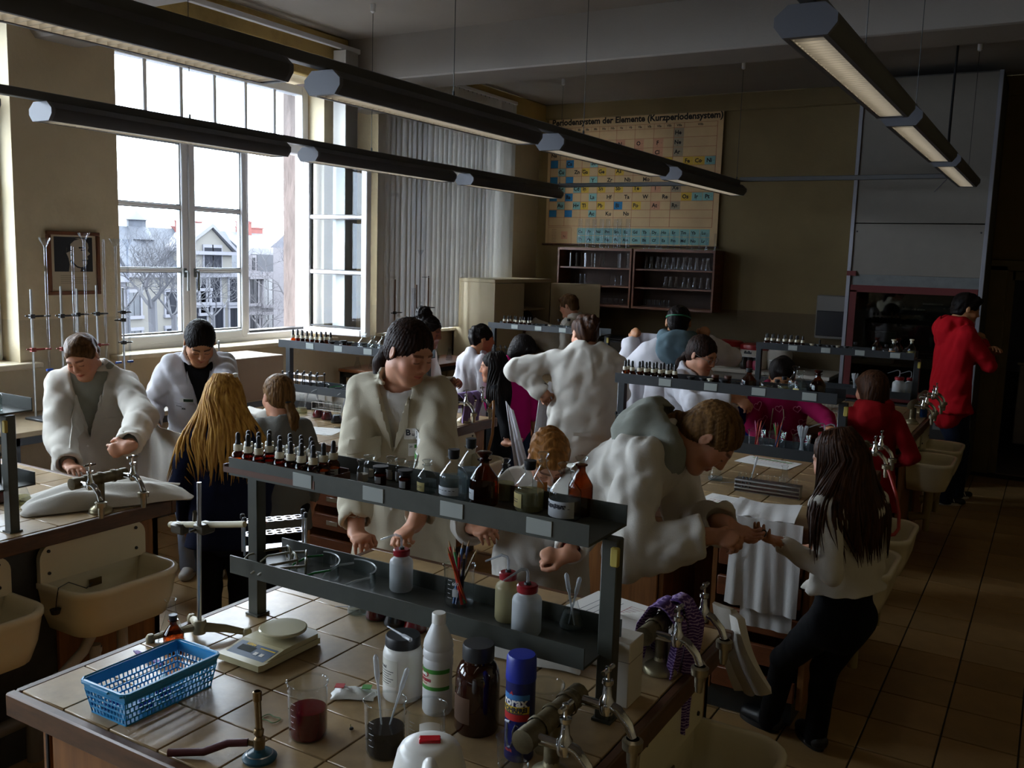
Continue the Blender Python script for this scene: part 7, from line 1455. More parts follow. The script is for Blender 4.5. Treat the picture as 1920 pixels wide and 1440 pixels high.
def long_locks(B, n=70, length=.40, a0=70, a1=290, back=.085, seed=1, droop=.0, r=.0075, wave=.008, fan=1.0, F=None, swing=0):
    def gen(rr):
        paths = []; rs_ = []
        for i in range(n):
            a = math.radians(a0+(a1-a0)*(i+rr.random())/n); sx_, cy_ = math.sin(a), math.cos(a); lay = rr.uniform(.0, .012)
            L_ = length*rr.uniform(.72, 1.05); sid = (B.rt*sx_*.080*fan+B.fw0*min(.02, cy_*back))*B.s; ph = rr.uniform(0, 6); am = wave*rr.uniform(.4, 1.4); tw = rr.uniform(-1, 1)
            pts = [HL(B, .05*sx_*rr.uniform(.3, 1), -.02+.06*cy_, .116), HL(B, .076*sx_, -.018+.088*cy_, .06), HL(B, (.084+lay)*sx_, -.018+(.100+lay)*cy_, -.005)]
            for k in range(1, 8):
                q = k/7; pts.append(B.hc+sid*(1.02+.15*q)-WORLD_UP*(.03*B.s+L_*q)-B.fw0*droop*q+B.rt*(am*math.sin(ph+5*q)+tw*.02*q+swing*q)+unit(sid)*lay)
            paths.append(pts); rs_.append(r*rr.uniform(.6, 1.3))
        A = np.array(paths)
        if F is not None:
            dr = A-np.array([B.N[0], B.N[1], 0]); dr[..., 2] = 0; dr = dr/(np.linalg.norm(dr, axis=2, keepdims=True)+1e-9); P = A.reshape(-1, 3); D = dr.reshape(-1, 3); lo = np.tile(np.arange(10) >= 3, n)
            for _ in range(16): d = F.ev(P); P = P+D*np.clip(.010-d, 0, .02)[:, None]*lo[:, None]
            A = P.reshape(A.shape)
        for _ in range(3): A[:, 3:-1] = .5*A[:, 3:-1]+.25*(A[:, 2:-2]+A[:, 4:])
        return [([V(p) for p in A[i]], rs_[i]) for i in range(n)]
    return gen
def project(B, F, pts, off=.004, fwd=1):        # pts in torso plane (x, z) metres from the chest mark; laid onto the cloth from the front
    o0 = TL(B, 0, 0, .22); P = np.array([o0+B.rt*p[0]+B.up*p[1]+B.fw*.32*fwd for p in pts]); d = -B.fw*fwd
    for _ in range(50):
        D = F.ev(P)-off; P = P+d*np.clip(D, -.02, .05)[:, None]*.8
    return P
def patch(B, F, name, poly, m, par, off=.004, th=.002, n=6, fwd=1):    # quad patch: 4 corners (x,z)
    (a, b, c, d) = [np.array(q, float) for q in poly]; pts = [(a*(1-u)*(1-v)+b*u*(1-v)+c*u*v+d*(1-u)*v) for v in np.linspace(0, 1, n+1) for u in np.linspace(0, 1, n+1)]
    P = project(B, F, pts, off, fwd); W = P.reshape(n+1, n+1, 3)
    return MB().grid(lambda u, v: W[int(round(v*n)), int(round(u*n))], n, n, 0, None, -th*fwd if True else th).obj(name, m, par, None if not par.location.length else -par.location, ang=1.2)
def chest_text(B, F, s_, x, z, size, m, par, bold=.0006, off=.005, name='lettering', fwd=1):
    vs, fs = text_mb(s_, size, bold=bold); P = project(B, F, [(x-v[0]*fwd, z+v[1]) for v in vs], off, fwd); return MB().add(P, fs).obj(name, m, par, None if not par.location.length else -par.location, smooth=False)
def coat_field(B, hem=.26, loose=1.0, vee=.13, sleeve=1.0, open_=False, collar=True, cuffL=None, skirt=1.0, ease=1.0):
    F = Field(); h = B.h; b_ = B.build; fl = (B.fw, .66); fz = (B.fw0, .68)
    F.cone(TL(B, -.072*b_, 0, .289), TL(B, .072*b_, 0, .289), .040*h*loose, .040*h*loose, .03, (B.fw, 1.15)); F.cone(TL(B, 0, .004, .255), TL(B, 0, .004, .10), .098*h*b_*loose, .090*h*b_*loose, .04, fl)
    F.cone(TL(B, 0, 0, .10), B.P0-WORLD_UP*.02*h, .092*h*b_*loose, .098*h*b_*loose*skirt, .05, fl)
    hz = hem*h; bot = B.P0.copy(); bot[2] = hz
    F.cone(B.P0, bot, .098*h*b_*loose*skirt, .125*h*b_*loose*skirt, .05, fz, 2)
    F.cone(TL(B, 0, -.012, .338), TL(B, 0, 0, .29), .042*h, .06*h, .04)
    for sd in 'LR':
        S_, E, W, hd, sg = B.arm[sd]; cu = hd.get('cuff', .93); C = E+(W-E)*cu; up_ = unit(E-S_)
        F.cone(S_-B.rt*sg*.008*h, E, .0385*h*loose*ease, .034*h*loose*sleeve, .022); F.cone(E, C, .034*h*loose*sleeve, .0265*h*loose*sleeve, .012, None, 2)
    for sd in 'LR':
        S_, E, W, hd, sg = B.arm[sd]; cu = hd.get('cuff', .93); C = E+(W-E)*cu; d = unit(W-E); F.cone(C-d*.025, C+d*.06, .021*h*loose*sleeve, .023*h*loose*sleeve, .005, None, 0, True)
    F.cone(B.N-B.up*.015*h+B.fw*.008*h, B.piv+B.up*.05*h, .040*h, .05*h, .02, None, 0, True)
    if vee:
        c0 = TL(B, 0, 0, .305-vee)
        def fv(X, Y, Z):
            x, y, z = X-c0[0], Y-c0[1], Z-c0[2]; lx = x*B.rt[0]+y*B.rt[1]+z*B.rt[2]; ly = x*B.fw[0]+y*B.fw[1]+z*B.fw[2]; lz = x*B.up[0]+y*B.up[1]+z*B.up[2]
            return np.maximum(np.abs(lx)*.955-lz*.27, -(ly-.004*h))
        F.func(fv, c0-.25, c0+np.array([.25, .25, .3]), .008)
    if collar:
        pts = []; 
        for i in range(15):
            a = math.radians(38+284*i/14); rr = .050*h; pts.append(B.N+B.up*(.012-.012*math.cos(a))*h*1.2+B.rt*math.sin(a)*rr+B.fw*(math.cos(a)*rr*1.0+.010*h))
        F.path(pts, .011, .008); F.path([p+B.up*.014 for p in pts[1:-1]], .009, .008)
    return F
def knit_field(B, hem=.44, loose=.86, hood=False, vcut=False):
    F = coat_field(B, hem, loose, 0, .86, False, False)
    if hood: hood_prims(B, F)
    return F
def hood_prims(B, F, big=1.0):
    h = B.h
    F.path([B.N+B.up*.025*h+B.rt*math.sin(a)*.055*h+B.fw*(math.cos(a)*.045*h+.006*h)-B.up*.03*h*max(0, math.cos(a)) for a in [math.radians(25+310*i/14) for i in range(15)]], [.016*h]+[.02*h*big]*13+[.016*h], .02)
    F.ell(B.N-B.fw*.055*h*big-B.up*.012*h, np.stack([B.rt, B.fw, B.up], 1), [.066*h*big, .036*h*big, .058*h*big], .03); F.ell(B.N-B.fw*.03*h*big+B.up*.035*h, np.stack([B.rt, B.fw, B.up], 1), [.038*h, .036*h, .026*h], .012, True)
def garment(B, par, name, F, m, seed, amp=.0055, vox=.009, wl=.11, vert=.35):
    amp *= 1.9
    P, Q = F.grid(vox, folds(seed, amp, None, wl, vert)); return field_obj(name, P, Q, m, par, 0)
def trousers(B, par, m, name='trousers', vox=.011, wide=1.0, seed=3, top=.03):
    F = Field(); h = B.h; F.cone(TL(B, 0, 0, top), B.P0-WORLD_UP*.02*h, .082*h*B.build, .086*h*B.build, .03, (B.fw0, .74), 1)
    for sd in 'LR':
        hp, kn, an, sg = B.leg[sd]; F.cone(hp, kn, .058*h*wide, .040*h*wide, .02); F.cone(kn, an-WORLD_UP*.02*h, .040*h*wide, .034*h*wide, .02, None, 2)
    P, Q = F.grid(vox, folds(seed, .003, None, .09, 1.2)); return field_obj(name, P, Q, m, par, 1)
def shoes(B, par, m, sole, vox=.008):
    for sd in 'LR':
        hp, kn, an, sg = B.leg[sd]; h = B.h; f = unit(B.fw0+B.rt0*sg*.25); a = an.copy(); F = Field(); g = np.array([a[0], a[1], 0]); up = np.array([0, 0, 1.])
        F.cone(a+up*.02, g+up*.045, .036*h/1.5, .042*h/1.5, .02); F.cone(g-f*.035+up*.038, g+f*.12*h/1.5+up*.03, .036, .032, .02, (up, .9)); F.func(lambda X, Y, Z: (Z-.012)+0*X+0*Y, g-.3, g+np.array([.3, .3, .0]), .004)
        P, Q = F.grid(vox); o = field_obj('shoe', P, Q, m, par, 1)
        b = MB(); pf = [(.040*math.cos(q)*(1 if abs(q) else 1), .10*math.sin(q)) for q in [2*PI*i/20 for i in range(20)]]; M_ = MX(((f[1], f[0], 0, g[0]+f[0]*.045), (-f[0], f[1], 0, g[1]+f[1]*.045), (0, 0, 1, 0), (0, 0, 0, 1)))
        b.prism(pf, .001, .022, 0, M_); b.obj('sole', sole, o)
def glasses(B, par, m):
    b = MB(); s = B.s
    for sg in (-1, 1): b.tube([V(HL(B, sg*.031+.022*math.cos(a), .098-.004*abs(math.cos(a)), .0+.018*math.sin(a))) for a in [2*PI*i/16 for i in range(17)]], .0016, 5); b.tube([V(HL(B, sg*.053, .094, .004)), V(HL(B, sg*.074, .06, .006)), V(HL(B, sg*.079, -.005, .008))], .0016, 5)
    b.tube([V(HL(B, -.009, .1, .003)), V(HL(B, .009, .1, .003))], .0016, 5); return b.obj('glasses', m, par)
def new_person(label, group=None):
    return thing('person', label, 'person', (0, 0, 0))

def start(label, T, yaw, **kw):
    B = skeleton(T, yaw, **kw); return B, thing('person', label, 'person', (float(B.P0[0]), float(B.P0[1]), 0))
def seg(a, b): return unit(np.array(b, float)-np.array(a, float))
COATC = cloth('cream_coat_cotton', 'cbc3ae'); COATL = cloth('lilac_white_coat_cotton', 'd2d0d6'); TEE = cloth('white_tee', 'd8d6d2'); GREYH = cloth('grey_melange_jersey', '8d8f86', .05, .12); DKTEE = cloth('black_patterned_top', '17171a', .03)
NAVY = cloth('navy_sweatshirt', '141a33', .03); BLKJ = cloth('black_jeans', '0d0d10', .02); GREYT = cloth('grey_tee', '6a6a66', .05); PINK = cloth('pink_hoodie', 'b5146a', .06); REDHD = cloth('red_hoodie', 'b3121e', .05); DKRED = cloth('dark_red_hoodie', '8a0d14', .05); MAG = cloth('magenta_hoodie', '8e1046', .05)
DENIM = cloth('dark_denim', '232b3f', .02); LDENIM = cloth('pale_denim', '8a93a6', .03, .15); KNIT = cloth('white_jumper_knit', 'cfcac0', .08); BLUEH = cloth('slate_blue_hood', '5f737c', .05, .12); SHOEB = mat('black_shoe', '101012', .5); SOLEW = mat('white_sole', 'c8c6c0', .5); BLKT = cloth('black_top', '101114', .02)
BROWC = (.3, .22, .18)
def lapels(B, r, F, m, vee=.13, w_=.045):
    h = B.h; top = .085*h; bot = (.085-vee)*h
    for sg in (-1, 1): patch(B, F, 'lapel', [(sg*.004, bot+.01), (sg*(w_+.012), bot+(top-bot)*.55), (sg*.062*h/1.6, top+.004), (sg*.036*h/1.6, top+.02)][::sg], m, r, .010, .005)
    for k in range(3): 
        P = project(B, F, [(.012, bot-.03-.1*k)], .004); MB().lathe([(0, .001), (.006, .001), (.006, .0035), (0, .004)], 10, 0, MX.Translation(V(P[0])) @ rot_to(B.fw)).obj('button', PAPER, r, -r.location)
def pocket(B, r, F, x, z, w_, h_, m, flap=False):
    patch(B, F, 'chest_pocket', [(x-w_/2, z-h_), (x+w_/2, z-h_), (x+w_/2, z), (x-w_/2, z)], m, r, .004, .002)
    if flap: patch(B, F, 'pocket_flap', [(x-w_/2-.003, z-.035), (x+w_/2+.003, z-.045), (x+w_/2+.003, z+.004), (x-w_/2-.003, z+.004)], m, r, .010, .003)
# --- student behind the near bench, both hands on the tiles
w1, w2 = (-2.177,2.600,0.915), (-1.912,2.600,0.992)
B, r = start('student in cream lab coat with logo badge and tied-back brown hair behind the near shelf', (-2.138,2.920,1.693), 3.5, head=(.42, 1.0, .0), lean=.10, build=1.02, wr={'R': (w1, dict(d=seg(w1, (-1.982,2.460,0.915)), n=(0, .1, -1), curl=[.75, .6, .55, .5], cuff=.84)), 'L': (w2, dict(d=seg(w2, (-1.900,2.480,0.972)), n=(.2, .2, -1), curl=.8, cuff=.84))})
body_mesh(B, r, SK1, .0042, browc=BROWC); hair_mesh(B, r, HB_DKBR, 'pony', .0045, 2)
F = coat_field(B, .3, 1.12, .125, 1.15); garment(B, r, 'lab_coat', F, COATC, 5, .006, .008)
lapels(B, r, F, COATC, .125, .05); pocket(B, r, F, .10, .0, .10, .085, COATC, True)
garment(B, r, 'white_tee', knit_field(B, .45, .88), TEE, 2, .002, .012); trousers(B, r, DENIM)
LOGO = mat('logo_navy', '1a2638', .6); lg = patch(B, F, 'logo_patch', [(-.045, -.005), (-.135, -.005), (-.135, .04), (-.045, .04)], PAPER, r, .005, .001); chest_text(B, F, 'B', -.062, .022, .034, LOGO, r, .0012, .0075); chest_text(B, F, 'u', -.081, .016, .022, LOGO, r, .0004, .0075); chest_text(B, F, 'S', -.100, .022, .034, LOGO, r, .0012, .0075); chest_text(B, F, 'Institute', -.105, .001, .010, mat('logo_grey', '56606a', .6), r, .0002, .0075)
patch(B, F, 'name_badge', [(-.06, -.075), (-.135, -.07), (-.14, -.02), (-.062, -.022)], PAPER, r, .009, .001); patch(B, F, 'badge_green_bar', [(-.085, -.04), (-.134, -.038), (-.136, -.024), (-.086, -.026)], _m['label_green'], r, .011, .0006); chest_text(B, F, '20', -.072, -.035, .012, PRN, r, .0002, .011)
MB().tube([V(w2+np.array([.0, 0, 0])+.021*(math.cos(a)*unit(np.cross(seg(w2, (-1.900,2.480,0.972)), [0, 0, 1]))+math.sin(a)*np.array([0, .3, .95]))) for a in [2*PI*i/16 for i in range(17)]], .003, 6).obj('bracelet', BLACK, r, -r.location)
# --- boy at the left bench
w1, w2 = (-4.054,2.700,0.887), (-3.639,2.720,1.033)
B, r = start('boy in oversized white lab coat over a grey hoodie, one hand on the left bench', (-4.335,2.930,1.482), 3.95, head=(.55, -.32, -.12), lean=.12, build=1.22, wr={'R': (w1, dict(d=seg(w1, (-3.712,2.580,0.900)), n=(0, .05, -1), curl=.28, cuff=.92)), 'L': (w2, dict(d=seg(w2, (-3.766,2.660,0.991)), n=(-.5, .75, -.1), curl=.42, cuff=.9))}, poles={'R': (-.9, .1, -.7), 'L': (.6, .9, -.5)})
body_mesh(B, r, SK1, .0048, browc=BROWC); hair_mesh(B, r, HB_LBR, 'crop', .005, 4)
F = coat_field(B, .3, 1.14, .18, 1.25); garment(B, r, 'lab_coat', F, COAT, 9, .007, .009); lapels(B, r, F, COAT, .18, .05); pocket(B, r, F, -.10, -.03, .085, .09, COAT)
G = knit_field(B, .45, .98); hood_prims(B, G); garment(B, r, 'grey_hoodie', G, GREYH, 3, .003, .010); trousers(B, r, DENIM); shoes(B, r, SHOEB, SOLEW)
# --- woman leaning over behind him
w1, w2 = (-4.272,3.350,0.963), (-3.745,3.300,1.103)
B, r = start('dark-haired young woman in a white coat with badges leaning over by the window', (-4.034,3.500,1.528), 4.0, head=(.72, .12, .0), lean=.34, build=.98, wr={'R': (w1, dict(curl=.6)), 'L': (w2, dict(curl=.6))}, poles={'R': (-1, .5, -.2), 'L': (.8, .9, -.2)})
body_mesh(B, r, SK2, .0055, browc=(.15, .12, .11)); hair_mesh(B, r, HB_BLACK, 'pony', .0055, 3)
F = coat_field(B, .28, 1.08, .15, 1.1); garment(B, r, 'lab_coat', F, COATL, 15, .006, .009); lapels(B, r, F, COATL, .15); pocket(B, r, F, .085, -.06, .1, .1, COATL)
garment(B, r, 'dark_top', knit_field(B, .45, .9), DKTEE, 2, .002, .012); trousers(B, r, LDENIM); shoes(B, r, SOLEW, SOLEW)
patch(B, F, 'name_badge', [(.03, -.04), (.105, -.045), (.105, -.02), (.03, -.015)], PAPER, r, .008, .001); patch(B, F, 'badge_green_bar', [(.032, -.036), (.085, -.04), (.085, -.022), (.032, -.018)], mat('badge_dark_green', '24402a', .6), r, .010, .0006)
chest_text(B, F, 'Kittel', .11, -.075, .012, PRN, r, .0002, .008); chest_text(B, F, 'xx', .085, -.085, .02, PRN, r, .001, .008)
for k, (x, z, w_, h_, c) in enumerate(((-.075, -.02, .022, .035, '1d4a44'), (-.075, .02, .012, .03, '6a6f78'), (-.11, -.015, .035, .045, '6f9ec0'), (-.10, -.045, .05, .014, '4a4aa8'), (-.12, .02, .018, .03, '7ab0d0'))): patch(B, F, 'printed_emblem', [(x+w_/2, z-h_/2), (x-w_/2, z-h_/2), (x-w_/2*.7, z+h_/2), (x+w_/2*.6, z+h_/2)], mat('emblem_%d' % k, c, .7), r, .006, .0006, 3)
# --- blonde girl seen from behind
B, r = start('girl with long wavy blond hair and navy sweatshirt seen from behind', (-3.319,3.020,1.382), .72, head=(.1, -.35, .0), lean=.02, build=1.06)
body_mesh(B, r, SK1, .0065); hair_mesh(B, r, HB_BLOND, 'long', .006, 5, long_locks(B, 130, .35, 66, 294, .09, 5, .03, .008, .012, 1.05, (G := knit_field(B, .42, .98)))); MB().lathe([(0, 0), (.01, .004), (.012, .02), (0, .024)], 8, 0, TR(*HL(B, .06, -.02, .10))).obj('hair_clip', PAPER, r, -r.location)
garment(B, r, 'sweatshirt', G, NAVY, 6, .005, .01); trousers(B, r, BLKJ); shoes(B, r, SOLEW, SOLEW)
# --- girl with ponytail
B, r = start('girl with a brown ponytail and grey T-shirt seen from behind', (-3.426,3.450,1.328), .85, head=(.15, .42, 0), lean=.04, build=1.0)
body_mesh(B, r, SK1, .0065); hair_mesh(B, r, HB_DKBL, 'pony', .006, 7); MB().lathe([(.014, 0), (.018, .004), (.014, .01)], 10, 0, MX.Translation(V(HL(B, 0, -.112, -.045))) @ rot_to(B.H[:, 2])).obj('hair_tie', BLACK, r, -r.location)
garment(B, r, 'grey_tee', knit_field(B, .40, .95), GREYT, 8, .005, .01); trousers(B, r, BLKJ); shoes(B, r, SHOEB, SOLEW)
# --- woman with curly bun, mostly hidden
w1 = (-3.892,5.500,1.012)
B, r = start('person with black curly top bun standing behind the coated student', (-3.975,5.600,1.512), -1.35, head=(.25, .0, 0), lean=.05, wr={'R': (w1, dict(d=(.9, .1, -.2), n=(0, 0, -1), curl=.75)), 'L': (w1+np.array([.05, .2, 0]), dict(curl=.5))})
body_mesh(B, r, SK3, .008); hair_mesh(B, r, HB_BLACK, 'bun', .007, 8)
garment(B, r, 'lab_coat', coat_field(B, .28, 1.05, 0), COAT, 3, .006, .012); trousers(B, r, BLKJ); MB().tube([V(HL(B, .083*math.cos(a), -.02+.1*math.sin(a)*.9, .075)) for a in [PI*i/12 for i in range(13)]], .004, 5).obj('hair_band', BLACK, r, -r.location)
# --- boy in coat, back
w1 = (-3.690,5.750,0.993); B, r = start('short black-haired boy in a white coat turned away in front of the cream cupboard', (-3.751,5.950,1.454), -.45, head=(.1, -.25, 0), lean=.02, build=1.02)
body_mesh(B, r, SK2, .008); hair_mesh(B, r, HB_BLACK, 'crop', .007, 9); garment(B, r, 'lab_coat', coat_field(B, .28, 1.12, 0, 1.1), COATL, 12, .007, .011); trousers(B, r, DENIM); shoes(B, r, SHOEB, SOLEW)
# --- girl with long dark hair in black, profile left
w1 = (-3.162,5.350,0.692); B, r = start('girl in black with long dark hair in profile to the left', (-3.457,5.600,1.290), 2.0, head=(.12, .1, 0), build=1.0, wr={'L': (w1, dict(d=(.95, -.1, .1), n=(0, 0, 1), curl=.3))}, poles={'L': (.2, .3, -1)})
body_mesh(B, r, SK1, .0065, lids=False); hair_mesh(B, r, HB_BLACK, 'long', .0065, 11, long_locks(B, 90, .27, 62, 298, .09, 11, .0, .009, .01, 1, (G := knit_field(B, .42, .98)))); garment(B, r, 'black_top', G, BLKT, 4, .005, .011); trousers(B, r, mat('dotted_leggings', '12141c', .8, col2='24283a', scale=60)); shoes(B, r, SHOEB, SOLEW)
# --- girl in pink hoodie
w1 = (-3.102,5.700,0.845); B, r = start('girl with black bob in a bright pink hoodie looking down', (-3.282,5.850,1.387), 4.35, head=(.5, .35, .05), build=1.0)
body_mesh(B, r, SK2, .0065); hair_mesh(B, r, HB_BLACK, 'bob', .0065, 12); G = knit_field(B, .50, 1.0, True); garment(B, r, 'pink_hoodie', G, PINK, 13, .005, .010); trousers(B, r, DENIM, top=.06); shoes(B, r, SHOEB, SOLEW); chest_text(B, G, 'IF', -.03, .02, .04, TEE, r, .002, .006)
# --- broad woman in white coat, back
w1 = (-2.824,5.250,1.084); B, r = start('broad woman in a creased white coat seen from behind, brown hair pinned up', (-2.675,5.450,1.599), .42, head=(.3, .55, 0), lean=.06, build=1.28, wr={'L': (w1, dict(d=(-.3, .6, -.4), n=(0, .5, -.8), curl=.7, cuff=.97)), 'R': ((-2.682,5.750,1.017), dict(curl=.6))}, poles={'L': (-1, -.2, -.1), 'R': (1, -.2, -.4)})
body_mesh(B, r, SK1, .0065); hair_mesh(B, r, HB_BROWN, 'lowbun', .0065, 14); F = coat_field(B, .24, 1.12, 0, 1.25, skirt=1.02); garment(B, r, 'lab_coat', F, COAT, 21, .009, .010, .13, .7); trousers(B, r, BLKJ); shoes(B, r, SHOEB, SOLEW)
MB().grid(lambda u, v: TL(B, -.035+.07*u, -.135, .02+.015*v), 4, 1, 0, None, .004).obj('back_belt', COAT, r, -r.location); glasses(B, r, BLACK).location = -r.location
# --- man with glasses at the back, profile left
B, r = start('man with glasses and swept brown hair in a white coat by the wall cupboard', (-4.467,8.700,1.591), 1.5, head=(.28, .1, 0), build=1.0)
body_mesh(B, r, SK1, .009); hair_mesh(B, r, HB_LBR, 'short', .008, 15); garment(B, r, 'lab_coat', coat_field(B, .3, 1.05, 0), COAT, 4, .006, .013); trousers(B, r, DENIM); glasses(B, r, BLACK).location = -r.location
# --- person bending into the cream cupboard
B, r = start('person in a white coat bending into the open cream cupboard', (-5.22, 9.0, 1.33), 1.57, head=(.9, 0, 0), lean=.95, h=1.72, wr={'L': ((-5.2, 8.8, .8), dict(curl=.4)), 'R': ((-5.2, 9.1, .9), dict(curl=.4))})
body_mesh(B, r, SK1, .010); hair_mesh(B, r, HB_DKBR, 'crop', .009, 16); garment(B, r, 'lab_coat', coat_field(B, .3, 1.1, 0), COAT, 6, .008, .013); trousers(B, r, BLKJ)
# --- boy holding up a coat
w1, w2 = (-2.606,6.120,1.388), (-2.029,6.020,1.435); B, r = start('black-haired boy with a slate blue hood holding up a white coat with both arms', (-2.198,5.950,1.683), .36, head=(.05, -.05, 0), build=1.08, wr={'L': (w1, dict(d=(.25, .3, 1), n=(.35, .9, 0), curl=1.0, cuff=.97)), 'R': (w2, dict(d=(-.2, .25, 1), n=(-.3, .9, 0), curl=1.0, cuff=.97))}, poles={'L': (-.25, -.4, -1), 'R': (.25, -.4, -1)})
body_mesh(B, r, SK2, .0065); hair_mesh(B, r, HB_BLACK, 'crop', .0065, 17); F = coat_field(B, .26, 1.1, 0, 1.15, False, False); garment(B, r, 'lab_coat', F, COATL, 31, .009, .010, .14, .6); G = Field(); hood_prims(B, G, 1.25); garment(B, r, 'slate_blue_hood', G, BLUEH, 7, .006, .009, .09, 1.4); trousers(B, r, DENIM); shoes(B, r, SHOEB, SOLEW)
MB().tube([V(HL(B, .079*math.cos(a), -.016+.1*math.sin(a), .03-.02*math.sin(a))) for a in [PI+PI*i/14 for i in range(15)]], .004, 5, flat=1.5).obj('goggle_strap', mat('green_strap', '1f6a48', .5), r, -r.location)
# --- girl with glasses
w1 = (-1.591,5.320,1.175); B, r = start('girl with thin glasses in a white coat reaching to the right behind the middle shelf', (-1.828,5.500,1.508), 4.25, head=(.38, .18, 0), lean=.1, wr={'R': (w1, dict(d=(.9, .1, -.45), n=(-.3, .6, -.7), curl=.45, cuff=.9)), 'L': ((-1.688,5.600,1.035), dict(curl=.5))}, poles={'R': (-.2, -.7, -.5)})
body_mesh(B, r, SK1, .006); hair_mesh(B, r, HB_DKBR, 'pony', .006, 18); F = coat_field(B, .28, 1.12, 0, 1.2); garment(B, r, 'lab_coat', F, COATL, 33, .008, .010); trousers(B, r, DENIM); glasses(B, r, STEEL).location = -r.location
MB().tube([V(w1-np.array([.035, .004, -.012])+.036*(math.cos(a)*np.array([0, 1, 0])+math.sin(a)*np.array([.3, 0, .95]))) for a in [2*PI*i/16 for i in range(17)]], .006, 6).obj('black_cuff_band', BLACK, r, -r.location)
# --- child in magenta hoodie with hearts
w1, w2 = (-1.434,5.350,0.921), (-1.028,5.350,1.041); B, r = start('child in a magenta hoodie with pink hearts whose face is hidden by bottles', (-1.390,5.600,1.391), 3.3, head=(.5, .15, 0), lean=.16, build=1.1, wr={'R': (w1, dict(curl=.5)), 'L': (w2, dict(curl=.5, d=(.9, -.2, -.2)))}, poles={'L': (.6, .6, -.2), 'R': (-.6, .6, -.4)})
body_mesh(B, r, SK2, .0075); hair_mesh(B, r, HB_BLACK, 'short', .007, 19); G = knit_field(B, .44, 1.08, True); garment(B, r, 'magenta_hoodie', G, MAG, 14, .005, .010); trousers(B, r, DENIM)
HP = mat('heart_pink', 'c86a8c', .8)
for i, (x, z) in enumerate(((.085, .02), (.02, -.03), (-.06, .03), (-.1, -.06), (.05, -.12), (-.03, -.13), (.1, -.09), (-.11, .09), (-.005, .09), (-.14, 0), (.12, .1))):
    a_ = .5*math.sin(i*2.3); pts = []
    for q in [2*PI*k/24 for k in range(25)]: hx_, hz_ = .0014*16*math.sin(q)**3, .0014*(13*math.cos(q)-5*math.cos(2*q)-2*math.cos(3*q)-math.cos(4*q)); pts.append((x+hx_*math.cos(a_)-hz_*math.sin(a_), z+hx_*math.sin(a_)+hz_*math.cos(a_)))
    MB().tube([V(p) for p in project(B, G, pts, .003)], .0026, 4).obj('heart', HP, r, -r.location)
for sg in (-1, 1): MB().tube([V(p) for p in project(B, G, [(sg*.03, .09), (sg*.035, .04), (sg*.03+.01, -.03), (sg*.045, -.10)], .006)], .003, 5).obj('drawstring', mat('pale_cord', 'c8b8a0', .8), r, -r.location)
# --- child in dark red hoodie, back
B, r = start('brown-haired child in a dark red hooded sweater seen from behind', (-0.910,5.720,1.367), .25, head=(.12, .65, 0), build=1.0, wr={'L': ((-1.038,5.900,0.784), dict(curl=.5)), 'R': ((-0.777,5.800,0.805), dict(curl=.5))})
body_mesh(B, r, SK1, .0065); hair_mesh(B, r, HB_BROWN, 'bob', .0065, 20); G = knit_field(B, .40, 1.02, True); garment(B, r, 'red_hoodie', G, DKRED, 17, .005, .010); trousers(B, r, DENIM); shoes(B, r, SHOEB, SOLEW)
# --- tall teen in red hoodie
w1, w2 = (-0.491,8.150,1.245), (-0.474,8.450,1.274); B, r = start('tall dark-haired teen in a bright red hoodie with folded arms by the fume hood', (-0.610,8.300,1.783), -1.0, head=(.25, -.15, 0), lean=.0, build=1.05, wr={'R': ((-0.507,8.420,1.396), dict(curl=.4)), 'L': ((-0.461,8.300,1.321), dict(curl=.4))}, poles={'R': (.5, -.9, -1), 'L': (-.2, .6, -1)}, feet={'L': (-0.618,8.715), 'R': (-0.684,8.446)})
body_mesh(B, r, SK2, .008); hair_mesh(B, r, HB_BLACK, 'short', .0075, 22); G = knit_field(B, .46, 1.08, True); garment(B, r, 'red_hoodie', G, REDHD, 19, .006, .011); trousers(B, r, DENIM, wide=1.1); shoes(B, r, SHOEB, SOLEW)
for sd in 'LR':
    hp, kn, an, sg = B.leg[sd]; f = unit(B.fw0+B.rt0*sg*.25); sdv = np.cross(f, [0, 0, 1]); 
    for k in range(3): a = np.array([an[0], an[1], 0])+f*(.035+.022*k)+sdv*.030; MB().tube([V(a+np.array([0, 0, .03])+sdv*.006), V(a+f*-.012+np.array([0, 0, .065])-sdv*.006)], .0045, 4).obj('shoe_stripe', PAPER, r, -r.location)
# --- student bending over the middle bench
w1, w2 = (-0.953,2.980,1.033), (-0.935,3.120,1.046); B, r = start('student in a white coat and grey hood bending forward over the middle bench', (-0.925,3.200,1.413), -1.45, head=(.95, .05, .1), lean=.86, build=1.12, wr={'R': (w1, dict(d=seg(w1, (-0.848,2.980,1.040)), n=(-.2, .5, -.8), curl=.7, cuff=.9)), 'L': (w2, dict(d=seg(w2, (-0.826,3.100,1.013)), n=(0, -.3, .95), curl=.25, cuff=.9))}, poles={'R': (-.7, -.6, -.6), 'L': (-.5, .6, -.7)}, neckf=.02)
body_mesh(B, r, SK1, .0045, lids=True, browc=BROWC); hair_mesh(B, r, HB_DKBL, 'pony', .005, 24); F = coat_field(B, .3, 1.1, 0, 1.35, collar=False); garment(B, r, 'lab_coat', F, COAT, 41, .010, .009, .13, .6); G = Field(); hood_prims(B, G, 1.15); garment(B, r, 'grey_hood', G, GREYH, 8, .006, .007, .08, 1.3); trousers(B, r, DENIM); shoes(B, r, SHOEB, SOLEW)
b = MB(); 
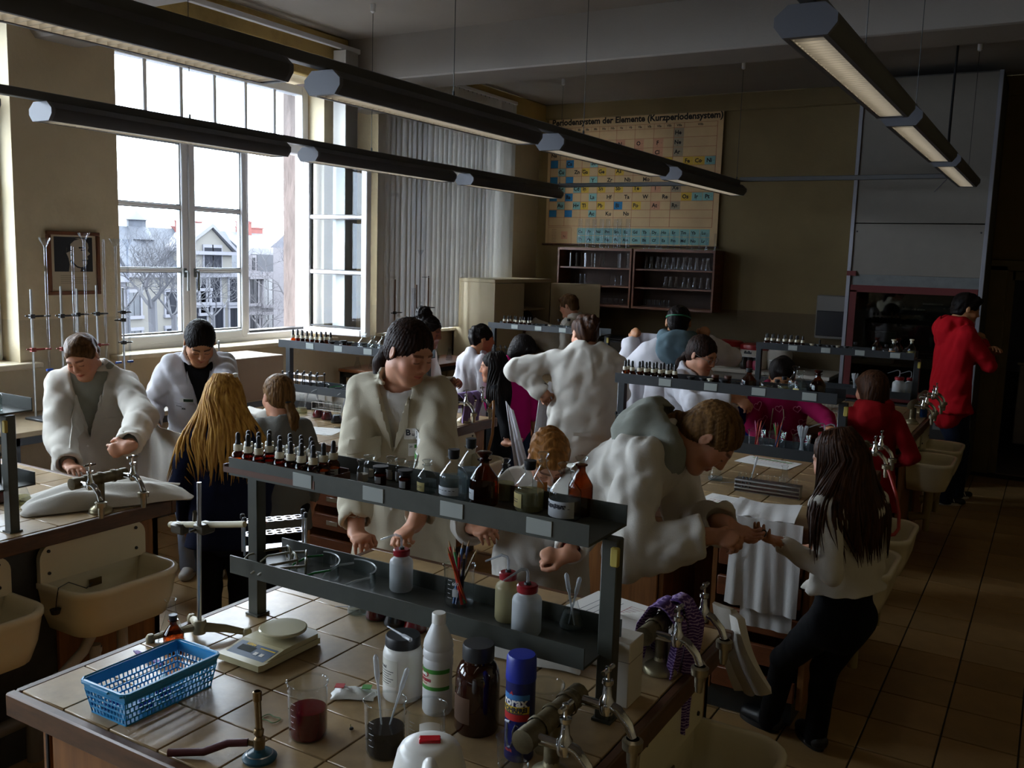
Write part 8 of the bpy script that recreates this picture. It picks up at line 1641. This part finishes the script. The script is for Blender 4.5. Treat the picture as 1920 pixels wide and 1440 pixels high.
for i in range(14): a = 2*PI*i/14; b.lathe([(0, -.006), (.005, -.003), (.005, .003), (0, .006)], 6, 0, MX.Translation(V(w1-seg(B.arm['R'][1], w1)*.012+.027*(math.cos(a)*unit(np.cross(seg(B.arm['R'][1], w1), [0, 0, 1]))+math.sin(a)*unit(np.cross(seg(B.arm['R'][1], w1), [0, 1, 0]))))))
b.obj('bead_bracelet', mat('dark_green_bead', '12301c', .3), r, -r.location)
# --- girl with long brown hair
w1 = (-0.789,3.300,0.958); B, r = start('girl with very long straight brown hair, white jumper and black jeans', (-0.677,3.480,1.370), .95, head=(.3, .25, .05), build=1.0, lean=.03, wr={'L': (w1, dict(d=seg(w1, (-0.854,3.200,1.002)), n=(.2, .3, .9), curl=.35, cuff=.98)), 'R': (('rel', .04, .13, .12), dict(curl=.5))}, poles={'L': (.3, -.5, -1), 'R': (1, -.5, -.5)}, feet={'L': (-0.896,3.776), 'R': (-0.694,3.738)})
body_mesh(B, r, SK1, .0045); hair_mesh(B, r, HB_BROWN, 'long', .005, 26, long_locks(B, 170, .32, 58, 300, .10, 26, .02, .007, .005, .95, (G := knit_field(B, .575, 1.0)), .03)); G.func(lambda X, Y, Z: Z-.79+0*X+0*Y, B.P0-.5, B.P0+np.array([.5, .5, .2]), .008); garment(B, r, 'white_jumper', G, KNIT, 27, .005, .008); trousers(B, r, BLKJ, 'trousers', .01, .95, 4, .115); shoes(B, r, SHOEB, SHOEB)
# --- small child with reddish hair in a coat
w1, w2 = (-1.748,2.740,0.978), (-1.345,2.700,0.963); B, r = start('small child with tousled reddish blond hair in an open white coat, hands raised', (-1.540,2.950,1.286), 3.6, head=(.85, .25, 0), build=1.0, wr={'R': (w1, dict(d=seg(w1, (-1.593,2.660,1.002)), n=(.3, .3, -.9), curl=.55, cuff=.9)), 'L': (w2, dict(d=seg(w2, (-1.443,2.640,0.964)), n=(.1, .6, -.8), curl=.95, cuff=.8))}, poles={'R': (-.8, .5, -.6), 'L': (.7, .5, -.8)})
body_mesh(B, r, SK1, .005); hair_mesh(B, r, HB_RED, 'short', .005, 28); F = coat_field(B, .3, 1.15, .3, 1.25); garment(B, r, 'lab_coat', F, COAT, 44, .007, .009); garment(B, r, 'red_shirt', knit_field(B, .47, .92), DKRED, 5, .003, .011); trousers(B, r, BLKJ)

# ================================================================ coats being held up
drape('held_coat', 'white coat held out by the leaning young woman behind the blonde girl', 'coat', [(-4.176,3.220,1.094), (-3.891,3.100,1.044), (-3.592,3.000,1.054), (-3.430,3.000,1.177)], [(-4.209,3.200,0.683), (-3.901,3.100,0.721), (-3.599,3.000,0.788), (-3.388,2.950,0.946)], COAT, 2.5, .03, (.4, -.9, 0), 4, 40, 30, .006)
drape('held_coat', 'white coat held up between both fists of the black-haired boy', 'coat', [(-2.630,6.160,1.453), (-2.442,6.170,1.449), (-2.231,6.140,1.435), (-2.044,6.060,1.460)], [(-2.652,6.160,0.637), (-2.410,6.200,0.642), (-2.169,6.200,0.673), (-1.983,6.100,0.732)], COATL, 3.5, .035, (.2, -1, 0), 6, 44, 30, .006)
drape('held_coat', 'white coat held open by the broad woman for the girl in pink', 'coat', [(-2.890,5.300,1.072), (-2.875,5.400,1.145), (-2.780,5.450,1.124)], [(-2.896,5.200,0.578), (-2.818,5.300,0.571), (-2.723,5.400,0.585)], COATL, 2, .03, (.2, -1, 0), 8, 30, 30, .006)
drape('held_coat', 'white coat trailing behind the girl in black', 'coat', [(-3.151,5.300,0.994), (-3.090,5.300,0.935)], [(-2.971,5.200,0.404), (-2.861,5.200,0.494)], COATL, 1, .02, (.3, -1, 0), 9, 14, 24, .006)
t = thing('blue_jacket', 'bright blue jacket of a hidden child between the girl with glasses and the magenta child', 'jacket', (0, 0, 0)); MB().grid(lambda u, v: V((-1.724,5.750,1.029)).lerp(V((-1.513,5.750,1.181)), u).lerp(V((-1.635,5.600,0.618)).lerp(V((-1.462,5.600,0.644)), u), v)+V((0, -.03*math.sin(PI*v)-.02*math.sin(8*u+3*v), 0)), 16, 16, 0, None, .01).obj('jacket_body', cloth('blue_fabric', '12246e', .05), t, ang=1.4)  # bare cloth sheet stands in for a mostly hidden child in blue
# hair-tie handed over between the two students
t = thing('hair_tie', 'dark elastic hair tie passed between two hands', 'hair tie', (-0.831,3.180,1.016)); MB().tube([(.022*math.cos(a), .012*math.sin(2*a), .012*math.sin(a)) for a in [2*PI*i/24 for i in range(25)]], .0028, 5).obj('elastic', BLACK, t)
